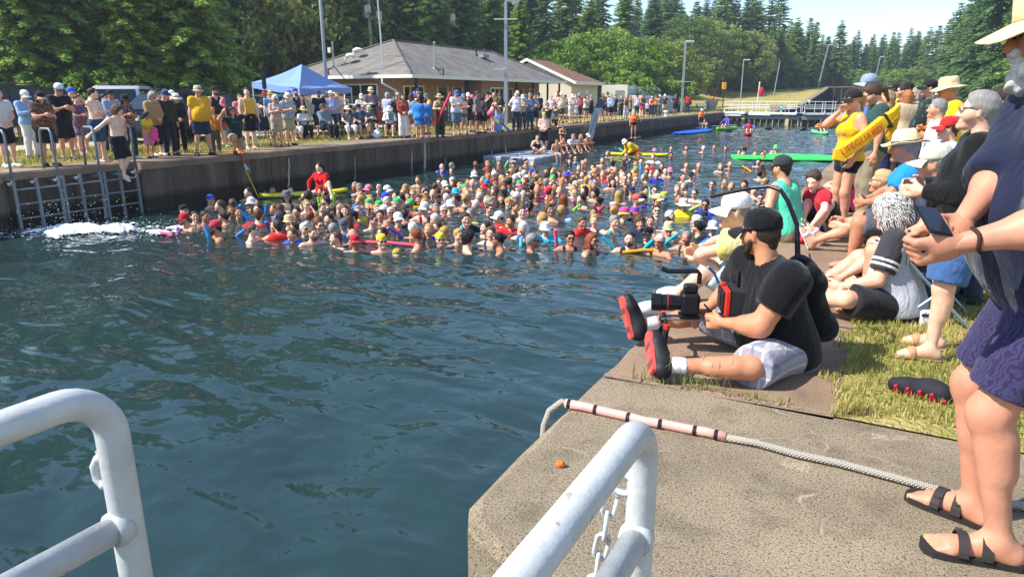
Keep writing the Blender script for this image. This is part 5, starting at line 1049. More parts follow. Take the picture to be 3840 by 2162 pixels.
G("girl with long black hair in black tank top under the canopy", (1142, 518), 1.6, 'stand', 'f', .92, 10, ('tank', '#0f0f11'), ('trouser', '#1a1b20'), ('long', BK))
def camp_chair(label, px, face, c, rz=None, frame='#3c3f45', z=0.0):
    L = PZ(px[0], px[1], z); ch = thing("camp_chair", label, "chair", L, math.atan2(-L.y, -L.x)-math.pi/2+R(face), "folding chairs on the far bank"); fm = mat('metal', frame)
    for s in (-1, 1):
        MB().tube([(s*.26, .22, 0), (s*.26, -.2, .45)], .012, 6).build("leg", fm, ch); MB().tube([(s*.26, -.24, 0), (s*.26, .2, .45)], .012, 6).build("leg", fm, ch)
        MB().tube([(s*.27, -.2, .42), (s*.27, -.32, .92)], .012, 6).build("back_post", fm, ch); MB().tube([(s*.27, .2, .42), (s*.27, .2, .63)], .012, 6).build("arm_post", fm, ch)
        MB().box((s*.27, -.02, .65), (.06, .5, .025), bev=.008).build("armrest", mat('cloth', c), ch)
    m = MB(); m.box((0, -.0, .43), (.5, .44, .02), bev=.008); m.build("seat", mat('cloth', c), ch)
    m = MB(); m.box((0, -.28, .72), (.52, .02, .42), M=Matrix.Rotation(R(13), 3, 'X'), bev=.008); m.build("backrest", mat('cloth', c), ch); return ch
def seated(label, px, H, sex, b, face, chair, chc, pose='sit', top=None, bot=None, hair=None, **k):
    camp_chair(chair, px, face, chc); L = PZ(px[0], px[1]); return G(label, (px[0], px[1]), H, pose, sex, b, face, top, bot, hair, **k)
camp_chair("empty navy folding chair beside the white haired couple", (1000, 552), 25, '#1d2747', frame='#8d9096')
seated("seated woman in white hat and purple top with white trousers", (1095, 528), 1.62, 'f', 1.05, 35, "folding chair under the woman in purple top", '#3a3550', 'sit', ('tank', '#4c3d58'), ('capri', '#dcd9da'), ('short', GY), hat=('sun', '#ebe6da', '#ebe6da', '#222'), gl='sun', shoes='#c98a90')
seated("seated person in straw hat and white long sleeves", (1140, 524), 1.62, 'f', 1.0, 25, "folding chair under the person in white sleeves", '#274a86', 'sit2', ('long', '#d5dbe4'), ('trouser', '#1c1d22'), ('short', BR), hat=('straw', '#dcc98e', '#e2d19b', '#a58f58'))
seated("seated man in brown hat and grey denim jacket", (1222, 524), 1.74, 'm', 1.15, 45, "folding chair under the man in denim jacket", '#26262c', 'sit', ('jacket', '#6f8089'), ('trouser', '#16181c'), ('short', GY), hat=('bucket', '#5f5340', '#5f5340', '#3a3226'))
seated("seated woman in white hat and dark lace top with white capris", (1310, 522), 1.64, 'f', 1.2, 15, "folding chair under the woman in lace top", '#30323c', 'sit', ('tee', ('#4a4d55', 'spots', '#2d2f36', '#777')), ('capri', '#dfe0e6'), ('short', WH), hat=('sun', '#efe6cd', '#efe6cd'), shoes='#c9b9a8')
seated("seated man in black hat and navy tropical shirt", (1352, 518), 1.72, 'm', 1.2, 20, "folding chair under the man in tropical shirt", '#202c38', 'sit', ('tee', ('#26384e', 'spots', '#4c6a80', '#16202e')), ('shorts', '#22252c'), ('short', GY), hat=('bucket', '#2a2b2e', '#2a2b2e', '#111'))
seated("seated person in green visor and grey tee", (1384, 514), 1.66, 'm', 1.05, 30, "folding chair under the person in green visor", '#3a4048', 'sit2', ('tee', '#5c6b7e'), ('shorts', '#8a857c'), ('short', WH), hat=('visor', '#2fa84f', '#2fa84f'))
G("man in navy tee and cap behind the seated denim jacket", (1205, 512), 1.76, 'stand', 'm', 1.05, 10, ('tee', '#1e2744'), ('shorts', '#8d8470'), ('short', DB), hat=('cap', '#27305e'), gl='sun', beard=('beard', BR))
G("woman in red visor cap and blue sleeveless blouse", (1222, 508), 1.6, 'phone', 'f', 1.0, 15, ('tank', '#6788c2'), ('shorts', '#30343e'), ('short', BL), hat=('visor', '#c8262c', '#c8262c'), gl='sun')
G("man in white hat and lilac striped shirt", (1250, 510), 1.74, 'front', 'm', 1.1, 10, ('tee', ('#b9bfe0', 'stripev', '#8089c0')), ('trouser', '#2b2f38'), ('short', GY), hat=('cowboy', '#ece8dc', '#ece8dc'))
G("woman in straw hat raising a hand to her face", (1272, 505), 1.66, 'face', 'f', 1.0, 10, ('tee', '#cfc0c4'), ('shorts', '#8d8470'), ('short', BL), hat=('sun', '#c9a76a', '#c9a76a'), gl='sun')
G("child in white cowboy hat and black tee by the brick wall", (1308, 500), 1.42, 'stand', 'm', 1.0, 10, ('tee', '#131316'), ('shorts', '#22242a'), ('short', BK), hat=('cowboy', '#efece6', '#efece6'))
G("woman in cream cap and pale tee looking at her phone", (1362, 508), 1.66, 'phone', 'f', 1.2, 10, ('tee', '#c5cfd2'), ('shorts', '#8a857c'), ('short', GY), hat=('cap', '#d9d2ac'), gl='sun', skin='b')
dm_, ds_ = G("tall man in tan hat and mauve tee cradling a small black dog", (1398, 512), 1.9, 'hold', 'm', 1.18, 15, ('tee', '#6d5f6c'), ('trouser', '#16171b'), ('short', GY), hat=('bucket', '#d8caa4', '#d8caa4', '#8f8263'))
camp_chair("red folding chair next to the woman reading a teal book", (1432, 508), 10, '#a5483a')
seated("seated woman in white hat and white shirt reading a teal book", (1464, 516), 1.6, 'f', 1.0, 0, "folding chair under the woman reading", '#3b3f49', 'sit2', ('long', '#e2e2e6'), ('shorts', '#1b1c20'), ('short', GY), hat=('sun', '#ece6d8', '#ece6d8'), shoes='#1d1d20')
G("grey haired woman in lilac tee carrying a sun hat", (1458, 506), 1.7, 'hold', 'f', 1.1, 150, ('tee', '#b4b9de'), ('skirt', '#20253a'), ('curly', '#a19c98'))
G("dark haired woman in navy dress behind the rust shirt", (1490, 506), 1.6, 'stand', 'f', 1.0, 20, ('dress', '#191c2a'), None, ('long', DB))
G("person in beige head scarf and sunglasses behind the rust shirt", (1498, 500), 1.72, 'stand', 'f', 1.0, 15, ('tee', '#8d8578'), ('trouser', '#3b3a3e'), ('long', '#b9a88c'), gl='sun')
G("woman in rust linen shirt and white trousers", (1515, 518), 1.64, 'front', 'f', 1.0, 15, ('long', '#9c4634'), ('wide', '#dcd9d2'), ('bob', DB), mod=dict(slv=1), shoes='#2a2522')
G("woman with brown hair in pale blue top seen from behind", (1546, 513), 1.66, 'stand', 'f', 1.0, 170, ('tank', '#a9c3d2'), ('short_shorts', '#a89f92'), ('long', '#5c3a22'))
nm_, ns_ = G("man in navy cap lifting a purple foam noodle", (1572, 506), 1.84, 'face', 'm', 1.1, 20, ('tee', '#1b2030'), ('shorts', '#8d8470'), ('short', BR), hat=('cap', '#25305c', '#8a8fb0'), gl='sun', beard=('beard', BR))
G("girl wrapped in bright blue towel, taller of the pair", (1572, 519), 1.5, 'stand', 'f', .95, 160, ('wrap', '#2f7fd0'), ('trunks', '#23304a'), ('bun', '#8a5a30'), shoes=None, skin='b')
G("girl sharing the bright blue towel, shorter of the pair", (1599, 517), 1.46, 'stand', 'f', .95, 175, ('wrap', '#3a86cf'), ('trunks', '#23304a'), ('bun', BR), shoes=None, skin='b')
G("man in grey cap and yellow tee near the red bicycle", (1606, 503), 1.66, 'hold', 'm', 1.05, -60, ('tee', '#d4b660'), ('shorts', '#55524a'), ('short', GY), hat=('cap', '#77757c'))
oj_, os_ = G("woman in straw hat and olive jumpsuit hugging a red noodle", (1650, 515), 1.64, 'hold', 'f', 1.05, 10, ('tank', '#57553c'), ('wide', '#3b3b2c'), None, hat=('straw', '#c9a566', '#cdaa6c', '#4a3a26'))
G("man in blue cap and white tee filming with phone", (1712, 507), 1.8, 'phone', 'm', 1.12, 30, ('tee', '#e4e2e8'), ('boardies', '#54788a'), ('short', BR), hat=('cap', '#3e64a8'), skin='b', shoes=('sandal', '#3a2c22'))
G("woman in denim bucket hat, pink tank and denim shorts", (1739, 504), 1.64, 'cross', 'f', 1.05, 30, ('tank', '#d99a90'), ('short_shorts', '#496a94'), ('long', BR), hat=('bucket', '#6d87b8', '#6d87b8'), shoes=('sandal', '#3a2c22'))
G("person in white cap and dark tee behind the denim bucket hat", (1757, 496), 1.7, 'stand', 'f', 1.0, 20, ('tee', '#22262c'), ('shorts', '#33363e'), ('short', BR), hat=('cap', '#ece9e2'))
G("child in pink hat behind the grey polo", (1772, 495), 1.62, 'stand', 'f', 1.0, 20, ('tee', '#77757c'), ('shorts', '#33363e'), ('short', BR), hat=('bucket', '#d9748c', '#d9748c'))
G("man in grey cap and grey polo seen from the side", (1789, 500), 1.76, 'stand', 'm', 1.12, 75, ('polo', '#77777a'), ('shorts', '#23242e'), ('short', DB), hat=('cap', '#4a4a4c'), skin='c')
G("woman in grey off-shoulder top and black skirt", (1813, 499), 1.62, 'stand2', 'f', 1.08, 60, ('tank', '#55565c'), ('skirt', '#15151a'), ('bob', BK), skin='b')
G("man in black cap behind the off-shoulder top", (1830, 490), 1.76, 'photo', 'm', 1.05, 30, ('tee', '#3a3a3e'), ('shorts', '#22242a'), ('short', BK), hat=('cap', '#161618'))
G("bald man in black printed tee", (1852, 489), 1.74, 'stand', 'm', 1.1, 20, ('tee', ('#19191b', 'spots', '#19191b', '#8d8470')), ('shorts', '#2a2c34'), None, skin='b')
G("person in grey logo tee and dark cap beside the bald man", (1838, 486), 1.7, 'stand', 'm', 1.0, 20, ('tee', '#8a8a8e'), ('shorts', '#2a2c34'), ('short', BK), hat=('cap', '#222'))
G("girl in hot pink shorts and black crop top bending over", (1848, 497), 1.62, 'bend', 'f', .95, 110, ('crop', '#141316'), ('short_shorts', '#ee5f93'), ('long', '#6a4a2c'), shoes=None, mod=dict(lean=28))
G("curly haired woman in dark tee holding swim bags by the lamp post", (1872, 494), 1.68, 'hold', 'f', 1.0, 20, ('tee', ('#262021', 'spots', '#262021', '#6a5a50')), ('shorts', '#8fa9c9'), ('curly', '#5a4632'), gl='sun')
G("grey haired woman in white tee, hand on hip, sweater at her waist", (1934, 489), 1.72, 'hip1', 'f', 1.1, 20, ('tee', '#dcdbe6'), ('trouser', '#25304a'), ('short', '#b3aaa2'))
G("man in white cap and white tee behind the hand on hip woman", (1940, 476), 1.82, 'stand', 'm', 1.1, 15, ('tee', '#d5d0c4'), ('shorts', '#55524a'), ('short', GY), hat=('cap', '#d8d3c4'), gl='sun')
G("woman in white cap with dark green bag", (1959, 486), 1.64, 'phone', 'f', 1.0, 10, ('tee', '#a7a396'), ('trouser', '#2b302e'), ('short', BR), hat=('cap', '#ecebe8'))
G("man in olive cap and blue tee with jeans", (1986, 485), 1.7, 'front', 'm', 1.15, 20, ('tee', '#5a7596'), ('trouser', '#2f3f5c'), ('short', GY), hat=('cap', '#8d876a'))
G("man in black cap and sunglasses above the olive cap", (1990, 473), 1.84, 'stand', 'm', 1.05, 20, ('tee', '#2a2c34'), ('shorts', '#2a2c34'), ('short', BK), hat=('cap', '#131315'), gl='sun')
G("woman in sunglasses and blue print tank beside the olive cap", (2003, 480), 1.66, 'hold', 'f', 1.0, 30, ('tank', ('#49669a', 'spots', '#d8d8e0', '#22304c')), ('shorts', '#22252c'), ('short', BR), gl='sun')
G("man in dark cap and navy shirt by the porch post", (2017, 478), 1.74, 'stand', 'm', 1.1, 25, ('polo', '#26314e'), ('trouser', '#a39678'), ('short', BK), hat=('cap', '#26262a'))
G("crouching photographer in purple cap above the ladder", (2052, 483), 1.7, 'kneel', 'm', 1.05, 45, ('tee', '#3c3a42'), ('shorts', '#3a3a3e'), ('short', BR), hat=('cap', '#6e6686'), mod=dict(rh=(.06, .3, .98), lh=(-.06, .3, .97), le=(-1, 0, -1), hkr='grip'))
G("crouching photographer in olive cap above the ladder", (2080, 480), 1.7, 'kneel', 'm', 1.1, 60, ('tee', '#5d6a62'), ('shorts', '#55503e'), ('short', BR), hat=('cap', '#6a6647'), mod=dict(rh=(.06, .3, .98), lh=(-.06, .3, .97), le=(-1, 0, -1), hkr='grip'))
for (lb, x, y, H, po, sx, b, fa, tp, bt, hr, ht) in (
 ("woman in white polo and dark trousers before the shed wall", 2066, 462, 1.6, 'front', 'f', 1.1, 20, ('polo', '#dcdce0'), ('trouser', '#1c1d22'), ('short', GY), None),
 ("man in white cap and cream shirt with dark shorts", 2102, 463, 1.78, 'stand', 'm', 1.15, 20, ('tee', '#d0c6b4'), ('shorts', '#383a44'), ('short', GY), ('cap', '#ecebe8')),
 ("man in white cap behind the cream shirt", 2086, 456, 1.76, 'stand', 'm', 1.0, 10, ('tee', '#c4c4c4'), ('shorts', '#383a44'), ('short', GY), ('cap', '#e4e2de')),
 ("woman in dark cap and pink tee behind the cream shirt", 2118, 458, 1.64, 'front', 'f', 1.0, 20, ('tee', '#b59a96'), ('shorts', '#9b8f86'), ('short', BR), ('cap', '#3a3634')),
 ("woman in white cap and white shirt with waist bag", 2142, 465, 1.68, 'phone', 'f', 1.0, 30, ('tee', '#dcd8d8'), ('short_shorts', '#c9c4be'), ('short', BR), ('cap', '#f0eeea')),
 ("woman in pale dress beside the waist bag", 2155, 463, 1.66, 'front', 'f', 1.0, 20, ('dress', '#cfd2dc'), None, ('short', BL), None),
 ("man in grey cap and red hooded sweater", 2170, 462, 1.72, 'front', 'm', 1.1, -20, ('long', '#b5383a'), ('shorts', '#2a2730'), ('short', BR), ('cap', '#a9a8a6')),
 ("young woman in white tee touching her hair", 2196, 461, 1.66, 'face', 'f', .95, 30, ('tee', '#dcd9d2'), ('short_shorts', '#1f2026'), ('long', BK), None),
 ("woman in black vest and cap behind the young woman", 2214, 457, 1.64, 'stand', 'f', 1.0, 20, ('tank', '#1c1c20'), ('shorts', '#1c1c20'), ('pony', BR), ('cap', '#8e8d90')),
 ("woman in maroon tank and black shorts beside the feather flag", 2257, 455, 1.74, 'hold', 'f', 1.05, 20, ('tank', '#6e3238'), ('short_shorts', '#17171a'), ('long', '#5c3a22'), None),
 ("man in dark cap behind the maroon tank", 2275, 449, 1.84, 'stand', 'm', 1.05, 20, ('tee', '#4b4a4e'), ('shorts', '#33363e'), ('short', BK), ('cap', '#3b3a3c')),
 ("man in light blue shirt and black shorts", 2288, 454, 1.74, 'front', 'm', 1.1, 25, ('long', '#b3cade'), ('shorts', '#1d1e24'), ('short', GY), None),
 ("woman in black dress behind the light blue shirt", 2303, 452, 1.64, 'stand', 'f', 1.0, 20, ('dress', '#1a1a1e'), None, ('long', BR), None),
 ("woman with long grey hair in dark green jacket", 2326, 450, 1.62, 'cross', 'f', 1.05, 30, ('jacket', '#4c5148'), ('capri', '#3a3d42'), ('long', '#a39a90'), None),
 ("blonde woman in brown top and white trousers", 2345, 447, 1.62, 'stand', 'f', 1.0, 20, ('tank', '#5c4038'), ('trouser', '#cfcdd2'), ('bob', BL), None),
 ("person in pink cap and olive tee seen from the side", 2361, 446, 1.6, 'stand', 'm', 1.05, 80, ('tee', '#7d755c'), ('shorts', '#2d2d30'), ('short', GY), ('cap', '#d98292')),
 ("heavy woman in lilac tank top and navy cap", 2386, 441, 1.68, 'front', 'f', 1.35, 30, ('tank', '#bcc4ec'), ('capri', '#1e2638'), ('short', BR), ('cap', '#2a3048')),
 ("man in grey cap and dark tank top with sarong", 2407, 440, 1.76, 'front', 'm', 1.15, 25, ('tank', '#3a2f30'), ('skirt', ('#b0325a', 'spots', '#5a3a86', '#d06a80')), ('short', DB), ('cap', '#6d6c70')),
 ("child in white tee beside the sarong", 2426, 438, 1.2, 'stand', 'f', 1.0, 20, ('tee', '#d8ccd0'), ('shorts', '#2a3044'), ('short', BR), None),
 ("woman in red tank top and white visor", 2441, 437, 1.62, 'front', 'f', 1.0, 10, ('tank', '#d83a44'), ('trouser', '#2c3350'), ('short', BR), ('visor', '#efeeea', '#efeeea')),
 ("man in yellow tee and navy cap", 2458, 437, 1.72, 'stand', 'm', 1.05, 20, ('tee', '#dd9f2c'), ('trouser', '#57565a'), ('short', DB), ('cap', '#3a4a72')),
 ("woman in grey camouflage top and grey trousers", 2470, 437, 1.68, 'face', 'f', 1.0, 20, ('long', ('#9ba0a0', 'spots', '#5c6264', '#c9cccb')), ('wide', '#6a6e70'), ('short', BK), ('cap', '#dcdcd8')),
 ("man in navy vest and white cap at the end of the row", 2489, 431, 1.74, 'face', 'm', 1.05, 30, ('tee', '#333a52'), ('shorts', '#b9b09a'), ('short', GY), ('cap', '#ecebe8')),
 ("man in navy polo and cap standing apart near the lamp post", 2530, 433, 1.74, 'hips', 'm', 1.1, 10, ('polo', '#262c3e'), ('shorts', '#1b1c22'), ('short', GY), ('cap', '#5c6b86')),
 ("man in bright red shirt and jeans beyond the lamp post", 2577, 425, 1.8, 'stand', 'm', .98, 0, ('polo', '#d01f26'), ('trouser', '#22304c'), ('short', BK), None)):
    G(lb, (x, y), H, po, sx, b, fa, tp, bt, hr, hat=ht, skin='f' if 'red shirt and jeans' in lb else random.choice('aabbcd'))
# the diver stepping off the ladder
jp = dict(pel=(0, 0, .93), lean=6, hw=1, hp=12, rf=(.02, .10, .06), lf=(-.04, -.02, .12), rfd=(.15, 1, -.25), lfd=(-.1, 1, -.25), rh=(.52, -.26, 1.02), re=(.6, -.3, -.6), lh=(-.42, -.2, .98), le=(-.5, -.5, -.4), hkr='grip', hkl='grip')
fig("bare chested youth in black shorts stepping down between the ladder rails", pos=PX(462, 672, XL-.02), face=40, H=1.74, pose=jp, sex='m', b=.92, skin='d', h=.02, hh=.0105, bot=('boardies', '#15171f'), hair=('curly', '#5a3d26'), hy=35)
# =================================================================== SWIMMERS
SWA = """605 640 60 m - S#2456c8 o|735 720 -80 m sb|880 700 160 f bb|1080 570 -50 m cd 1|280 770 40 m - S#1b1b1d o|420 840 20 f wd|540 850 40 f wd|310 885 -70 m - C#c02030/#8c1420 Br 1|780 850 -120 f bd|855 780 10 f wb|945 790 10 f wd|1105 690 -10 f - C#e8dfe2 g|1190 755 -20 f bd|690 1000 -80 m - C#c8324a/#202a44 Bd 1|1110 1020 70 m cb g 1|1190 850 180 m sb t#c22430 1|1430 980 180 m sd v#d8261c 1|1530 620 10 f ld N#6a666c/#3b3a40 g z#1a1a1e 1|1360 540 5 f wb|1570 530 5 f wd|1790 590 160 m ud|1955 550 -40 m sk|2015 660 -100 m cd|1770 710 30 m cy g|1655 790 -20 f bd q|1450 760 170 m sb|1395 750 -90 m cb|1470 860 170 f uk t#2a6a9a|1545 850 185 m - C#b89a78|1560 905 20 m - U#c9b18c g|1650 960 -140 f bd v#2a2a30|1770 920 20 f wd 3|1815 840 170 f br|1910 910 150 f pr|1840 1060 20 m cb Bb 1|1870 720 200 m sk|2050 880 -40 f wk|2080 780 -140 m sb|2230 770 -20 f lb|2160 710 10 f bb|2340 850 -80 m - C#1c1c20 t#c2202c|2220 960 180 m - C#5c5a68 v#2a55c0|2090 1000 160 f sg|2140 1110 -60 f wb|2360 1150 -20 m sy C#b02430 g|2320 1065 30 m xg|2360 480 -40 m sg|2400 505 20 m sg g 3|2520 520 -60 f - C#ee86a0|2430 650 -90 f sy|2540 640 0 f sy v#d8d820|2530 760 0 m xg g|1715 660 60 m cb"""
SWB = """385 480 5 f wk g t#2a5a8c|490 535 30 f - C#e2e0ea g|870 410 -10 f bb z#1a1a1e 1|1125 440 -40 f pb g k#d8607a|1070 490 170 f bb|1145 250 20 m xg v#2a3ac0 3|1265 230 90 m sg|1275 420 0 m - S#e6e6ea o|1365 480 0 f by g|1230 520 -30 f bd|1440 535 5 f wg|1540 370 0 f - C#dfe2ea g k#e0a0a8 1|1595 530 5 m cd g|1690 450 170 m - S#2a86c8|1550 215 30 m xd Bd ie|1700 215 40 m sy v#d82a34|1840 200 10 m sb|2025 180 0 m - C#6a2438/#eee|2165 180 40 m sd|1780 290 10 f bb g|1550 300 -20 f bb|1985 310 80 f ly|2100 280 20 m cb|2245 215 10 m xb|2250 285 0 m sb v#d82a44|2140 335 170 f sw|2035 385 175 f uw|2165 420 -60 f lr|1785 430 30 m ur g|1890 480 10 f bb g|1960 430 170 f bk|2250 450 -90 m - C#5a6068 k#e0b020|2300 530 0 m xb|2410 320 -30 m sg|2450 280 160 f ld|2330 400 20 f wd|2515 370 170 f - C#2a2c34 k#d84ad0|715 500 -70 f by g|800 580 10 f sy g v#d4e020|665 640 -50 m sk Bk t#4a6a8a|955 580 0 f bk g k#e0d4da 1|1045 575 -20 m xg|1100 560 160 m sd|1200 590 -100 m - C#5c4638|1095 645 0 m - C#4a3426 g Bd k#d83a2c 1|1330 660 -50 f bd z#1a1a20 1|1465 610 -40 m cg t#2c2c34|1605 615 -30 m sw v#c82032|1700 650 -30 f sy|1720 750 40 m cd g|455 770 -80 f - C#e6e4ec g|285 760 0 m xb g|365 765 10 f sy g|705 760 70 m - C#4a4548 v#22262e|950 770 -20 f - C#d8d6da g 1|620 880 20 f bb C#efeef2 t#1a1c22|1070 890 -40 f sw|440 1040 -60 f wd|480 960 0 m xw|800 1000 170 f sw|1000 1010 -10 f wy v#2a30b8|1095 985 -20 m sb|1180 1040 130 f py|420 1150 0 f - S#e2c034 o|620 1280 180 m - S#b5a03c 2|850 1110 -100 f pr 1|1125 1120 10 f - S#d8d830 o|1430 900 30 f pd t#1c1c22 1|1500 820 -50 m sg k#d6e03a|1840 860 -80 m - C#f0eff2 v#e03828|1990 920 -20 m sd t#c82434 1|2110 800 0 m sb 1|2370 870 -120 f ly|2430 780 120 m cb 1|2465 650 60 m sr Br|2030 735 40 m cd|1950 680 20 m - S#e08a3c o|2050 620 180 m - S#e8e8f0|2215 720 170 f pk k#d87aa8|1690 985 -60 f wd|1745 1060 -20 f bb 1|2140 1010 -30 f Bw k#3a5a9a 1|1460 1110 90 m uk 1|1850 1140 -90 f bk o 1|2230 1150 100 m sg o|2400 1000 -10 m - U#f2f2f4 t#3ac0d8 1|1350 1080 20 m sy|1880 600 160 f uk|2010 560 10 m cd|2130 560 20 m sd|2500 490 10 f wd|2230 600 160 m sd|1640 480 20 f wb"""
SWC = """400 100 0 m sd|455 130 0 f bd g|385 160 10 f ld|565 160 -10 f wb|530 180 20 m xb|635 220 0 f bd|655 255 10 f wb|490 230 -20 m sg|330 290 10 f bb 1|372 270 10 m sd|550 280 0 m sd g|605 330 -20 f lg|675 330 40 f ur|740 155 0 m cg|855 185 170 m sk|985 170 80 f ld|1095 185 0 m cb|1155 160 0 f sd|1290 120 0 f sy t#e0d0d0 1|1225 220 0 m sd|1215 280 0 m sb g|1380 210 10 f bb|875 250 0 m xb|980 260 90 m sd|810 320 40 m sd v#d82a30|895 340 0 f wd|985 350 0 m cb g|1035 310 0 m sb|1325 310 0 m xg v#2a3ac0 1|850 390 5 f ld 1|620 400 10 f wg|1640 200 0 f bb|1775 210 20 m xb|1725 270 0 f wb|1605 330 0 m cd|1695 310 10 m - C#22262e|2010 220 10 f Bg z#1a1a1e 1|2110 190 10 m xw|1545 460 0 f sg|1630 430 -60 f sg|1740 510 -50 m cb g 1|1920 410 0 f bb g v#2a6ac8|2045 380 10 f wb|2130 430 -30 f by|2265 420 -20 m ld v#1c2028 1|2490 380 -60 f by g|2415 165 0 m sk|2470 240 0 m - C#1c1c20 g|2430 300 170 f bd|1475 95 30 m sd t#e08a8a|800 75 -30 m sy|1000 90 -20 m sb|1480 18 0 f wd|1645 18 0 m cb|1825 25 0 m - S#e6e6ea|2065 22 0 f wd|2375 75 0 m sd|2485 60 0 f wd|2470 105 10 f bb|45 460 -40 m xg|280 470 0 m xb|430 480 20 f by|555 470 -60 f ld|650 420 20 m sg|665 500 -40 m uk|995 440 -30 f lb g|915 530 170 f ly|1055 480 20 m - C#27304c|1200 480 20 m sk|1300 470 0 m sd g|1105 580 70 m - C#d85a4c/#efe|1180 560 -40 m - C#1c1c22 v#2a30b0|1330 575 40 f - C#e6d88a|1400 540 150 f - U#d8c03a/#4a8ac0 v#2a50c0|190 590 60 m sr Br|325 575 170 f lr|520 570 -40 f bd|700 590 -80 f bk|155 690 40 m sb 1|300 700 165 f sy t#a0c0e0|650 710 0 f wd|865 700 160 f by o|970 720 80 f - U#d84a8a/#e8c84a|1085 710 -20 f - U#8a4ac0/#e05a5a v#2a2c34|1320 690 0 f wd g|1610 640 0 f by N#ece2c4 g v#ecd020 1|1850 630 0 m sk g v#2a30b8 1|1460 750 80 m sw|1435 820 170 m cd o|1260 800 10 f wb|1820 760 0 f - C#2a3050|1755 800 -60 f uw|515 830 40 m sb v#d82834 1|660 810 -30 f by z#3a40b8 1|860 830 40 f sg k#3aa8a8 1|1135 830 0 m ub v#262c4a 1|1230 940 -40 m - C#15151a t#1c2026|1450 890 0 m - U#b8b48c 1|395 990 0 f bk g z#18181c 1|620 1030 60 f Br o 1|1035 1010 0 m cd Bd k#22263a 1|1365 1030 -40 m sw g 1|1650 990 -20 f wg z#2a2430 1|1770 870 -90 f bk o|1925 880 10 f - C#f2f2f4 t#22262e 1|2430 560 10 f bd g|2545 570 0 m xb g|2380 470 -20 f bg|2520 510 40 m sb|1560 560 20 m cb|450 40 20 m cd|1940 8 0 m cb|1300 45 20 f - U#8a9ad0/#d88ab0"""
HC_ = dict(b='#5c4028', d='#33231a', k='#15110f', y='#b8904e', g='#8f8b86', w='#d6d2ca', r='#8a4420'); HS_ = dict(s='short', c='crew', l='long', b='bun', p='pony', B='bob', u='curly', w='wet', x='bald')
HN_ = dict(s='short', c='cropped', l='long', b='pinned-up', p='ponytailed', B='bobbed', u='curly', w='wet', x='balding'); CN_ = dict(b='brown', d='dark', k='black', y='blond', g='grey', w='white', r='red')
def cname(c):
    import colorsys
    c = c.split('/')[0]; c = c.lstrip('#'); c = ''.join(q*2 for q in c) if len(c) == 3 else c; r, g, b = [int(c[i:i+2], 16)/255 for i in (0, 2, 4)]; h, s, v = colorsys.rgb_to_hsv(r, g, b); h *= 360
    if s < .2: return 'white' if v > .8 else 'black' if v < .25 else 'grey'
    if v < .24: return 'black' if s < .35 else 'dark'
    if h < 18 or h > 345: return 'pink' if v > .8 and s < .6 else 'red'
    if h < 45: return 'orange' if s > .55 and v > .7 else 'tan' if v > .6 else 'brown'
    if h < 70: return 'yellow' if v > .55 else 'olive'
    if h < 165: return 'green'
    if h < 200: return 'turquoise'
    if h < 255: return 'blue' if v > .4 else 'navy'
    return 'purple' if h < 300 else 'pink'
def swpose(k, sex):
    d = {0: dict(pel=(0, 0, -.465), rh=(.2, .3, -.2), lh=(-.2, .3, -.2), hp=-4), 1: dict(pel=(0, 0, -.405), rh=(.24, .32, -.13), lh=(-.24, .32, -.13), re=(1, .2, -.3), le=(-1, .2, -.3)), 2: dict(pel=(0, -.1, -.5), lean=40, hw=1, hp=30, rh=(.2, .5, -.2), lh=(-.2, .5, -.2)), 3: dict(pel=(0, 0, -.44), rh=(.06, .16, .06), re=(.8, .4, -.6), lh=(-.2, .3, -.2), hp=8)}[k]
    d = dict(d); d.update(sex=sex, b=1.0, nolegs=True, lim=(A_(-2, -2, -.15), A_(2, 2, 9)), nohand='' if k == 3 else 'rl', musc=1.0); return d
SWIM = []
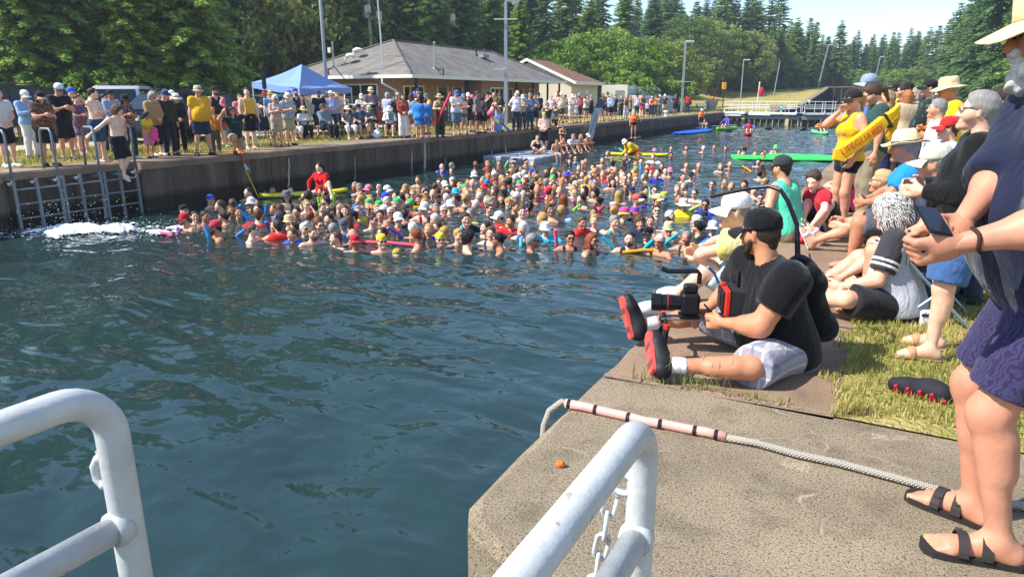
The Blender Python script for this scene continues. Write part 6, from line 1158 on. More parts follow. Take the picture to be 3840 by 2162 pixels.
def swimmer(x, y, tok):
    face = float(tok[0]); sex = tok[1]; hr = tok[2]; o = dict(); k = 0; desc = []; skin = random.choice('aaabbcd'); pose = 0
    hair = (HS_[hr[0]], HC_[hr[1]]) if hr != '-' else None; hatd = ''; topd = ''; gd = ''; bd = ''
    for e in tok[3:]:
        c = e[1:]
        if e[0] in 'CSNUV' and c: kd = dict(C='cap', S='swimcap', N='sun', U='bucket', V='visor')[e[0]]; o['hat'] = (kd,)+tuple(c.split('/')); hatd = f"{cname(c)} {dict(cap='cap', swimcap='swim cap', sun='sun hat', bucket='bucket hat', visor='visor')[kd]}"
        elif e == 'g': o['gl'] = 'sun'; gd = 'sunglasses'
        elif e == 'o': o['gl'] = 'goggles'; gd = 'goggles'
        elif e == 'q': o['gl'] = 'clear'; gd = 'glasses'
        elif e[0] in 'tvkz': kd = dict(t='tee', v='vest', k='tank', z='swim')[e[0]]; o['top'] = (kd, c); topd = f"{cname(c)} {dict(tee='shirt', vest='life vest', tank='top', swim='swimsuit')[kd]}"
        elif e[0] == 'B': o['beard'] = ('beard', HC_[c]); bd = 'bearded '
        elif e[0] == 'i': skin = c
        else: pose = int(e)
    if sex == 'f' and 'top' not in o and pose == 1: o['top'] = ('swim', random.choice(('#1c1c22', '#22305a', '#5a2030', '#1f4a50', '#7a2a58')))
    p = swpose(pose, sex); zc = ZW+(.10 if pose == 2 else .2 if pose == 1 else .165); L = PZ(x, y, zc); L.z = ZW-.03
    rz = math.atan2(-L.y, -L.x)-math.pi/2+R(face)+random.uniform(-.12, .12); ds_ = math.hypot(L.x, L.y); near = ds_ < 17
    h = .026 if near else .046 if ds_ < 28 else .06; hh = .0135 if near else .022 if ds_ < 28 else .03; key = ('sw', pose, sex)
    hyq = random.choice((-12, 0, 12)); p['hy'] = hyq; key += (hyq,)
    me, s = cached(('b', key, h, hh), lambda: body_mesh(p, h, hh))
    q = thing("person", None, "person", L, rz, "swimmers in the lock", random.uniform(1.0, 1.12)); put("body", me, q, [mat('skin', SKIN[skin])]); dress(q, p, key, s, h, hair=hair if not (hatd and hr == '-') else None, **o)
    if hatd and hr == '-' and 'swim cap' not in hatd: put("hair", cached(('h', 'crew', lod(h)), lambda: hair_mesh('crew', lod(h))), q, [mat('hair', random.choice((HC_['b'], HC_['d'], HC_['g'])))], s['Hd'], s['head'])
    w_ = [bd+'swimmer']; hd = hatd or (f"{HN_[hr[0]]} {CN_[hr[1]]} hair" if hr != '-' else '')
    base = bd+"swimmer "+("in " if hatd else "with ")+hd+(f" and {gd}" if gd else '')+(f", {topd}" if topd else '')
    vw = " seen from behind" if abs(face) > 115 else (" facing the far wall" if -130 < face < -45 else " facing the quay" if 45 < face < 130 else "")
    SWIM.append([q, base, vw, hatd or topd, Vector((L.x, L.y))])
for txt, (ox, oy, sc) in ((SWA, (600, 550, 3.22)), (SWB, (1300, 550, 3.22)), (SWC, (2000, 550, 2.862))):
    for row in txt.split('|'):
        t_ = row.split(); swimmer(ox+float(t_[0])/sc, oy+float(t_[1])/sc, t_[2:])
eg = random.Random(12); cand = 0; have = [r[4] for r in SWIM]; nadd = 0
while nadd < 125 and cand < 5000:      # further heads filling the middle of the mass
    cand += 1; x = eg.uniform(1020, 2600); y = eg.uniform(640, 880)
    if y < 905-(x-1000)*.17 and y > 820-(x-1000)*.19:
        q = Vector(PZ(x, y, ZW+.165)[:2])
        if min((q-h_).length for h_ in have) > .4:
            sx = eg.choice('mf'); tk = [str(eg.choice((-60, -30, 0, 0, 20, 40, 160))), sx, eg.choice(('sb', 'cd', 'sg', 'sy') if sx == 'm' else ('wb', 'by', 'lb', 'bd', 'sw'))]
            r_ = eg.random()
            if r_ < .3: tk[2] = '-'; tk.append(eg.choice(('C#f0f0f2', 'C#c8283a', 'S#e8d030', 'C#e87aa0', 'U#3ab0d8', 'S#f08030', 'C#2a50c0', 'S#40c060')))
            if eg.random() < .25: tk.append('g')
            if eg.random() < .3: tk.append(eg.choice(('v#d8282e', 'v#e8d020', 'v#2a50d0', 'k#e86ab0', 't#2ab0c8', 'v#f07020')))
            swimmer(x, y, tk); have.append(q); nadd += 1
from collections import Counter
def label_swimmers():
    lab = [b for _, b, _, _, _ in SWIM]; c = Counter(lab)
    for i, r in enumerate(SWIM):
        if c[lab[i]] > 1: lab[i] = r[1]+r[2]
    c = Counter(lab); key = Counter(r[3] for r in SWIM if r[3])
    short = [(r[3], r[4]) for r in SWIM if r[3] and key[r[3]] == 1]+[("long red noodle", Vector(PZ(1460, 918, ZW)[:2])), ("yellow rescue board", Vector(PZ(1180, 725, ZW)[:2])), ("grey float", Vector(PZ(2100, 590, ZW)[:2])), ("green mat", Vector(PZ(2950, 590, ZW)[:2]))]
    used = Counter()
    for i, r in enumerate(SWIM):
        if c[lab[i]] > 1:
            ds = sorted(short, key=lambda q: (q[1]-r[4]).length)
            for nm, v in ds:
                if nm == r[3]: continue
                d = v-r[4]; f = Vector((-math.sin(YAW), math.cos(YAW))); rr = Vector((math.cos(YAW), math.sin(YAW)))
                a, b = d.dot(f), d.dot(rr); rel = ("just beyond" if a < 0 else "in front of") if abs(a) > abs(b) else ("on the quay side of" if b < 0 else "on the far-wall side of")
                base_ = lab[i] if len(lab[i].split())+len(rel.split())+len(nm.split())+1 <= 16 else r[1]
                cand = f"{base_}, {rel} the {nm}"
                if used[cand] == 0 and len(cand.split()) <= 16: break
            used[cand] += 1; lab[i] = cand
    for i, r in enumerate(SWIM): tag(r[0], lab[i])
label_swimmers()
# ---- pool noodles: (x0 y0 x1 y1 colour) in the same three crops; end 1 stands in the water, f = floating flat
NOA = "-30 1045 160 1068 #e84a80 f|215 1035 215 965 #e0a0d0|580 1070 545 950 #2f8fe8|1090 915 1000 780 #2f86e8|1000 780 960 705 #2f86e8|1280 780 1285 695 #2f80e0|1380 900 1440 775 #2f86e0|1310 985 1275 905 #2a6ec0|1350 990 1350 915 #e06a90|950 1072 1030 1000 #3a8ae0|1275 602 1265 540 #2a76e0|1480 580 1490 542 #2a76e0|1920 680 1908 605 #a8d832|1940 805 1925 690 #a8d832|1952 660 1945 608 #9ccc30|2105 650 2100 560 #a8d840|2300 800 2370 690 #2f86e0|728 838 735 792 #8ad870"
NOB = "185 1150 865 1195 #ea4a5c f|660 1085 500 975 #7a62c8|895 912 890 842 #e83a4a|630 1065 625 1000 #e84a50|1495 490 1490 440 #2a5ad8|1775 238 1768 172 #4ac860|1915 240 1952 170 #9cdc4a|1900 370 1820 272 #ee6a34|2222 450 2205 312 #f0a030|2315 465 2360 425 #f09a30|2380 590 2440 470 #ea4a98|2330 622 2480 580 #ea4a98 f|2140 560 2090 490 #a8d83a|1385 1042 1390 962 #2ab4cc|2105 1185 2110 1100 #2ab4d0|2535 1185 2520 1000 #ee6a8c|1280 655 1270 590 #f08a2a|440 662 445 610 #4ab0e8|865 602 915 580 #f0b030 f|1945 1000 1935 950 #e8cc30|2165 780 2270 700 #e86aa0"
NOC = "440 450 490 372 #9ad860|450 640 430 575 #ee5a9a|455 668 505 622 #8ad84a|700 695 760 632 #d82a5a|815 655 885 622 #ee7aa8 f|1250 515 1238 432 #8ad8a0|850 1082 745 970 #1fb0d0|1210 1085 1290 1000 #1fb0d0|1430 1035 1550 935 #1fb0d0|1800 1055 1890 980 #3a7ae0|955 1138 1385 1112 #f0aa20 f|1720 668 1800 625 #b8e070|2345 275 2245 210 #f08a2a f|2375 198 2368 150 #2a5ad8|2475 285 2512 255 #f08a2a|410 190 492 180 #2ab0d8 f|212 197 272 190 #2ab0d8 f|940 62 880 12 #3a9ae0|972 62 918 16 #9ad860|765 130 738 92 #3a8ae0|1155 238 1150 195 #3a8ae0|1030 212 1025 155 #2a56c0|745 305 795 250 #ee7aa8|455 338 408 282 #ee6a9a|440 348 512 322 #3a7ae0 f|2440 480 2500 460 #3ab0e0 f"
NOOD = []
for txt, (ox, oy, sc) in ((NOA, (600, 550, 3.22)), (NOB, (1300, 550, 3.22)), (NOC, (2000, 550, 2.862))):
    for row in txt.split('|'):
        t_ = row.split(); x0, y0, x1, y1 = [float(v) for v in t_[:4]]; a = PZ(ox+x0/sc, oy+y0/sc, ZW+.02)
        b = PZ(ox+x1/sc, oy+y1/sc, ZW+.035) if len(t_) > 5 else PD(ox+x1/sc, oy+y1/sc, math.hypot(a.x, a.y)+random.uniform(-.12, .12))
        if len(t_) <= 5: a = a-(b-a).normalized()*.25
        m = MB(); mid = (a+b)/2+Vector((0, 0, .02)); r_ = .034
        m.tube([a, a*.75+b*.25+Vector((0, 0, .012)), mid, a*.25+b*.75+Vector((0, 0, .012)), b], r_, 10, cap=False)
        d = (b-a).normalized(); m.tube([b-d*.002, b-d*.03], [r_*.38, r_*.38], 8, cap=True)
        k = len(m.V); 
        V0 = m.V[40:50]; c0 = [b+(Vector(v)-b)*.4 for v in V0]; m.add(list(V0)+c0, [(i, (i+1) % 10, 10+(i+1) % 10, 10+i) for i in range(10)])
        o = m.build("pool_noodle", mat('foam', t_[4]), None, True); NOOD.append([o, cname(t_[4]), len(t_) > 5, Vector((a.x, a.y))]); o["category"] = "pool noodle"; o["group"] = "pool noodles among the swimmers"
def label_noodles():
    sw = [(r[0]["label"], r[4]) for r in SWIM]; used = Counter(); short = [(r[3] or r[1][8:].replace('with ', '').replace('in ', ''), r[4]) for r in SWIM]
    for o, c, fl, v in NOOD:
        for nm, q in sorted(short, key=lambda s: (s[1]-v).length):
            lb = f"{c} foam noodle {'floating flat' if fl else 'sticking up'} beside the swimmer with {nm.split(',')[0]}"
            if used[lb] == 0 and len(lb.split()) < 17: break
        used[lb] += 1; tag(o, lb)
label_noodles()
# =================================================================== PEOPLE ON THE NEAR QUAY
def hero(label, hips, head, H, jo, sex='m', b=1.0, skin='a', h=.016, hh=.008, group="people on the near quay", name="person", pz=None, extra=None, **out):
    """hips: world point; head: heading (x, y); jo: world points for hands/feet (rh lh rf lf), world directions for poles (re le rk lk, rfd lfd), plain angles otherwise"""
    sc = H/1.75; rz = math.atan2(-head[0], head[1]); ca, sa = math.cos(-rz), math.sin(-rz)
    def D_(v): return (v[0]*ca-v[1]*sa, v[0]*sa+v[1]*ca, v[2])
    def P_(v): q = D_((v[0]-hips[0], v[1]-hips[1], v[2])); return tuple(c/sc for c in q)
    p = dict(pel=(0, 0, hips[2]/sc), sex=sex, b=b)
    for k, v in jo.items(): p[k] = P_(v) if k in ('rh', 'lh', 'rf', 'lf') else D_(v) if k in ('re', 'le', 'rk', 'lk', 'rfd', 'lfd', 'rn', 'ln', 'rhd', 'lhd', 'lfu', 'rfu') else v
    o = thing(name, label, "person", (hips[0], hips[1], 0), rz, group, sc); key = ('hero', label)
    me, s = body_mesh(p, h, hh); put("body", me, o, [mat('skin', SKIN.get(skin, skin))]); dress(o, p, key, s, h, **out); return o, s, p
def D2(x, y, z=0.0): return PZ(x*1.49126, y*1.49126, z)
def DP(x, y, d): return PD(x*1.49126, y*1.49126, d)
def curls(par, s, c, n=170, rad=.105, down=.12, seed=1):
    g = np.random.default_rng(seed); m = MB()
    for i in range(n):
        a = g.uniform(0, 6.283); zz = g.uniform(-.55, 1); 
        if math.sin(a) > .35 and zz < .55: continue
        r0 = rad*math.sqrt(max(0, 1-zz*zz*.9)); p0 = A_(math.cos(a)*r0*.92, math.sin(a)*r0*1.05-.02, .045+zz*rad*.92); L = g.uniform(.05, down); pts = []; ph = g.uniform(0, 6.3); cr = g.uniform(.008, .016)
        out_ = A_(math.cos(a), math.sin(a), .2)
        for k in range(9): t = k/8; pts.append(tuple(p0+out_*(.02*t+.012*math.sin(t*3))+A_(math.cos(ph+t*8)*cr, math.sin(ph+t*8)*cr, -L*t*(.6+.6*t))))
        m.tube(pts, [.0052*(1-.5*(k/8)) for k in range(9)], 4)
    me = m.me("hair", [None], True); return put("hair", me, par, [mat('hair', c)], s['Hd'], s['head'])
def lettering(txt, par, M, size, c, name="lettering", ext=.001):
    cu = bpy.data.curves.new(name, 'FONT'); cu.body = txt; cu.size = size; cu.extrude = ext; cu.align_x = 'CENTER'; cu.align_y = 'CENTER'; cu.materials.append(mat('plain', c, .6)); t_ = bpy.data.objects.new(name, cu); COL.objects.link(t_); bpy.context.view_layer.update(); me = bpy.data.meshes.new_from_object(t_.evaluated_get(bpy.context.evaluated_depsgraph_get())); bpy.data.objects.remove(t_); o = obj(name, me, par); o.matrix_local = M; return o
# ---- the man standing at the edge of the picture
mo, ms, mp = hero("tall bearded man in tan hat, navy tee and purple leaf shorts looking at his phone", (.53, 2.70, 1.01), (-1, -.06), 1.93,
    dict(lean=12, lb=.98, hf=-.02, slv=1.3, hw=1, hp=10, slen=.84, swd=.006, rh=(.17, 2.41, 1.10), lh=(.19, 2.34, 1.11), re=(1, .25, -.25), le=(1, -.15, -.35), lf=(.475, 2.565, .078), rf=(.42, 2.80, .078), lfd=(-1, -.12, 0), rfd=(-1, .42, 0), hkr='grip', hkl='grip', toes=1, shw=.2, musc=1.22, ln=(-.3, .9, .3), rn=(.2, -.8, .6)), b=1.3, skin='#c68c70', h=.0105, hh=.006,
    top=('tee', '#1b2138', .012), bot=('shorts', ('#3a3558', 'leafy', '#2a2544'), .012), hat=('sun', '#dcc596', '#dcc596', '#c4ab7c'), gl='sun', hair=('short', '#b8b2aa'), beard=('bigbeard', '#d8d2c8'))
for q, lab in (('l', None), ('r', None)):
    an, fd = ms[q+'an'], ms[q+'fd']; sd = nrm(np.cross(fd, A_(0, 0, 1))); dk_ = mat('plain', '#2b2725', .75)
    m = MB(); n = 16; prof = [(-.07, .030), (-.06, .038), (0, .040), (.07, .046), (.13, .052), (.175, .05), (.20, .034), (.207, .0)]
    L = [(t, w) for t, w in prof]+[(t, -w) for t, w in reversed(prof[:-1])]
    V = [an+fd*t+sd*w+A_(0, 0, z-an[2]) for z in (.001, .022) for t, w in L]; k = len(L)
    m.add(V, [tuple(range(k)), tuple(range(2*k-1, k-1, -1))]+[(i+k, (i+1) % k+k, (i+1) % k, i) for i in range(k)]); so = m.build("sandal", dk_, mo)
    for t0, ww in ((.035, .03), (.098, .028)):
        m = MB(); arc = []
        for i in range(11):
            a = math.pi*i/10; arc.append((math.cos(a)*(.047 if t0 < .05 else .053), .012+math.sin(a)*(.068 if t0 < .05 else .052)))
        V = [an+fd*(t0+dx)+sd*x+A_(0, 0, z-an[2]+.01) for x, z in arc for dx in (-ww/2, ww/2)]; V2 = [an+fd*(t0+dx)+sd*x*1.07+A_(0, 0, z*1.06-an[2]+.012) for x, z in arc for dx in (-ww/2, ww/2)]
        F = [(2*i, 2*i+1, 2*i+3, 2*i+2) for i in range(10)]+[(22+2*i+2, 22+2*i+3, 22+2*i+1, 22+2*i) for i in range(10)]+[(2*i, 2*i+2, 22+2*i+2, 22+2*i) for i in range(10)]+[(2*i+1, 22+2*i+1, 22+2*i+3, 2*i+3) for i in range(10)]
        m.add(V+V2, F); m.build("strap", mat('plain', '#35302d', .7), so)
        c = an+fd*t0+sd*(-.036 if q == 'r' else .036)+A_(0, 0, .062-an[2]+.004); m = MB(); m.box(tuple(c), (.02, .024, .004), math.atan2(fd[1], fd[0])); m.build("buckle", mat('metal', '#6a6660'), so)
ph = thing("phone", "black phone in the hands of the man in navy tee", "phone", (.125, 2.36, 1.17), R(20)); m = MB(); m.box((0, 0, 0), (.068, .14, .01), M=Matrix.Rotation(R(24), 3, 'X') @ Matrix.Rotation(R(10), 3, 'Y'), bev=.004); m.build("phone_body", mat('plain', '#15161a', .3), ph)
m = MB(); m.box((0, -.0042, .0047), (.06, .13, .002), M=Matrix.Rotation(R(24), 3, 'X') @ Matrix.Rotation(R(10), 3, 'Y')); m.build("screen", mat('glass', '#20242a', .1), ph)
w0, e0 = A_(*ms['lwr']), A_(*ms['lel']); dv = nrm(w0-e0); c = w0-dv*.045; u = nrm(np.cross(dv, A_(0, 0, 1))); v = np.cross(dv, u)
m = MB(); m.tube([tuple(c+(u*math.cos(a)*.034+v*math.sin(a)*.034)+dv*.004*math.sin(3*a)) for a in (2*math.pi*i/20 for i in range(21))], .0055, 6); m.build("wristband", mat('plain', '#3a2622', .8), mo)
for dy_, z0, z1 in ((.0, .98, 1.38),):
    pass
# ---- the videographer
vo, vs, vp = hero("cameraman in black cap and black polo with plaid shorts and camera rig", (-.45, 4.21, .11), (-.84, -.54), 1.84,
    dict(lean=18, tw=8, hw=1, hy=-52, hp=4, lf=(-.955, 3.56, .095), rf=(-1.27, 4.08, .12), lk=(.7, -.75, .12), slen=.97, rk=(-.1, .7, .3), lfd=(-.3, .8, .55), lfu=(.8, .5, -.15), rfd=(-.4, .3, 1), flex=1, lh=(-.77, 3.98, .25), rh=(-.93, 4.20, .22), le=(.5, -.5, -.4), re=(-.1, .6, -.4), hkl='grip', hkr='grip', shw=.21, musc=1.32), b=1.24, skin='#c58a68', h=.0125, hh=.007,
    top=('polo', '#0d0e10', .006), bot=('shorts', ('#9a96a0', 'plaid', '#c9c6c4', '#5a6688'), .01), hat=('cap', '#101013'), hair=('crew', '#3a2a20'), beard=('beard', '#4a372c'), shoes='#1b1b1e', sock='#e6e4e6')
for q in 'rl':
    an, fd, fu = vs[q+'an'], vs[q+'fd'], vs['fup_'+q]; sd = nrm(np.cross(fd, fu)); m = MB(); prof = [(-.062, .018), (-.055, .03), (0, .033), (.08, .037), (.14, .043), (.178, .037), (.197, .02), (.2, 0)]; L = prof+[(t, -w) for t, w in reversed(prof[:-1])]; k = len(L)
    V = [an+fd*t+sd*w-fu*z for z in (.074, .094) for t, w in L]; m.add(V, [tuple(range(k)), tuple(range(2*k-1, k-1, -1))]+[(i+k, (i+1) % k+k, (i+1) % k, i) for i in range(k)]); so = m.build("shoe_sole", mat('plain', '#d8564e', .7), vo)
    bmx = bmesh.new(); bmx.from_mesh(so.data); bmesh.ops.recalc_face_normals(bmx, faces=bmx.faces); bmx.to_mesh(so.data); bmx.free()
    M = Matrix(np.column_stack([sd if q == 'l' else sd, fd, -fu]).tolist()).to_4x4(); 
    for t, tx in ((.11, "HOVR"), (-.005, "HOVR")):
        c_ = an+fd*t-fu*.0955; M2 = Matrix.Translation(Vector(c_)) @ Matrix(np.column_stack([fd*-1, sd, -fu]).tolist()).to_4x4() @ Matrix.Rotation(R(90), 4, 'Z'); m = MB()
        for k_ in range(4): m.box(Vector(c_)+Vector(sd*(-.027+.018*k_)), (.013, .03, .004), M=M.to_3x3())
        m.build("tread_mark", mat('plain', '#7a4a48', .8), so)
Tm, TT = vs['T'], vs['TT']; bk = thing("backpack", "black backpack with camera support arm on the cameraman's back", "backpack", vo.location, vo.rotation_euler.z); scv = 1.84/1.75
def VB(x, y, z): q = TT(x, y, z)*scv; return Vector(q)
Mb = Matrix(Tm.tolist()); P = [Prim(TT(0, -.21, .1)*scv, TT(0, -.2, .36)*scv, .125, .11, fl=Tm @ A_(0, 1, 0), fs=.75, k=.03), Prim(TT(-.06, -.23, .02)*scv, TT(.06, -.23, .02)*scv, .085, k=.04), Prim(TT(-.05, -.25, .3)*scv, TT(.05, -.25, .3)*scv, .06, k=.04)]
V, F = sdfmesh(P, .013, wob=.004, wf=24); put("pack_body", mesh("pack_body", V, F, [None], True), bk, [mat('cloth', '#141416')])
for sg in (-1, 1): m = MB(); m.tube([VB(sg*.11, -.17, .42), VB(sg*.125, -.03, .505), VB(sg*.13, .1, .44), VB(sg*.135, .135, .3), VB(sg*.15, .08, .14), VB(sg*.13, -.12, .08)], [.016, .019, .02, .018, .012, .01], 6); m.build("shoulder_strap", mat('cloth', '#1c1c1f'), bk)
Rv = Matrix.Rotation(-vo.rotation_euler.z, 3, 'Z')
def WL(p): return Rv @ (Vector(p)-vo.location)
arm = [VB(.02, -.2, .3), VB(.02, -.2, .42), WL((-.45, 4.33, .80)), WL((-.515, 4.35, .93)), WL((-.565, 4.37, .99)), WL((-.63, 4.39, 1.005)), WL((-.74, 4.42, .985)), WL((-.87, 4.46, .945)), WL((-.995, 4.5, .905))]
m = MB(); m.tube(arm, [.018, .018, .014, .013, .013, .013, .012, .011, .010], 8); m.build("support_arm", mat('plain', '#161618', .35), bk)
m = MB(); m.tube([VB(.06, -.3, .42), VB(.07, -.33, .02)], .005, 5); m.build("side_cable", mat('metal', '#7a7a7c'), bk)
# camera rig in his lap: local +Y is the lens direction, +X to the lens's right-hand side
rg = thing("camera_rig", "video camera rig with big lens, red framed monitor and hand grips", "camera", (-1.0, 4.06, .32), math.atan2(.93, -.36), None, 1.18); blk = mat('plain', '#131416', .45); rod = mat('metal', '#8d8f92')
MB().box((0, -.02, .0), (.11, .09, .11), bev=.012).build("camera_body", blk, rg); MB().box((0, -.02, .075), (.06, .07, .045), bev=.01).build("viewfinder_hump", blk, rg)
m = MB(); m.lathe([(0, 0), (.036, 0), (.039, .03), (.042, .05), (.042, .1), (.046, .105), (.046, .15), (.039, .152), (.036, .135), (0, .13)], (0, .02, -.005), 20, M=Matrix.Rotation(R(-90), 3, 'X')); m.build("lens", mat('plain', '#17181a', .35), rg)
m = MB(); m.lathe([(.0, 0), (.034, .0), (.02, .012), (0, .015)], (0, .152, -.005), 18, M=Matrix.Rotation(R(-90), 3, 'X')); m.build("lens_glass", mat('glass', '#0c1220', .03), rg)
m = MB(); m.lathe([(.0435, 0), (.0445, 0), (.0445, .006), (.0435, .006)], (0, .09, -.005), 20, M=Matrix.Rotation(R(-90), 3, 'X')); m.build("lens_ring", mat('plain', '#b02020', .4), rg)
for sx in (-.03, .03): MB().tube([(sx, .12, -.085), (sx, -.2, -.085)], .0075, 8).build("rod", rod, rg)
MB().box((0, -.02, -.07), (.09, .1, .02), bev=.004).build("base_plate", blk, rg)
for sx in (-.12, .11): m = MB(); m.tube([(0, .1, -.085), (sx*.7, .1, -.09), (sx, .1, -.1)], .008, 7); m.tube([(sx, .1, -.1), (sx*1.03, .11, -.155), (sx*1.05, .115, -.235)], [.014, .018, .017], 9); m.build("hand_grip", mat('plain', '#1a1b1d', .7), rg); m = MB(); m.lathe([(0, -.012), (.016, -.012), (.016, .012), (0, .012)], (sx, .1, -.1), 10); m.build("grip_clamp", mat('plain', '#c03428', .4), rg)
m = MB(); m.tube([(0, -.06, .1), (0, -.06, .15), (0, -.05, .165), (0, .1, .16), (0, .13, .175)], .012, 7); m.build("top_handle", blk, rg)
mn = MB().box((-.02, -.19, .03), (.19, .028, .135), bev=.006).build("monitor", mat('plain', '#c8301f', .5), rg); MB().box((-.02, -.172, .03), (.16, .012, .105)).build("monitor_back", blk, mn); MB().box((-.02, -.163, .03), (.05, .006, .06)).build("battery_plate", mat('plain', '#2c2d30', .5), mn)
m = MB(); m.add([(-.115, -.205, -.037), (.075, -.205, -.037), (.075, -.205, .097), (-.115, -.205, .097), (-.105, -.33, -.02), (.065, -.33, -.02), (.065, -.33, .08), (-.105, -.33, .08)], [(0, 1, 5, 4), (1, 2, 6, 5), (2, 3, 7, 6), (3, 0, 4, 7), (4, 5, 6, 7)]); m.build("sun_hood", mat('plain', '#2e2f33', .8), mn)
m = MB(); m.tube([(.02, -.16, .1), (-.01, -.13, .16), (-.05, -.09, .2)], .007, 6); m.build("antenna", mat('plain', '#3a86c8', .5), rg); m = MB(); m.tube([(.04, -.1, -.02), (.09, -.15, -.08), (.05, -.21, -.07), (-.03, -.2, -.03)], .005, 6); m.build("cable", mat('plain', '#2a4a8c', .5), rg)
# ---- seated people near the edge
hero("man in white cap and yellow plaid shirt sitting with knees up", (-.74, 5.12, .12), (-.95, -.25), 1.75, dict(lean=20, hw=1, hy=10, hp=4, lf=(-1.32, 4.72, .09), rf=(-1.30, 5.16, .09), lk=(-.3, .1, 1), rk=(-.2, .2, 1), lfd=(-.95, -.35, .05), rfd=(-1, .1, 0), lh=(-1.2, 5.06, .36), rh=(-1.24, 5.25, .40), le=(.2, -.8, .3), re=(0, 1, -.1)), b=1.05, skin='a', top=('tee', ('#c9b97c', 'plaid', '#e6d84a', '#a8a08a'), .012), bot=('shorts', '#b9cdc6', .012), hat=('cap', '#efeae6'), hair=('crew', GY), gl='clear', shoes='#d8d6d4')
hero("man in turquoise tank top and dark cap sitting at the edge", (-.93, 8.1, .12), (-.9, .45), 1.78, dict(lean=14, hw=1, hy=10, lf=(-1.45, 8.25, -.25), rf=(-1.4, 8.5, -.25), lk=(-.5, 0, 1), rk=(-.5, 0, 1), lh=(-1.2, 8.05, .22), rh=(-1.2, 8.5, .25), le=(.2, -.8, -.1)), b=1.2, skin='b', h=.021, hh=.011, top=('tank', '#56d0a8', .012), bot=('shorts', '#8a8266', .01), hat=('cap', '#34393a', '#2c3032'), hair=('crew', DB))
bo_, bs_, bp_ = hero("boy in red tee tying his red shoes", (-.52, 8.52, .12), (-.85, -.5), 1.62, dict(lean=30, hw=1, hp=25, hy=45, lf=(-.66, 8.02, .09), rf=(-.98, 8.12, .09), lk=(0, -.2, 1), rk=(-.2, 0, 1), lh=(-.70, 8.02, .16), rh=(-.78, 8.06, .17), le=(.3, -.6, 0), re=(-.4, .5, 0), lfd=(-.7, -.75, 0), rfd=(-1, -.4, 0)), b=.95, skin='d', h=.02, hh=.011, top=('tee', '#cc1f2e'), bot=('shorts', '#26262c'), hair=('short', '#4a3a2e'), shoes='#c8282c')
hero("blond woman with ponytail sitting with legs stretched and white slide", (.12, 7.75, .12), (-.97, .1), 1.68, dict(lean=20, hw=1, hy=-5, lf=(-.62, 7.62, .09), rf=(-.55, 7.9, .09), lk=(0, 0, 1), rk=(0, 0, 1), lfd=(-.4, 0, .9), rfd=(-.4, 0, .9), flex=1, lh=(-.38, 7.62, .28), rh=(-.38, 7.85, .3)), sex='f', b=1.0, skin='b', h=.02, hh=.011, top=('tank', '#8a7a80'), bot=('shorts', '#2a2a30'), hair=('pony', '#c0a070'), gl='clear', shoes=('sandal', '#dfe3ea'))
ro, rs, rp = hero("curly grey haired woman in raglan tee with striped sleeves sitting on grass", (.16, 5.5, .13), (-.98, .12), 1.66, dict(lean=10, hw=1, hp=12, hy=-18, lf=(-.5, 5.34, .09), rf=(-.42, 5.72, .09), lk=(-.2, -.9, .3), rk=(0, .1, 1), lh=(-.22, 5.24, .24), rh=(-.24, 5.45, .24), le=(.6, -.35, -.9), flex=0, lfd=(-1, -.2, .1)), sex='f', b=1.28, skin='a', h=.015, hh=.009, top=('tee', '#b4b6be', .01), bot=('shorts', '#232228', .006), hair=('curly', '#c4c1bb'), shoes=('sandal', '#8a7a68'))
curls(ro, rs, '#c9c6c0', 640, .114, .15, 4)
for q in 'rl':
    sh_, el_ = rs[q+'sh'], rs[q+'el']; dn = nrm(el_-sh_)
    V, F = sdfmesh([Prim(sh_-dn*.02, el_, .098, .088, cut=[(sh_+(el_-sh_)*.74, dn)], k=.04)], .0125, wob=.003); put("sleeve", mesh("sleeve", V, F, [None], True), ro, [mat('cloth', '#3a383d')])
    for t in (.48, .61):
        c = sh_+(el_-sh_)*t; V, F = sdfmesh([Prim(sh_, el_, .102, .093, cut=[(c+dn*.011, dn), (c-dn*.011, -dn)])], .008); put("sleeve_stripe", mesh("sleeve_stripe", V, F, [None], True), ro, [mat('cloth', '#e4e2e4')])
hero("woman in lavender top with dark curly hair sitting behind the raglan tee", (.42, 6.2, .12), (-.95, .2), 1.62, dict(lean=26, hw=1, hp=16, lf=(-.15, 6.1, .09), rf=(-.1, 6.4, .09), lk=(0, -.2, 1), rk=(0, .2, 1), lh=(.0, 6.1, .3), rh=(.0, 6.3, .3)), sex='f', b=1.1, skin='b', h=.021, hh=.011, top=('tank', '#8f96cc'), bot=('shorts', '#4a5a86'), hair=('curly', '#2a211c'), shoes=('sandal', '#8a6a52'))
hero("short grey haired woman in black top and denim shorts behind the tall man", (.40, 4.72, .86), (-1, -.02), 1.56, dict(hw=1, hp=-2, hy=0, lf=(.33, 4.58, .07), rf=(.36, 4.84, .07), lfd=(-1, -.15, 0), rfd=(-1, .2, 0), lh=(.16, 4.62, 1.0), rh=(.16, 4.78, 1.02), le=(.5, -.4, -.8), re=(.5, .4, -.8)), sex='f', b=1.22, skin='a', h=.015, hh=.0075, top=('long', '#101113', .012), bot=('shorts', '#3f5f8c', .012), hair=('short', '#8f8a86'), gl='clear', shoes=('sandal', '#b58a66'))
Q = "people on the near quay"
def at_d(x, d): a, b = at_px(x*1.49126, d); return (a, b, 0)
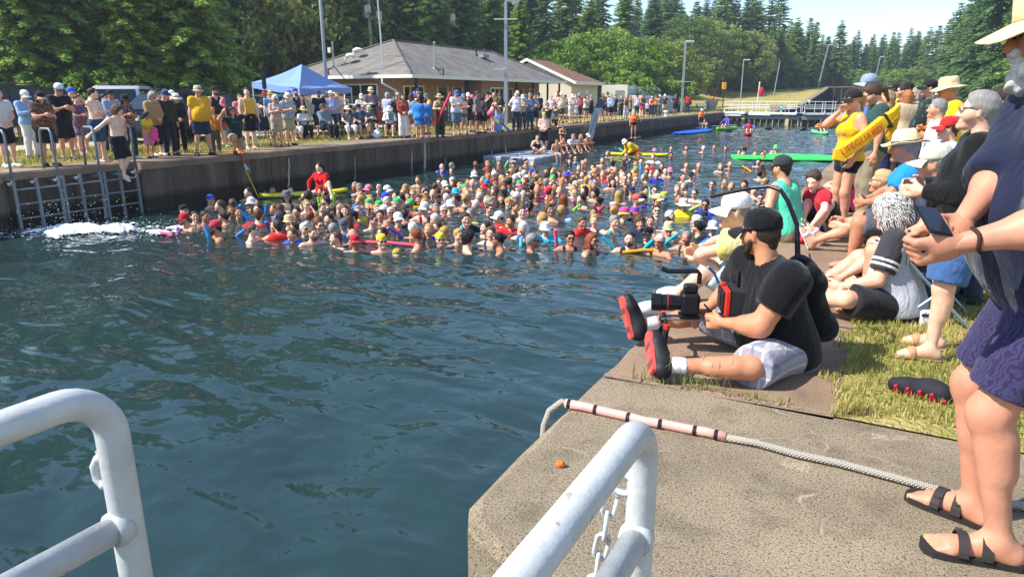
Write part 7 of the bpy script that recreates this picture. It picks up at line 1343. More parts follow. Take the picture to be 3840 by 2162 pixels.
lo_, ls_ = fig("lifeguard in yellow tank top and black cap with hand at her mouth", pos=at_d(2152, 8.95), face=-62, H=1.62, pose=dict(rh=(.0, .16, 1.49), re=(.8, .4, -1), lh=(-.22, .05, .92), le=(-.6, -.6, 0), hp=4, hy=10, hkr='grip'), sex='f', b=1.06, skin='b', h=.02, hh=.011, group=Q, top=('tank', '#e2b015', .008), bot=('short_shorts', '#17161a'), hair=('pony', '#a88a50'), hat=('cap', '#2a2527'), gl='sun', shoes=('sandal', '#2a2522'))
rb = thing("rescue_tube", "yellow foam rescue tube with red lettering slung behind the lifeguard", "rescue tube", DP(2176, 343, 8.72), YAW, scale=.62)
V = []; n = 9; F = []
for i in range(n):
    t = i/(n-1); x = -.52+1.04*t; z = -.50*(-x)*1.0+.16*(x+.1)**2+.30*x+(.07 if t < .12 else 0)*(1-t/.12); wy = .085*(1 if .06 < t < .94 else .55); wz = .13*(1 if .1 < t < .85 else .6)
    V += [(x, -wy, z-wz), (x, wy, z-wz), (x, wy*1.1, z), (x, wy, z+wz), (x, -wy, z+wz), (x, -wy*1.1, z)]
for i in range(n-1): F += [(i*6+j, i*6+(j+1) % 6, i*6+6+(j+1) % 6, i*6+6+j) for j in range(6)]
F += [tuple(range(6))[::-1], tuple(range(6*n-6, 6*n))]; tb = autosmooth(obj("tube_body", mesh("tube_body", V, [f[::-1] for f in F], mat('foam', '#e5b21a')), rb), 60)
sl = math.atan2(.62, .9)
MB().box((.33, 0, .27), (.05, .2, .29), M=Matrix.Rotation(-sl*1.08, 3, 'Y'), bev=.01).build("strap", mat('cloth', '#2c2a26'), rb)
lettering("LIFEGUARD", rb, Matrix.Translation((-.1, -.099, -.065)) @ Matrix.Rotation(-sl*.98, 4, 'Y') @ Matrix.Rotation(R(90), 4, 'X'), .155, '#d0342c')
for k in range(4): MB().box((.12+.02*k, -.097, .2-.035*k), (.2, .004, .008), M=Matrix.Rotation(-sl*1.05, 3, 'Y')).build("text_line", mat('plain', '#d0782c'), rb)
for (lb, x, d, H, po, sx, b, fa, tp, bt, hr, kw) in (
 ("woman with dreadlocks in dark green polo and khaki trousers", 2212, 9.7, 1.72, 'stand', 'f', 1.0, -75, ('polo', '#2a4a48'), ('trouser', '#8a7f68'), ('pony', '#4a3424'), dict(gl='clear', mod=dict(hp=28))),
 ("man in grey and navy cap with blue shirt behind the dreadlocks", 2184, 10.7, 1.82, 'stand', 'm', 1.1, -70, ('polo', '#5a6fae'), ('shorts', '#8a8270'), ('short', GY), dict(hat=('cap', '#8a96a8', '#9aa4b4'))),
 ("person in yellow tee and navy shorts with folded arms", 2236, 10.4, 1.62, 'cross', 'f', 1.1, -60, ('tee', '#e6b31c'), ('shorts', '#2b2c58'), ('long', '#a5845a'), {}),
 ("woman in brown suit with beige shawl over her shoulders", 2284, 14.6, 1.66, 'cross', 'f', 1.05, -150, ('wrap', '#c4ab8c'), ('trouser', '#4a3a34'), ('bob', '#9a6438'), {}),
 ("man in black cap and yellow safety vest in the standing group", 2256, 16, 1.78, 'stand', 'm', 1.05, -60, ('vest', '#c8d820'), ('trouser', '#2a2c34'), ('short', DB), dict(hat=('cap', '#1a1a1c'), gl='sun')),
 ("man in black cap and maroon shirt in the standing group", 2272, 15, 1.76, 'stand', 'm', 1.05, -80, ('polo', '#7a2228'), ('trouser', '#2a2c34'), ('short', DB), dict(gl='sun')),
 ("bearded man with dark cap beyond the maroon shirt", 2283, 18, 1.84, 'stand', 'm', 1.05, -60, ('tee', '#55524e'), ('trouser', '#2a2c34'), ('short', DB), dict(hat=('cap', '#22201f'))),
 ("grey haired woman in beige jacket and sunglasses in the group", 2308, 15.5, 1.72, 'stand', 'f', 1.1, -60, ('jacket', '#9a917c'), ('trouser', '#6a6252'), ('bob', GY), dict(gl='sun')),
 ("person in straw hat half hidden in the standing group", 2297, 19, 1.72, 'stand', 'm', 1.0, -60, ('tee', '#8a8578'), ('trouser', '#3a3a3e'), None, dict(hat=('sun', '#d8c89a', '#d8c89a'))),
 ("big man in black cap, sunglasses and dark green lettered tee", 2338, 13.2, 1.8, 'stand', 'm', 1.2, -70, ('tee', ('#1e2426', 'spots', '#1e2426', '#2f6a50')), ('shorts', '#2a2c30'), ('short', BK), dict(hat=('cap', '#262123'), gl='sun')),
 ("man in tan boonie hat and bright yellow tee", 2392, 9.8, 1.76, 'hold', 'm', 1.2, -72, ('tee', '#e8b820'), ('shorts', '#5a5a4c'), ('short', GY), dict(hat=('sun', '#cbb994', '#cbb994'), gl='sun', skin='c')),
 ("man in white shirt before the bright yellow tee", 2368, 9.2, 1.52, 'stand', 'm', 1.0, -80, ('long', '#e2e6ee'), ('shorts', '#5a5a4c'), ('short', GY), {}),
 ("child in red cap beside the grey haired woman", 2404, 7.4, 1.36, 'stand', 'm', 1.0, -75, ('tee', '#a9bede'), ('shorts', '#34415e'), ('short', BR), dict(hat=('cap', '#c0282c'))),
 ("woman in pink top with sunglasses on her dark hair", 2535, 6.2, 1.62, 'stand', 'f', 1.1, -85, ('tank', '#e6b4bc'), ('trouser', '#38404e'), ('bun', '#33241c'), {}),
 ("man in grey shirt far along the quay", 2318, 24, 1.76, 'stand', 'm', 1.05, -50, ('tee', '#77756e'), ('shorts', '#3a3a3e'), ('short', GY), {}),
 ("woman in white hat far along the quay", 2350, 21, 1.7, 'stand', 'f', 1.05, -60, ('tee', '#a89fa8'), ('shorts', '#3a3a3e'), ('bob', BL), dict(hat=('sun', '#e4dcc8', '#e4dcc8'))),
 ("crouching girl in red tee with yellow crest", 2192, 10.6, 1.45, 'hugknee', 'f', .95, -70, ('tee', '#d02434'), ('shorts', '#e0408c'), ('long', '#7a5434'), {}),
 ("girl with brown hair in yellow top behind the crouching girl", 2208, 11.4, 1.42, 'crossleg', 'f', .95, -60, ('tee', '#e6cc2a'), ('shorts', '#d86a9a'), ('bob', '#6a4428'), {})):
    k_ = dict(kw); fig(lb, pos=at_d(x, d), face=fa, H=H, pose=po, sex=sx, b=b, group=Q, h=.024+.0008*max(0, d-9), hh=.0125+.0004*max(0, d-9), top=tp, bot=bt, hair=hr, skin=k_.pop('skin', random.choice('abb')), shoes='#2a2a2c', **k_)
def chair_at(label, p, rz, c, frame='#8fa0a4', zs=0): ch = camp_chair(label, (100, 600), 0, c, frame=frame); ch.location = p; ch.rotation_euler.z = rz; ch["group"] = Q; return ch
pp = at_d(2352, 6.75); rzp = math.atan2(-pp[1], -pp[0])-math.pi/2+R(-88)
chair_at("lilac folding lawn chair under the man in panama hat", pp, rzp, '#8a74c0')
fig("man in panama hat and bright blue tee sitting in a lawn chair", pos=pp, rz=rzp, H=1.72, pose=dict(POSES['sit'], lean=14, hp=8, rh=(.1, .42, .66), lh=(-.1, .42, .66)), sex='m', b=1.3, skin='c', h=.02, hh=.011, group=Q, top=('tee', '#1f86dc', .01), bot=('shorts', '#55565e'), hair=('short', GY), hat=('panama', '#e8d8a8', '#e8d8a8', '#3a3430'))
pp2 = at_d(2432, 5.6); chair_at("dark folding chair behind the woman in black top", pp2, rzp, '#2a2c34')
fig("person in pale cap and navy tee seated behind the woman in black", pos=pp2, rz=rzp, H=1.66, pose=dict(POSES['sit'], lean=10, hp=6), sex='m', b=1.15, skin='b', h=.021, hh=.011, group=Q, top=('tee', '#2f3448', .01), bot=('shorts', '#3a3c44'), hair=('short', GY), hat=('cap', '#c4c2ac', '#b3b19c'))
fig("woman in teal top leaning behind the panama hat", pos=at_d(2310, 8.3), face=-80, H=1.6, pose='crossleg', sex='f', b=1.05, group=Q, h=.022, hh=.012, top=('tee', '#6aa49a'), bot=('shorts', '#4a4a55'), hair=('short', '#9a7a5a'), gl='sun', shoes=None)
def chest(o, s, txt, size, c, dy=.135, dz=.33, dx=0.0):
    T = s['T']; M = Matrix(np.column_stack([-T[:, 0], T[:, 2], T[:, 1]]).tolist()).to_4x4(); lettering(txt, o, Matrix.Translation(Vector(s['TT'](dx, dy, dz))) @ M, size, c, "lettering", .004)
for k_, tx in enumerate(("SWIM", "THE", "CANAL")): chest(bo_, bs_, tx, .06, '#dfe4f4' if k_ != 1 else '#e8c02a', .142, .36-.06*k_, .04)
# =================================================================== NEAR DETAILS
def m_railpaint():
    t = NT("railpaint"); p = t.pos(); n = t.noise(7, 5, p, .65); s_ = t.noise(42, 4, p, .7); r_ = t.noise(13, 3, p, .6); c = t.mix(t.ramp(n, [(.35, 0.0), (.7, 1.0)]), '#c3c6c6', '#a9abaa'); c = t.mix(t.ramp(s_, [(.66, 0.0), (.72, .75)]), c, '#77756f'); c = t.mix(t.math('MULTIPLY', t.ramp(r_, [(.64, 0.0), (.7, .6)]), t.ramp(s_, [(.5, 0.0), (.6, 1.0)])), c, '#8a6448')
    t.bump(t.math('ADD', s_, n), .35, .004); return t.fin(c, .42, .4)
whp = mat('railpaint')
def rail(label, x, yb, z, low, back, zl=None):
    r = thing("handrail", label, "railing", (x, yb, 0)); rr = .0245; B = .075
    pts = [(0, back, z)]+[(0, -B-.02, z)]+[(0, -B+B*math.sin(a), z-B+B*math.cos(a)) for a in (math.pi/2*i/8 for i in range(9))]+[(0, 0, z-.4), (0, 0, -.3)]
    m = MB(); m.tube(pts, rr, 18); m.build("top_rail", whp, r, True)
    m = MB(); m.tube([(0, -.005, low), (0, back, low)], rr*.93, 16); m.build("lower_rail", whp, r, True)
    m = MB(); m.lathe([(rr+.004, -.012), (rr+.006, 0), (rr+.004, .012)], (0, -rr*.6, low), 16, M=Matrix.Rotation(R(90), 3, 'X')); m.build("weld", whp, r, True); return r
pl = PZ(240*1.4913, 1028*1.4913, 1.07); prr = PZ(1612*1.4913, 1092*1.4913, 1.0)
r1 = rail("white painted pipe handrail with an open hook over the water", pl.x-.02, pl.y+.03, 1.085, PX(262*1.4913, 1345*1.4913, pl.x-.02).z, -1.4)
m = MB(); m.tube([(-.03, 0, .965), (-.05, -.0, .955), (-.066, 0, .935), (-.064, -.0, .915), (-.05, 0, .905), (-.037, 0, .914), (-.034, 0, .93)], [.009, .0085, .008, .0078, .0075, .007, .005], 8); m.lathe([(0, -.01), (.011, 0), (0, .01)], (-.036, 0, .972), 8); m.build("hook", whp, r1, True)
r2 = rail("white painted pipe handrail with a hanging chain beside the slab", prr.x, prr.y+.02, 1.015, PX(1570*1.4913, 1400*1.4913, prr.x).z, -1.3)
m = MB(); m.tube([(-.03+.022*math.cos(a), -.012, .90+.018*math.sin(a)) for a in (2*math.pi*i/14 for i in range(15))], .006, 7); m.build("eye_ring", whp, r2, True)
ch = thing("chain", "thin white chain hanging from the handrail ring", "chain", (r2.location.x-.05, r2.location.y-.012, .885)); lk = MB(); L, Wd = .026, .011
lk.tube([(math.cos(a)*Wd, 0, math.sin(a)*Wd+(L-Wd if math.sin(a) >= 0 else -(L-Wd))) for a in (2*math.pi*i/12+.01 for i in range(13))], .0042, 6); lme = lk.me("chain_link", whp, True)
for i in range(22): obj("chain_link", lme, ch, (-.0042*i-.0006*i*i*.3, -.004*i, -.030-.0405*i), (R(4), R(7), R(90)*(i % 2)+.3))
# rope with pink foam sleeve across the slab
rp = thing("mooring_rope", "white braided mooring rope with pink taped foam sleeve across the slab", "rope"); rz0 = .022
def m_rope(c='#d9d3c4'):
    t = NT("rope"); p = t.pos(); wv = t.n("TexWave"); wv.inputs["Scale"].default_value = 40; wv.bands_direction = 'DIAGONAL'; t.l(p, wv.inputs[0]); w2 = t.n("TexWave"); w2.inputs["Scale"].default_value = 40; w2.bands_direction = 'DIAGONAL'; t.l(t.scaled(p, (-1, 1, 1)), w2.inputs[0])
    f = t.math('MULTIPLY', wv.outputs[1], w2.outputs[1]); t.bump(f, .6, .008); return t.fin(t.mix(f, '#8d8678', c), .9, .1)
pts = [D2(1820, 1098, rz0), D2(1900, 1112, rz0), D2(2000, 1140, rz0), D2(2110, 1163, rz0), D2(2250, 1200, rz0), D2(2420, 1248, rz0), Vector((.62, 2.98, rz0)), Vector((1.1, 3.05, rz0))]
m = MB(); m.tube(pts, .0165, 10); m.build("rope_end", mat('rope'), rp, True)
m = MB(); m.tube([D2(1425, 1012, rz0+.008), Vector((-1.33, 2.99, .025)), Vector((-1.375, 2.94, -.015)), Vector((-1.385, 2.9, -.08)), Vector((-1.38, 2.86, -.25)), Vector((-1.37, 2.84, -.9)), Vector((-1.37, 2.83, -1.4))], .0165, 10); m.build("rope_end", mat('rope'), rp, True)
fo = [D2(1422, 1013, rz0+.005), D2(1520, 1034, rz0), D2(1620, 1058, rz0), D2(1720, 1076, rz0), D2(1826, 1097, rz0+.003)]
m = MB(); m.tube([a for p0, p1 in zip(fo, fo[1:]) for a in (p0, (p0+p1)/2+Vector((0, .004, .001)))]+[fo[-1]], .0225, 12); m.build("foam_sleeve", mat('foam', '#eba79b'), rp, True)
for px in (1432, 1500, 1585, 1665, 1752, 1803):
    t_ = (px-1422)/404; k = min(3, int(t_*4)); a = fo[k]+(fo[k+1]-fo[k])*(t_*4-k); d = (fo[k+1]-fo[k]).normalized(); m = MB(); m.tube([a-d*.0085, a+d*.0085], .0238, 12); m.build("tape_band", mat('plain', '#1a1a20', .4), rp)
g = np.random.default_rng(2); p = D2(1408, 1167, .012); V, F = sdfmesh([Prim((-.01, 0, 0), (.012, .004, .002), .016, .013), Prim((.0, .01, 0), (.005, .012, .004), .012)], .004, wob=.003, wf=200); o = obj("food_scrap", mesh("food_scrap", V, F, mat('foam', '#d8702a'), True), None, p); o.scale = (.75,)*3; tag(o, "small orange food scrap on the concrete slab", "scrap")
# grass blades on the lawn by the quay and weeds in the slab joint
def m_blade():
    t = NT("blade"); at = t.n("Attribute"); at.attribute_name = "shade"; col = t.ramp(at.outputs["Fac"], [(0, '#5c7a26'), (.45, '#97964a'), (1, '#cbb878')]); t.fin(col, .8, .2); tr = t.n("BsdfTranslucent"); t.l(col, tr.inputs[0]); ms_ = t.n("MixShader"); ms_.inputs[0].default_value = .3; t.l(t.b.outputs[0], ms_.inputs[1]); t.l(tr.outputs[0], ms_.inputs[2]); t.l(ms_.outputs[0], t.out.inputs[0]); return t.m
def blades(name, P, hgt, wd, seed, dry=.55, z0=.012):
    g = np.random.default_rng(seed); n = len(P); a = g.uniform(0, 6.283, n); H = hgt*g.uniform(.45, 1.25, n); d = np.stack([np.cos(a), np.sin(a), np.zeros(n)], 1); ln = g.uniform(.15, .75, n)[:, None]*H[:, None]; s = np.stack([-d[:, 1], d[:, 0], np.zeros(n)], 1)*(wd*g.uniform(.6, 1.3, n))[:, None]
    B = np.concatenate([P, np.full((n, 1), z0)], 1); V = np.empty((n, 5, 3)); V[:, 0] = B-s; V[:, 1] = B+s; mid = B+d*ln*.35; mid[:, 2] += H*.62; V[:, 2] = mid+s*.7; V[:, 3] = mid-s*.7; V[:, 4] = B+d*ln; V[:, 4, 2] += H
    i = np.arange(n)*5; F = [tuple(x) for x in np.stack([i, i+1, i+2, i+3], 1)]+[tuple(x) for x in np.stack([i+3, i+2, i+4], 1)]
    me = mesh(name, V.reshape(-1, 3), F, mat('blade')); sh = np.clip(g.normal(dry, .28, n)+.25*np.sin(P[:, 0]*3+P[:, 1]*2.3), 0, 1); at = me.attributes.new("shade", 'FLOAT', 'FACE'); at.data.foreach_set("value", np.r_[sh, sh].astype(np.float32)); return obj(name, me)
g = np.random.default_rng(9); n = 36000; P = np.stack([g.uniform(-.14, 2.2, n), 3.55+g.beta(1, 2.0, n)*7.0], 1); P[:, 0] += np.where(P[:, 0] < -.02, .06*np.sin(P[:, 1]*9)+.03*np.sin(P[:, 1]*23), 0); P = P[~((P[:, 1] < 3.62) & (P[:, 0] > .1))]; tag(blades("grass", P, .04, .003, 1, .62), "dry short grass on the lawn beside the quay slabs", "grass", kind='stuff')
P = np.stack([g.uniform(-22, -17.2, 17000), 7+g.beta(1, 1.6, 17000)*26], 1); tag(blades("grass", P, .09, .012, 5, .6, .005), "short dry grass along the far bank", "grass", kind='stuff')
for k, (a, b, nn, hh_, lb) in enumerate((((-1.12, 3.49), (-.62, 3.53), 70, .085, "weeds growing in the slab joint by the red sole"), ((-.6, 3.53), (-.3, 3.55), 60, .04, "green weeds in the middle of the slab joint"), ((-.12, 3.5), (.05, 3.62), 120, .09, "grass tuft at the corner of the brown slab"))):
    t_ = g.random(nn)[:, None]; P = np.array(a)*(1-t_)+np.array(b)*t_+g.normal(0, .018, (nn, 2)); tag(blades("weeds", P, hh_, .003, 20+k, .3 if k == 1 else .45), lb, "weeds", kind='stuff')
for k in range(7):
    a = Vector((-1.0+.07*k, 3.5+.003*k, 0)); dx = random.uniform(-.12, .12); m = MB(); m.tube([a, a+Vector((dx*.4, -.01, .09)), a+Vector((dx, -.03, .15+.02*(k % 3)))], [.0012, .001, .0008], 4); m.lathe([(0, 0), (.004, .01), (.002, .035), (0, .04)], a+Vector((dx, -.03, .15+.02*(k % 3))), 5); tag(m.build("grass_stalk", mat('plain', '#a89a6a', .9)), f"dry seed stalk in the slab joint, {['first', 'second', 'third', 'fourth', 'fifth', 'sixth', 'seventh'][k]} from the water", "grass stalk", "dry seed stalks in the joint")
# trainer with red zigzag sole, small pouch
def trainer(pos, rz, label):
    s_ = dict(ran=A_(0, 0, 0), rfd=A_(0, 1, 0)); t_ = thing("trainer", label, "shoe", pos, rz); V, F = sdfmesh(foot_prims(s_, 'r', .014), .01, [(A_(0, 0, .02), A_(0, 0, 1))]); Mx = Matrix.Rotation(R(62), 3, 'Y'); put("shoe_upper", mesh("shoe_upper", V @ np.array(Mx).T, F, [None], True), t_, [mat('plain', '#24242a', .8)])
    m = MB()
    for i in range(9): m.box(Mx @ Vector(((-1)**i*.012, -.05+.028*i, -.09)), (.075, .017, .016), M=Mx @ Matrix.Rotation(R(24*(-1)**i), 3, 'Z')); 
    m.build("zigzag_tread", mat('plain', '#b0262c', .7), t_); return t_
trainer((.34, 4.0, .06), R(75), "black trainer with red zigzag sole on the grass behind the tall man")
pc = thing("pouch", "small white pouch with dark stripe on the grass", "pouch", (.34, 5.35, .0), R(20)); MB().box((0, 0, .06), (.1, .05, .12), bev=.012).build("pouch_body", mat('cloth', '#e2e0dc'), pc); MB().box((0, -.027, .085), (.1, .004, .02)).build("stripe", mat('cloth', '#2b2d36'), pc)
# ---- ladders on the far wall
gal = mat('paint', '#7b858c', .55, .25)
def ladder(label, ys_, rails, x=XL-.05, grp="ladders on the far wall", top=.86, lowz=-2.0):
    l = thing("ladder", label, "ladder", (x, ys_[0], 0), 0, grp); y0 = ys_[0]
    for y in ys_: MB().box((0, y-y0, (lowz-.14)/2), (.045, .06, abs(lowz)-.14)).build("stringer", gal, l); MB().box((-.17, y-y0, -.22), (.32, .1, .05)).build("bracket", gal, l)
    z = -.34
    while z > lowz: m = MB(); m.tube([(0, 0, z), (0, ys_[-1]-y0, z)], .019, 7); m.build("rung", gal, l); z -= .30
    for y in rails: m = MB(); m.tube([(0, y-y0, -.2), (0, y-y0, top-.08), (-.06, y-y0, top), (-.35, y-y0, top), (-.42, y-y0, top-.08), (-.5, y-y0, .0)], .026, 8); m.build("grab_rail", gal, l, True)
    return l
ladder("galvanised wall ladder at the picture edge, first of three", (7.75, 8.2, 8.66), (7.75, 8.66)); ladder("galvanised wall ladder in the middle of the three", (8.74, 9.12, 9.58), (9.58,)); ladder("galvanised wall ladder under the stepping youth, third of three", (9.66, 10.04, 10.46), (10.46,))
for y, lb in ((8.70, "first"), (9.62, "second")):
    f = thing("fender_strip", f"black rubber fender strip with bolts, {lb} beside the ladders", "fender", (XL-.1, y, 0)); MB().box((0, 0, -1.15), (.12, .07, 1.7)).build("strip", mat('plain', '#131314', .8), f)
    for k in range(6): m = MB(); m.lathe([(0, 0), (.014, 0), (.01, .012), (0, .012)], (.06, 0, -.45-.22*k), 7, M=Matrix.Rotation(R(90), 3, 'Y')); m.build("bolt", mat('metal', '#c9c5bb'), f)
yl = PX(2000, 490, XL).y; ladder("galvanised ladder behind the grey float", (yl-.3, yl+.75, yl+1.7), (yl-.3, yl+.75, yl+1.7), XL+.02, top=.8); yl2 = PX(2625, 420, XL).y; ladder("far galvanised ladder near the lock gate", (yl2, yl2+1.2, yl2+2.4), (yl2, yl2+1.2, yl2+2.4), XL+.02)
# ---- splash
sp = PZ(330, 868, ZW); sg = np.random.default_rng(8); o = thing("splash", "white foaming splash below the ladders", "splash", (sp.x, sp.y, ZW)); o["kind"] = "stuff"
fm = NT("froth"); fm = fm.fin(fm.mix(fm.noise(9, 5, fm.pos()), '#d8e0e4', '#f6f8f8'), .6, .4); V = []; nx, ny = 110, 60
ax_ = Vector((math.cos(YAW), math.sin(YAW), 0)); ay = Vector((-math.sin(YAW), math.cos(YAW), 0))
nu, nv = 190, 90; U, Vv = np.meshgrid(np.linspace(-2.1, 2.1, nu), np.linspace(-.9, .9, nv), indexing='ij'); Hn = np.zeros_like(U)
def vnoise(f):
    gx = sg.random((int(4.4*f)+3, int(2*f)+3)); x = (U+2.1)*f; y = (Vv+.9)*f; i, j = x.astype(int), y.astype(int); a, b = x-i, y-j; a = a*a*(3-2*a); b = b*b*(3-2*b); return gx[i, j]*(1-a)*(1-b)+gx[i+1, j]*a*(1-b)+gx[i, j+1]*(1-a)*b+gx[i+1, j+1]*a*b
for f, am in ((1.6, .32), (4, .3), (9, .24), (20, .14)): Hn += am*vnoise(f)
Hn = Hn+.34*np.exp(-(U/1.5)**2-(Vv/.5)**2)-.60-.06*np.abs(U); Zf = np.maximum(Hn, -.05)*.26*(1+1.1*np.exp(-((U-.7)/.35)**2-(Vv/.3)**2)); Pf = np.array(ax_)*U[..., None]+np.array(ay)*Vv[..., None]; Pf[..., 2] = Zf+.03; idf = np.arange(nu*nv).reshape(nu, nv); ok = (Hn[:-1, :-1] > 0) & (Hn[1:, 1:] > -.02)
F = np.stack([idf[:-1, :-1][ok], idf[1:, :-1][ok], idf[1:, 1:][ok], idf[:-1, 1:][ok]], 1); obj("foam", mesh("foam", Pf.reshape(-1, 3), F, fm, True), o)["kind"] = "stuff"
m = MB()
for k in range(420):
    far = sg.random() < .45; u = sg.normal(0, 1.0); v = sg.normal(0, .5); z = abs(sg.normal(0, .12))+(sg.uniform(.1, .6) if far and abs(u) < .9 else .02); c = ax_*u+ay*v; r = sg.uniform(.004, .011); m.lathe([(0, -r), (r, 0), (0, r)], (c.x, c.y, z), 5)
m.build("droplets", fm, o)["kind"] = "stuff"
V = []; F = []
for k in range(500): u = sg.normal(.15, 1.2); v = sg.normal(0, .5); c = ax_*u+ay*v; r = sg.uniform(.008, .03); a0 = sg.random()*6; n0 = len(V); V += [(c.x+math.cos(a0+j)*r*sg.uniform(.6, 1.2), c.y+math.sin(a0+j)*r*sg.uniform(.5, 1.1), .042) for j in np.linspace(0, 5.3, 6)]; F.append(tuple(range(n0, n0+6)))
obj("froth_patches", mesh("froth_patches", V, F, fm), o)["kind"] = "stuff"
# =================================================================== FAR BANK THINGS, BOATS, FLOAT
def at2(px, d, z=None): x, y = at_px(px, d); return Vector((x, y, terr1(x, y) if z is None else z))
# canopy
cF, cL, cR = PD(1122, 333, 28.6), PD(946, 308, 30.6), PD(1317, 328, 32.0); cB = cL+cR-cF; pk = PD(1131, 241, 30.3); zc = (cF.z+cL.z+cR.z)/3
cn = thing("canopy_tent", "blue pop-up canopy tent beside the brick house", "tent", (pk.x, pk.y, 0)); oc = Vector((pk.x, pk.y, 0)); bc = mat('cloth', '#7d9bd4')
cor = [Vector((c.x, c.y, c.z))-oc for c in (cF, cR, cB, cL)]; cor[2].z = zc; top_ = pk-oc
V = []; F = []; N = 8
for i in range(4):
    a, b = cor[i], cor[(i+1) % 4]; n0 = len(V)
    for r_ in range(N+1):
        for c_ in range(N+1): u = c_/N; t = r_/N; p = a.lerp(b, u).lerp(top_, t); p.z -= .16*math.sin(t*math.pi)*(1-.5*abs(2*u-1))+.02*math.sin(u*9+i)*(1-t); V.append(p)
    F += [(n0+r_*(N+1)+c_, n0+r_*(N+1)+c_+1, n0+(r_+1)*(N+1)+c_+1, n0+(r_+1)*(N+1)+c_) for r_ in range(N) for c_ in range(N)]
obj("canopy_top", mesh("canopy_top", V, F, bc, True), cn)
for i in range(4):
    a, b = cor[i], cor[(i+1) % 4]; m = MB(); k = 10; V = [(a.lerp(b, j/k)+Vector((0, 0, -.24*h_+.015*math.sin(j*2)))) for h_ in (0, 1) for j in range(k+1)]; m.add(V, [(j, j+1, k+2+j, k+1+j) for j in range(k)]); m.build("valance", bc, cn, True)
    m = MB(); m.tube([cor[i], Vector((cor[i].x, cor[i].y, 0))], .022, 6); m.build("pole", mat('paint', '#d8dadc', .4), cn)
# cars
def car(label, pos, rz, c, suv=True):
    t = thing("parked_car", label, "car", pos, rz, "parked cars behind the spectators"); pm = mat('paint', c, .18, .3, .03); gl_ = mat('glass', '#12181d', .03); hz_ = 1.68 if suv else 1.46; L = 4.5
    prof = [(-2.25, .45), (-2.28, .8), (-2.18, 1.0), (-1.95 if suv else -1.6, hz_-.1), (-1.6 if suv else -1.1, hz_), (.35, hz_), (.75, hz_-.08), (1.45, 1.06), (2.15, .92), (2.27, .72), (2.25, .4)]
    V = []; F = []; n = len(prof)
    for x, ins in ((-.9, .0), (-.82, .06), (.82, .06), (.9, 0)):
        for (y, z) in prof: w_ = x*(1 if z < 1.05 else (1-.16*(z-1.05)/.6)); e = ins; V.append((w_, y*(1 if abs(x) < .85 else .985), z if abs(x) < .85 or z < .5 else z-.03))
    for k in range(3): F += [(k*n+i, (k+1)*n+i, (k+1)*n+i+1, k*n+i+1) for i in range(n-1)]
    F += [tuple(range(n)), tuple(reversed(range(3*n, 4*n)))]; b_ = autosmooth(obj("body", mesh("body", V, F, pm), t), 35)
    def face(nm, q, mm=gl_): m = MB(); m.add(q, [(0, 1, 2, 3)]); m.build(nm, mm, t)
    face("windscreen", [(-.7, .83, hz_-.1), (.7, .83, hz_-.1), (.78, 1.42, 1.1), (-.78, 1.42, 1.1)][::-1]); yb = -2.0 if suv else -1.65; face("rear_window", [(-.68, yb+.03, hz_-.12), (.68, yb+.03, hz_-.12), (.74, yb-.18, 1.08), (-.74, yb-.18, 1.08)])
    for s in (-1, 1):
        for (y0, y1) in ((-1.75 if suv else -1.2, -.75), (-.68, .25), (.32, 1.1)):
            zt = lambda y: min(hz_-.12, hz_-.12-(y-.45)*.62) if y > .45 else hz_-.12
            f = [(s*.905, y0, 1.06), (s*.905, y1, 1.06), (s*(.905-.16*.9*(zt(y1)-1.06)/.6), y1, zt(y1)), (s*(.905-.16*.9*(zt(y0)-1.06)/.6), y0, zt(y0))]; face("side_window", f if s > 0 else f[::-1])
        for y in (-1.4, 1.42):
            m = MB(); m.lathe([(.0, -.11), (.2, -.11), (.33, -.1), (.35, -.05), (.35, .05), (.33, .1), (.2, .11), (0, .11)], (s*.82, y, .35), 18, M=Matrix.Rotation(R(90), 3, 'Y')); wl = m.build("wheel", mat('plain', '#17171a', .8), t, True); m = MB(); m.lathe([(0, 0), (.2, 0), (.21, .012), (0, .03)], (s*.925, y, .35), 12, M=Matrix.Rotation(R(90*s), 3, 'Y')); m.build("rim", mat('metal', '#a9acb0'), wl)
        MB().box((s*.66, 2.22, .82), (.36, .1, .14), bev=.03).build("headlight", mat('glass', '#c9d0d4', .1), t); MB().box((s*.74, -2.2, .95), (.22, .1, .24), bev=.03).build("tail_light", mat('glass', '#8a1418', .2), t); MB().box((s*.98, .78, 1.08), (.18, .1, .13), bev=.03).build("mirror", pm, t)
        if suv: MB().tube([(s*.62, .2, hz_+.05), (s*.62, -1.5, hz_+.05)], .02, 6).build("roof_rail", mat('metal', '#6a6c70'), t)
    return t
def yaw_px(px, deg): return math.atan2(-at_px(px, 1)[1], -at_px(px, 1)[0])-math.pi/2+R(deg)
car("dark navy SUV facing the water behind the floral blouse", at2(655, 27.5), yaw_px(655, -48), '#1b2130'); car("white van-like SUV with its rear window towards us", at2(480, 31), yaw_px(480, 168), '#d8dade'); car("dark grey car behind the straw hat at the picture edge", at2(70, 28.5), yaw_px(70, 118), '#23262e'); car("silver car half hidden behind the blue canopy", at2(1000, 34), yaw_px(1000, -40), '#a9adb2', False)
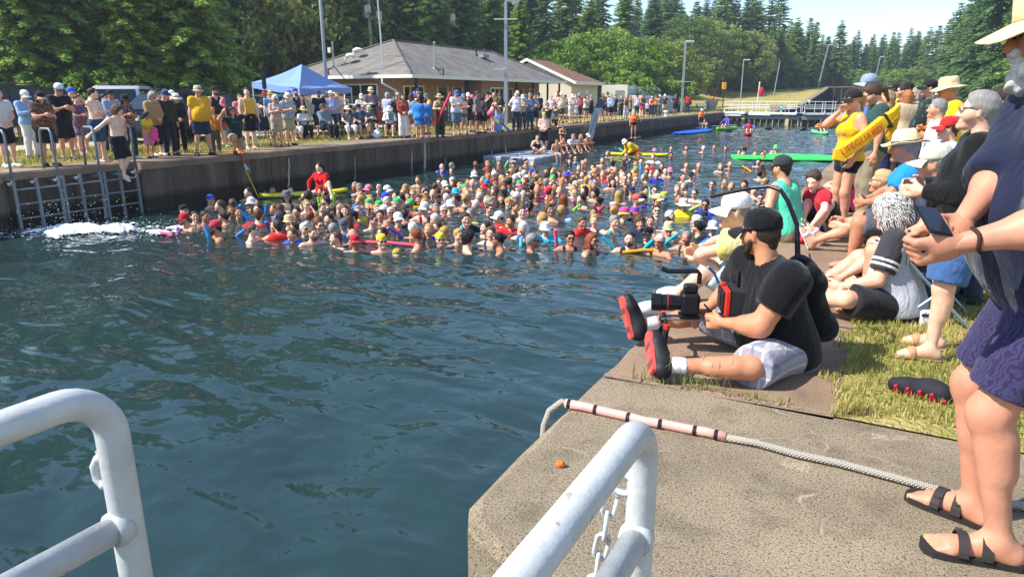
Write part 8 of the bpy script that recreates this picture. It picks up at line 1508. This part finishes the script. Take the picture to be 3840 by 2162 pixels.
# lamp posts and poles
gp = mat('paint', '#9aa3ac', .5, .2)
def lamp(label, base, h, w, arm, bars=(), lean=(0, 0), head=True):
    t = thing("lamp_post", label, "lamp post", base, YAW, "lamp posts along the canal"); tp = Vector((lean[0], lean[1], h)); m = MB(); m.tube([(0, 0, -.3), tp*.5, tp], [w*.62, w*.58, w*.5], 4 if w > .15 else 8); m.build("post", gp, t)
    if head: m = MB(); m.box(tp+Vector((arm*.5, 0, .05)), (abs(arm), .3, .16), bev=.05); m.build("lamp_head", mat('paint', '#c4c8c8', .4), t); MB().box(tp+Vector((arm*.62, 0, -.045)), (abs(arm)*.5, .22, .03)).build("lens", mat('glass', '#dfe2dc', .2), t)
    for z, x0, x1 in bars: MB().box((( x0+x1)/2, -.16, z), (x1-x0, .05, .06)).build("crossbar", mat('paint', '#c9c8b4', .5), t)
    return t
lamp("tall grey square lamp post with crossbars in front of the brick house", PZ(1897, 470), 6.35, .22, .8, ((5.45, -.62, .62), (2.95, -.62, .05))); lamp("grey lamp post with one crossbar near the man in red shirt", PZ(2555, 423), 6.5, .22, .8, ((2.9, -.9, .9),)); lamp("slim grey lamp post on the lawn beyond the gate", at2(2778, 108), 5.6, .14, .9); lamp("leaning wooden lamp pole beside the dirt track", at2(3063, 140), 7.2, .22, .9, lean=(1.1, 0)); lamp("far leaning lamp pole at the wood edge", at2(3268, 172), 6.5, .2, .8, lean=(.8, 0)); lamp("bare slim pole on the grassy bank beyond the gate", at2(2900, 116), 5.2, .12, .1, lean=(.5, 0), head=False)
t = thing("flag_pole", "tall tapered grey pole rising behind the blue canopy", "pole", at2(1229, 33.5)); MB().tube([(0, 0, -.2), (-.05, 0, 5), (-.1, 0, 10)], [.085, .07, .05], 10).build("shaft", gp, t, True)
def upole(label, px, d, h, c, kit):
    t = thing("utility_pole", label, "utility pole", at2(px, d), YAW); m = MB(); m.tube([(0, 0, -.5), (0, 0, h)], [.16, .12], 9); m.build("shaft", mat('bark', c), t, True)
    for (x, z, r, hh_, nm) in kit:
        m = MB(); m.lathe([(0, 0), (r, .02), (r, hh_-.06), (r*.8, hh_), (0, hh_)], (x, -.1, z), 12); q = m.build(nm, mat('paint', '#b9bcbe', .45), t, True); MB().tube([(x, -.1, z+hh_), (x, -.1, z+hh_+.25)], .04, 6).build("bushing", mat('plain', '#6a6a6c'), q)
    MB().box((0, -.12, h-.6), (2.0, .09, .11)).build("cross_arm", mat('bark', '#6b5c48'), t); return t
u1 = upole("pale utility pole with grey transformers behind the house ridge", 1400, 58, 11, '#a39b8c', ((-.1, 7.0, .27, .95, "transformer"), (.75, 6.6, .24, .9, "transformer"))); u2 = upole("brown utility pole with one transformer behind the house", 1686, 62, 11.5, '#7d7a55', ((.4, 6.9, .24, .95, "transformer"),))
for k, (a, b, sag, lb) in enumerate(((u1.location+Vector((0, 0, 10.2)), u2.location+Vector((0, 0, 10.6)), .7, "upper power line between the two utility poles"), (u1.location+Vector((0, 0, 8.6)), u2.location+Vector((0, 0, 8.4)), 1.0, "lower power line between the two utility poles"), (u2.location+Vector((0, 0, 10)), PD(1575, 170, 57), .0, "guy wire from the brown pole to the ground"), (u1.location+Vector((0, 0, 10)), PD(1345, 200, 54), 0, "guy wire from the pale pole to the ground"), (u1.location+Vector((0, 0, 8.2)), pm+Vector((0, 0, 1.35)), .35, "service line from the pale pole to the roof mast"))):
    m = MB(); m.tube([a.lerp(b, i/12)-Vector((0, 0, sag*4*(i/12)*(1-i/12))) for i in range(13)], .018, 5); tag(m.build("power_line", mat('plain', '#2a2b2d')), lb, "cable", "overhead lines")
# marker posts, lifebuoy, bin, bollards
t = thing("marker_post", "black post carrying a bright yellow box beyond the bank", "post", at2(2713, 95)); MB().tube([(0, 0, 0), (0, 0, 2.3)], .06, 7).build("shaft", mat('plain', '#2a2a28'), t); MB().box((0, 0, 2.65), (.5, .3, .85), YAW, bev=.05).build("yellow_box", mat('foam', '#e8a81c'), t)
t = thing("lifebuoy_stand", "white post with a red lifebuoy case beside the gate", "lifebuoy", at2(2842, 100), YAW); MB().tube([(0, 0, 0), (.1, 0, 3.0)], .09, 7).build("shaft", mat('paint', '#dcdcd6'), t); m = MB(); m.lathe([(0, -.14), (.3, -.12), (.38, 0), (.3, .12), (0, .14)], (.35, -.1, 1.75), 16, sy=1.5, M=Matrix.Rotation(R(90), 3, 'X') @ Matrix.Rotation(R(0), 3, 'Z')); m.build("buoy_case", mat('foam', '#d8243c'), t, True)
bp = PZ(2662, 411); t = thing("planter_bin", "tapered grey box bin on the far lawn", "bin", bp, YAW); m = MB(); m.lathe([(.72, 0), (.9, 1.1), (.8, 1.1), (.75, .9), (0, .9)], (0, 0, 0), 4, M=Matrix.Rotation(R(45), 3, 'Z')); m.build("box", mat('paint', '#9c9c9c'), t)
for k, (px, lb) in enumerate(((2668, "taller"), (2684, "shorter"))): fig(f"person in red top behind the grey bin, {lb} of two", pos=PZ(px, 407), face=20, H=1.5+.12*(k == 0), pose='stand', sex='f', h=.034, hh=.02, group="spectators on the far bank", top=('tee', '#c83a30'), bot=('shorts', '#333'), hair=('short', BR))
for px, py, lb in ((2497, 437, "white mooring bollard near the end of the row of spectators"), (2690, 404, "white mooring bollard beside the grey bin"), (3037, 370, "white mooring bollard beyond the gate railing")): m = MB(); m.lathe([(.2, 0), (.16, .06), (.13, .25), (.24, .34), (.24, .42), (.1, .48), (0, .48)], PZ(px, py) if py > 372 else at2(px, 105), 14); tag(m.build("bollard", mat('paint', '#dcdad0'), None, True), lb, "bollard", "mooring bollards")
# picnic table and bicycle
t = thing("picnic_table", "small wooden picnic table beside the grey bin", "table", PZ(2632, 414), YAW)
for c, d, nm in (((0, 0, .72), (1.6, .7, .05), "table_top"), ((0, -.6, .44), (1.6, .25, .05), "bench"), ((0, .6, .44), (1.6, .25, .05), "bench")): MB().box(c, d).build(nm, mat('bark', '#6a6256'), t)
for s in (-1, 1):
    for q in (-1, 1): MB().tube([(s*.6, q*.15, .7), (s*.6, q*.6, 0)], .05, 5).build("leg", mat('bark', '#6a6256'), t)
def bike(label, p, rz, c):
    t = thing("bicycle", label, "bicycle", p, rz)
    for y in (-.52, .52): m = MB(); m.tube([(0, y+math.cos(a)*.33, .34+math.sin(a)*.33) for a in (2*math.pi*i/24 for i in range(25))], .022, 7); w_ = m.build("wheel", mat('plain', '#18181a', .8), t, True); [MB().tube([(0, y, .34), (0, y+math.cos(a)*.32, .34+math.sin(a)*.32)], .003, 4).build("spoke", mat('metal'), w_) for a in (i*math.pi/5 for i in range(10))]
    for pts in (((0, -.52, .34), (0, -.18, .8)), ((0, -.52, .34), (0, -.05, .3)), ((0, -.05, .3), (0, -.2, .86)), ((0, -.18, .78), (0, .36, .82)), ((0, -.05, .3), (0, .36, .76)), ((0, .33, .9), (0, .52, .34))): MB().tube(pts, .02, 7).build("frame_tube", mat('paint', c, .3), t)
    MB().tube([(-.26, .25, 1.0), (0, .34, .95), (.26, .25, 1.0)], .015, 6).build("handlebar", mat('plain', '#222'), t); MB().box((0, -.22, .9), (.13, .26, .06), bev=.02).build("saddle", mat('plain', '#1a1a1c'), t)
bike("red bicycle standing behind the olive jumpsuit", PZ(1630, 492), yaw_px(1630, 70), '#c02a30'); bike("black bicycle standing behind the white tee", PZ(1688, 488), yaw_px(1688, 80), '#1c1c20')
# small held and lying things
def bentnoodle(label, pts, c, r=.045): m = MB(); m.tube(pts, r, 10); tag(m.build("pool_noodle", mat('foam', c), None, True), label, "pool noodle")
dd = lambda px, py: math.hypot(*PZ(px, py)[:2]); d1 = dd(1650, 515)-.28
bentnoodle("long red foam noodle hugged by the woman in olive jumpsuit", [PD(1690, 346, d1), PD(1662, 408, d1), PD(1636, 470, d1)], '#e0384c'); d2 = dd(1572, 506)-.3; bentnoodle("purple foam noodle lifted by the man in navy cap", [PD(1550, 343, d2), PD(1566, 372, d2)], '#8a6ac8'); d3 = dd(1885, 494); bentnoodle("blue foam noodle drooping beside the tall lamp post", [PD(1890, 393, d3), PD(1878, 430, d3), PD(1884, 465, d3), PD(1913, 493, d3-.2)], '#2f6ec8'); bentnoodle("pale yellow noodle leaning on the tall lamp post", [PD(1896, 393, d3+.3), PD(1886, 440, d3+.3)], '#e0dc8a'); d4 = dd(2130, 463); bentnoodle("red noodle carried by the woman with waist bag", [PD(2090, 340+0, d4), PD(2085, 445, d4)][::-1], '#d83a40', .05)
t = thing("swim_bag", "light blue swim bag with yellow patch by the lamp post", "bag", PD(1866, 465, d3-.1), YAW); MB().box((0, 0, 0), (.3, .12, .75), bev=.05).build("bag_body", mat('cloth', '#6f9ad0'), t); MB().box((0, -.064, .12), (.14, .01, .14)).build("patch", mat('cloth', '#d8cc4a'), t)
V, F = sdfmesh([Prim((-.1, 0, 0), (.1, .02, .05), .075, .07, k=.05), Prim((.13, 0, .1), (.15, .05, .13), .06, .035, k=.03), Prim((.12, .0, .17), (.11, -.01, .2), .018, k=.01), Prim((-.12, .02, -.04), (-.13, .06, -.16), .025, .018, k=.02), Prim((.06, .04, -.05), (.06, .08, -.18), .025, .018, k=.02), Prim((-.15, 0, .02), (-.22, -.02, .06), .018, .01, k=.02)], .014)
o = obj("dog", mesh("dog", V, F, mat('hair', '#17151a'), True), None, Vector(PD(1400, 398, dd(1398, 512)-.3)), (0, 0, YAW)); tag(o, "small black dog carried by the man in mauve tee", "dog")
t = thing("book", "teal book held by the seated reader in white", "book", PD(1467, 438, dd(1464, 516)-.45), YAW+.3); MB().box((0, 0, 0), (.2, .025, .26), M=Matrix.Rotation(R(-20), 3, 'X')).build("cover", mat('plain', '#1f6a66'), t); MB().box((0, .003, .003), (.19, .022, .25), M=Matrix.Rotation(R(-20), 3, 'X')).build("pages", mat('plain', '#e4e0d4'), t)
V, F = sdfmesh([Prim((0, 0, 0), (.03, 0, .1), .075, .06), Prim((-.04, .02, .05), (.06, 0, -.06), .05)], .015, wob=.012, wf=40); o = obj("cloth", mesh("cloth", V, F, mat('cloth', '#e8808c'), True), None, PD(834, 388, dd(888, 575)-.1)); tag(o, "pink cloth waved by the kneeling woman", "cloth"); o = obj("bag", mesh("bag", V*1.3, F, mat('foam', '#e84a8c'), True), None, PD(578, 510, dd(566, 592)-.2)); tag(o, "small pink bag held by the child in yellow tee", "bag")
t = thing("grocery_bag", "white and blue plastic bag at the foot of the red chair", "bag", PZ(1414, 520)); V, F = sdfmesh([Prim((0, 0, .12), (.05, 0, .15), .16, .12), Prim((-.05, 0, .26), (.05, 0, .34), .05, .03)], .022, [(A_(0, 0, 0), A_(0, 0, -1))], .015, 25); put("bag_body", mesh("bag_body", V, F, [None], True), t, [cm(('#d8e2ea', 'spots', '#6aa4d8', '#d8e2ea'))])
sp_ = PZ(1075, 556); t = thing("loudspeaker", "black column loudspeaker on a stand before the canopy", "loudspeaker", PZ(1010, 528), YAW); MB().box((0, 0, 2.15), (.12, .14, .75), bev=.02).build("cabinet", mat('plain', '#16161a'), t); MB().tube([(0, 0, 0), (0, 0, 1.8)], .02, 6).build("stand", mat('plain', '#222'), t)
ry = thing("throw_rope", "yellow throw rope with red strap hanging down the far wall", "rope"); a, b, c_ = PZ(900, 576, .02), PX(922, 640, XL+.06), PZ(972, 745, ZW); m = MB(); m.tube([a, PX(906, 583, XL+.05), PX(916, 615, XL+.06)], .04, 6); m.build("strap", mat('cloth', '#b05050'), ry); m = MB(); m.tube([PX(916, 615, XL+.06), PX(926, 635, XL+.06), b], [.035, .05, .03], 7); m.build("bag", mat('cloth', '#b9c9d4'), ry); m = MB(); m.tube([b, b.lerp(c_, .5), c_], .012, 6); m.tube([b+Vector((0, .06+.07*math.cos(q), .0+.09*math.sin(q))) for q in (6.28*i/12 for i in range(13))], .011, 5); m.build("line", mat('foam', '#d8d02a'), ry)
t = thing("orange_blanket", "orange towel on the quay under the kneeling woman", "towel", PZ(860, 578)); MB().box((0, 0, .015), (.5, .9, .02), bev=.008).build("towel", mat('cloth', '#d88a2a'), t)
# ---- boards, kayaks, mats on the water
def board(label, a, b, w, c, name="rescue_board", cat="board", c2=None, thick=.11):
    a, b = Vector(a), Vector(b); L = (b-a).length; t = thing(name, label, cat, (a+b)/2, math.atan2(-(b-a).x, (b-a).y)); n = 16; V = []; F = []
    for i in range(n+1):
        u = i/n; w_ = w*(math.sin(math.pi*min(1, max(0, u*.96+.02)))**.55); z = .25*(abs(u-.5)*2)**4*thick
        for (sx, sz) in ((-.5, .45), (-.35, 1), (0, 1.12), (.35, 1), (.5, .45), (.3, 0), (-.3, 0)): V.append((sx*w_, (u-.5)*L, sz*thick+z))
    for i in range(n): F += [(i*7+j, i*7+(j+1) % 7, i*7+7+(j+1) % 7, i*7+7+j) for j in range(7)]
    F += [tuple(range(7))[::-1], tuple(range(7*n, 7*n+7))]; o = obj("hull", mesh("hull", V, [f[::-1] for f in F], mat('paint', c, .3), True), t)
    if c2: m = MB(); m.box((0, 0, thick*1.14), (w*.1, L*.86, .02)); m.build("stringer_stripe", mat('paint', c2), t)
    return t
W_ = lambda x, y, z=.0: PZ(x, y, ZW+z)
b1 = board("yellow rescue board under the woman in red sleeves", W_(975, 744), W_(1302, 722), .62, '#e6d820', c2='#3a3a1c'); b2 = board("yellow rescue board carrying the bending lifeguard", W_(2290, 582), W_(2508, 586), .62, '#e8dc28', c2='#c8b81c')
p = W_(1207, 728, .1); fig("woman in red long sleeves sitting on the yellow rescue board", pos=p, face=-30, H=1.72, pose=dict(pel=(0, 0, .1), lean=-2, hw=1, hy=-25, rf=(.3, .1, -.38), lf=(-.5, .35, -.02), rk=(.5, .6, .4), lk=(-.6, .5, .4), rh=(.33, .12, .12), lh=(-.2, .25, .06), re=(1, -.3, 0), le=(-1, -.2, 0)), sex='f', b=.98, h=.02, hh=.011, skin='d', group="lifeguards on the water", top=('long', '#cc1418', -.008), bot=('bikini', '#1a1a1e'), hair=('pony', DB))
p = W_(2380, 583, .08); fig("lifeguard in yellow shirt and white cap bending over on the rescue board", pos=p, face=-60, H=1.72, pose=dict(pel=(0, 0, .3), lean=62, hw=1, hp=40, rf=(.15, -.25, .08), lf=(-.15, -.25, .08), rk=(.3, 1, .3), lk=(-.3, 1, .3), rh=(.15, .5, .1), lh=(-.15, .5, .1)), sex='m', b=1.1, h=.03, hh=.016, skin='b', group="lifeguards on the water", top=('long', '#eac01a', .03), bot=('shorts', '#c8321e'), hair=('short', BR), hat=('bucket', '#efeee8', '#efeee8'))
board("dark red paddle board below the hi-vis vest", W_(2345, 526), W_(2400, 516), .7, '#8a2434', "paddle_board"); fig("person in orange hi-vis vest standing on the dark red paddle board", pos=W_(2374, 520, .12), face=10, H=1.72, pose=dict(rh=(.26, .1, .9), lh=(-.42, .0, 1.15)), sex='f', b=1.0, h=.036, hh=.02, skin='b', group="lifeguards on the water", top=('vest', '#ee6a1c'), bot=('bikini', '#15151a'), hair=('short', BL))
board("pale blue paddle board at the far ladder", W_(2608, 484), W_(2660, 478), .7, '#4aa0d8', "paddle_board"); fig("person in hi-vis vest on the pale blue board by the far ladder", pos=W_(2627, 481, .1), face=10, H=1.6, pose='stand', sex='f', b=1.0, h=.03, hh=.018, group="lifeguards on the water", top=('vest', '#ee6a1c'), bot=('shorts', '#202024'), hair=('short', BR), hat=('sun', '#e8e4d8', '#e8e4d8')); fig("person sitting on the pale blue board by the far ladder", pos=W_(2640, 481, .02), face=0, H=1.6, pose='hugknee', sex='f', h=.034, hh=.02, group="lifeguards on the water", top=('tee', '#b08a7a'), bot=('shorts', '#333'), hair=('short', BR))
def mat_sheet(label, pts, c):
    P = [W_(x, y, .05) for x, y in pts]; n = len(P); cen = sum(P, Vector())/n; V = [p-cen for p in P]+[p-cen+Vector((0, 0, .045)) for p in P]; t = thing("floating_mat", label, "foam mat", cen); m = MB(); m.add(V, [tuple(range(n))[::-1], tuple(range(n, 2*n))]+[(i, (i+1) % n, n+(i+1) % n, n+i) for i in range(n)]); o = m.build("mat_sheet", mat('foam', c), t); bx_ = bmesh.new(); bx_.from_mesh(o.data); bmesh.ops.recalc_face_normals(bx_, faces=bx_.faces); bx_.to_mesh(o.data); bx_.free(); return t
mat_sheet("bright blue foam mat floating below the far wall", ((2523, 498), (2570, 492), (2640, 484), (2672, 487), (2660, 493), (2600, 500), (2550, 502)), '#1f5cd8'); mat_sheet("long bright green foam mat floating near the quay", ((2740, 583), (2830, 586), (2915, 578), (3040, 583), (3175, 589), (3185, 603), (3060, 602), (2930, 600), (2830, 598), (2745, 595)), '#3edc5c')
for (x, y, fa, sx, tok, lb) in ((2770, 573, 0, 'm', dict(hair=('short', DB)), "man with dark hair leaning on the green mat"), (2829, 578, 10, 'm', dict(hair=('short', BR)), "man with brown hair leaning on the green mat"), (2858, 582, 0, 'f', dict(hair=('wet', BR)), "woman with wet hair leaning on the green mat"), (2907, 566, -10, 'f', dict(hat=('cap', '#7ae08a'), top=('swim', '#1a1a1e'), hair=('bun', BR)), "woman in green cap and black swimsuit on the green mat"), (2788, 566, 20, 'm', dict(hat=('bucket', '#22242a', '#22242a'), hair=('short', BK)), "person in black bucket hat behind the green mat")):
    pz_ = swpose(3, sx); pz_['pel'] = (0, 0, -.32 if 'green cap' in lb else -.42); o, s = fig(lb, pos=W_(x, y+14, -.02), face=fa, H=1.78, pose=pz_, sex=sx, h=.03, hh=.016, group="swimmers in the lock", key=('gm', sx, 'green cap' in lb), **tok)
def kayak(label, px, py, fa, c, vest, top, hatc, pad, plabel, sup=False):
    p = W_(px, py); rz = math.atan2(-p.y, -p.x)-math.pi/2+R(fa); f = Vector((-math.sin(rz), math.cos(rz), 0)); b_ = board(label, p-f*1.6, p+f*1.5, .7, c, "kayak", "kayak", thick=.22); 
    fig(plabel, pos=p+Vector((0, 0, .18)), rz=rz, H=1.7, pose=dict(pel=(0, 0, .1 if not sup else .3), lean=4, hw=1, rf=(.12, .75, .02), lf=(-.12, .75, .02), rk=(.2, 0, 1), lk=(-.2, 0, 1), rh=(.38, .4, .38), lh=(-.38, .4, .38), hkr='grip', hkl='grip'), sex='m', b=1.05, h=.036, hh=.02, group="paddlers by the lock gate", top=('long', top), bot=('shorts', '#333'), hair=('short', BR), hat=('cap', hatc), extra=(('vest', vest),) if vest else ())
    sd_ = Vector((f.y, -f.x, 0)); c0 = p+f*.42+Vector((0, 0, .58)); t = thing("paddle", pad, "paddle", c0); e0, e1 = sd_*1.12+Vector((0, 0, -.28 if fa < 15 else -.2)), sd_*-1.12+Vector((0, 0, .25 if fa > 15 else -.1)); MB().tube([e0, e1], .016, 6).build("shaft", mat('plain', '#9aa0a4'), t)
    for e in (e0, e1): m = MB(); d_ = e.normalized(); u = Vector((0, 0, 1)); m.add([e-d_*.05+u*.05, e+d_*.2+u*.11, e+d_*.45+u*.05, e+d_*.45-u*.06, e+d_*.2-u*.11, e-d_*.05-u*.05], [(0, 1, 2, 3, 4, 5)]); m.add([Vector(q)+Vector((.02, .02, 0)) for q in m.V[-6:]], [(5, 4, 3, 2, 1, 0)]); m.build("blade", mat('plain', '#15161a', .4), t)
kayak("red and white kayak with a seated paddler", 2806, 506, 0, '#c8483c', '#d02a40', '#4a78c0', '#4a4a4a', "double paddle of the red kayak", "paddler in blue shirt and red vest in the red kayak"); kayak("green and white kayak near the quay", 3073, 503, 20, '#6ad88a', '#ee6a20', '#e89a30', '#5a5648', "double paddle of the green kayak", "paddler in orange vest in the green kayak"); kayak("green paddle board with yellow bag near the gate", 2724, 488, -30, '#7ac83a', None, '#5a50b8', '#d86a78', "paddle of the green paddle board", "paddler in purple shirt on the green paddle board", True)
# ---- grey float with people, feather flag
fx0, fx1 = XL+.12, XL+2.7; fy0, fy1 = PZ(2000, 590, ZW+.2).y-.6, PZ(2170, 575, ZW+.2).y+.8; fl = thing("floating_dock", "grey plastic floating dock moored at the far wall", "dock", ((fx0+fx1)/2, (fy0+fy1)/2, ZW)); nx_, ny_ = 4, int((fy1-fy0)/.62)
for i in range(nx_):
    for j in range(ny_): MB().box((-(fx1-fx0)/2+(i+.5)*(fx1-fx0)/nx_, -(fy1-fy0)/2+(j+.5)*(fy1-fy0)/ny_, .06), ((fx1-fx0)/nx_-.02, (fy1-fy0)/ny_-.02, .34), bev=.05).build("float_block", mat('paint', '#9aa0a8' if (i+j) % 3 else '#a9afb6', .5), fl)
zf = ZW+.23
def FD(lb, px, py, H, po, sx, b, fa, **k): fig(lb, pos=PZ(px, py, zf), face=fa, H=H, pose=po, sex=sx, b=b, h=.032, hh=.017, group="people on the grey float", **k)
FD("bare chested man in yellow swim cap standing with joined hands", 2038, 570, 1.8, 'front', 'm', 1.12, 15, skin='d', bot=('boardies', '#17171c'), hat=('swimcap', '#d8c82a'), hair=None, gl='goggles'); FD("woman in black swimsuit sitting cross legged on the float", 2012, 577, 1.68, 'crossleg', 'f', 1.1, 20, skin='d', top=('swim', '#121215'), hair=('bun', BK)); FD("boy in teal trunks sitting with feet in the water", 2084, 583, 1.4, 'edge', 'm', .92, 20, skin='b', bot=('trunks', ('#5ab8a8', 'spots', '#d8e8e0', '#3a8a80')), hair=('short', BR)); FD("boy with brown hair sitting behind the teal trunks", 2103, 574, 1.5, 'hugknee', 'm', 1.0, 30, skin='b', bot=('shorts', '#333a4d'), hair=('short', BR)); FD("man in white tee sitting on the float", 2136, 574, 1.76, 'hugknee', 'm', 1.12, 40, skin='b', top=('tee', '#d5dae6'), bot=('shorts', '#2c3a66'), hair=('short', GY)); FD("woman in tan swimsuit sitting on the float", 2166, 570, 1.66, 'hugknee', 'f', 1.0, 40, skin='b', top=('swim', '#6a5a48'), hair=('bob', BL)); FD("person in white cap and orange top at the float end", 2188, 567, 1.66, 'hugknee', 'm', 1.0, 60, skin='c', top=('tee', '#c88a5a'), bot=('shorts', '#5a5a5a'), hat=('cap', '#e8e6e0'), hair=('short', BR)); FD("woman in sunglasses standing at the wall behind the float", 2108, 562, 1.2, 'hold', 'f', 1.0, 20, skin='b', top=('swim', '#2a2a30'), hair=('bun', BR), gl='sun')
t = thing("swim_buoy", "orange square swim buoy beside the grey float", "buoy", W_(2010, 598)); MB().box((0, 0, .14), (.42, .3, .36), YAW, bev=.06).build("buoy_body", mat('foam', '#f05a1c'), t)
ft = thing("feather_flag", "leaning feather flag with dark lettering beside the float", "flag", PX(2203, 560, XL+.35), 0); o0 = ft.location; fp = [(2203, 560, 26), (2212, 520, 27), (2222, 480, 28), (2232, 440, 30), (2246, 405, 34), (2256, 380, 30), (2250, 368, 6)]; LV = []; RV = []
for (x, y, w_) in fp: a = PX(x-w_*.42, y, XL+.35)-o0; b = PX(x+w_*.42, y, XL+.35)-o0; LV.append(a); RV.append(b)
for (i0, i1, c) in ((0, 1, '#2a3a5c'), (1, 4, '#c9d3e2'), (4, 6, '#1f5a6e')):
    m = MB()
    for i in range(i0, i1):
        m.add([LV[i], RV[i], RV[i+1], LV[i+1]], [(0, 1, 2, 3)]); m.add([q+Vector((-.02, 0, 0)) for q in (LV[i], RV[i], RV[i+1], LV[i+1])], [(3, 2, 1, 0)])
    m.build("banner_panel", mat('cloth', c), ft)
MB().tube([l-Vector((.01, .02, 0)) for l in LV], .02, 6).build("flag_pole", mat('plain', '#2a2c30'), ft)
up_ = ((LV[4]+RV[4])/2-(LV[1]+RV[1])/2); ux = up_.normalized(); uz = Vector((1, 0, 0)); uy = uz.cross(ux); Mt = Matrix((ux, uy, uz)).transposed().to_4x4(); c0 = (LV[1]+RV[1]+LV[4]+RV[4])/4; wv_ = (RV[2]-LV[2])
for txt, of in (("MARITIME PILE", -.2), ("& DOCK", .22)): lettering(txt, ft, Matrix.Translation(c0+wv_*of+uz*.012) @ Mt, up_.length*.115, '#20262e')
# =================================================================== added haze volume, lifts the shadows and pales the distance
hz = MB(); hz.box((-40, 170, 24), (560, 470, 56)); t = NT("haze"); t.t.nodes.remove(t.b); pv_ = t.n("VolumePrincipled"); pv_.inputs["Color"].default_value = (.82, .9, 1, 1); pv_.inputs["Density"].default_value = .0008; pv_.inputs["Anisotropy"].default_value = .35; t.l(pv_.outputs[0], t.out.inputs["Volume"])
tag(hz.build("haze", t.m), "thin pale summer haze over the canal", "haze", kind='stuff')
# =================================================================== the smallest figures past the first 300, joined
def join_far(keep=300):
    bpy.context.view_layer.update()
    pe = [o for o in S.objects if o.parent is None and o.name.split('.')[0] == 'person' and not (o.get('group') or '').startswith(('people', 'lifeguards', 'paddlers'))]
    rest = len([o for o in S.objects if o.parent is None and o.name.split('.')[0] == 'person'])-len(pe)
    pe.sort(key=lambda o: -(1.0 if (o.get('group') or '').startswith('spect') else .45)/max(1, math.hypot(o.location.x, o.location.y)))
    far = pe[max(0, keep-rest):]; Vs, Fs, Is, Ps = [], [], [], []; mats = {}; n = 0
    for o in far:
        for c in list(o.children):
            me = c.data; nv = len(me.vertices); v = np.empty(nv*3, np.float32); me.vertices.foreach_get("co", v); W = np.array(c.matrix_world); v = v.reshape(-1, 3) @ W[:3, :3].T+W[:3, 3]
            mi = np.empty(len(me.polygons), np.int32); me.polygons.foreach_get("material_index", mi); sl = [s.material for s in c.material_slots]
            idx = [mats.setdefault(m_, len(mats)) for m_ in sl] or [0]
            for p in me.polygons: Fs.append(tuple(i+n for i in p.vertices)); Is.append(idx[min(p.material_index, len(idx)-1)])
            pc = np.zeros((nv, 4), np.float32)
            if "paint" in me.attributes: q = np.empty(nv*4, np.float32); me.attributes["paint"].data.foreach_get("color", q); pc = q.reshape(-1, 4)
            Vs.append(v); Ps.append(pc); n += nv; bpy.data.objects.remove(c)
        bpy.data.objects.remove(o)
    if not far: return
    me = mesh("crowd", np.concatenate(Vs), Fs, list(mats), True, Is); a = me.color_attributes.new("paint", 'FLOAT_COLOR', 'POINT'); a.data.foreach_set("color", np.concatenate(Ps).ravel())
    tag(obj("crowd", me), "distant swimmers spread across the far part of the lock", "crowd", kind='stuff')
join_far()
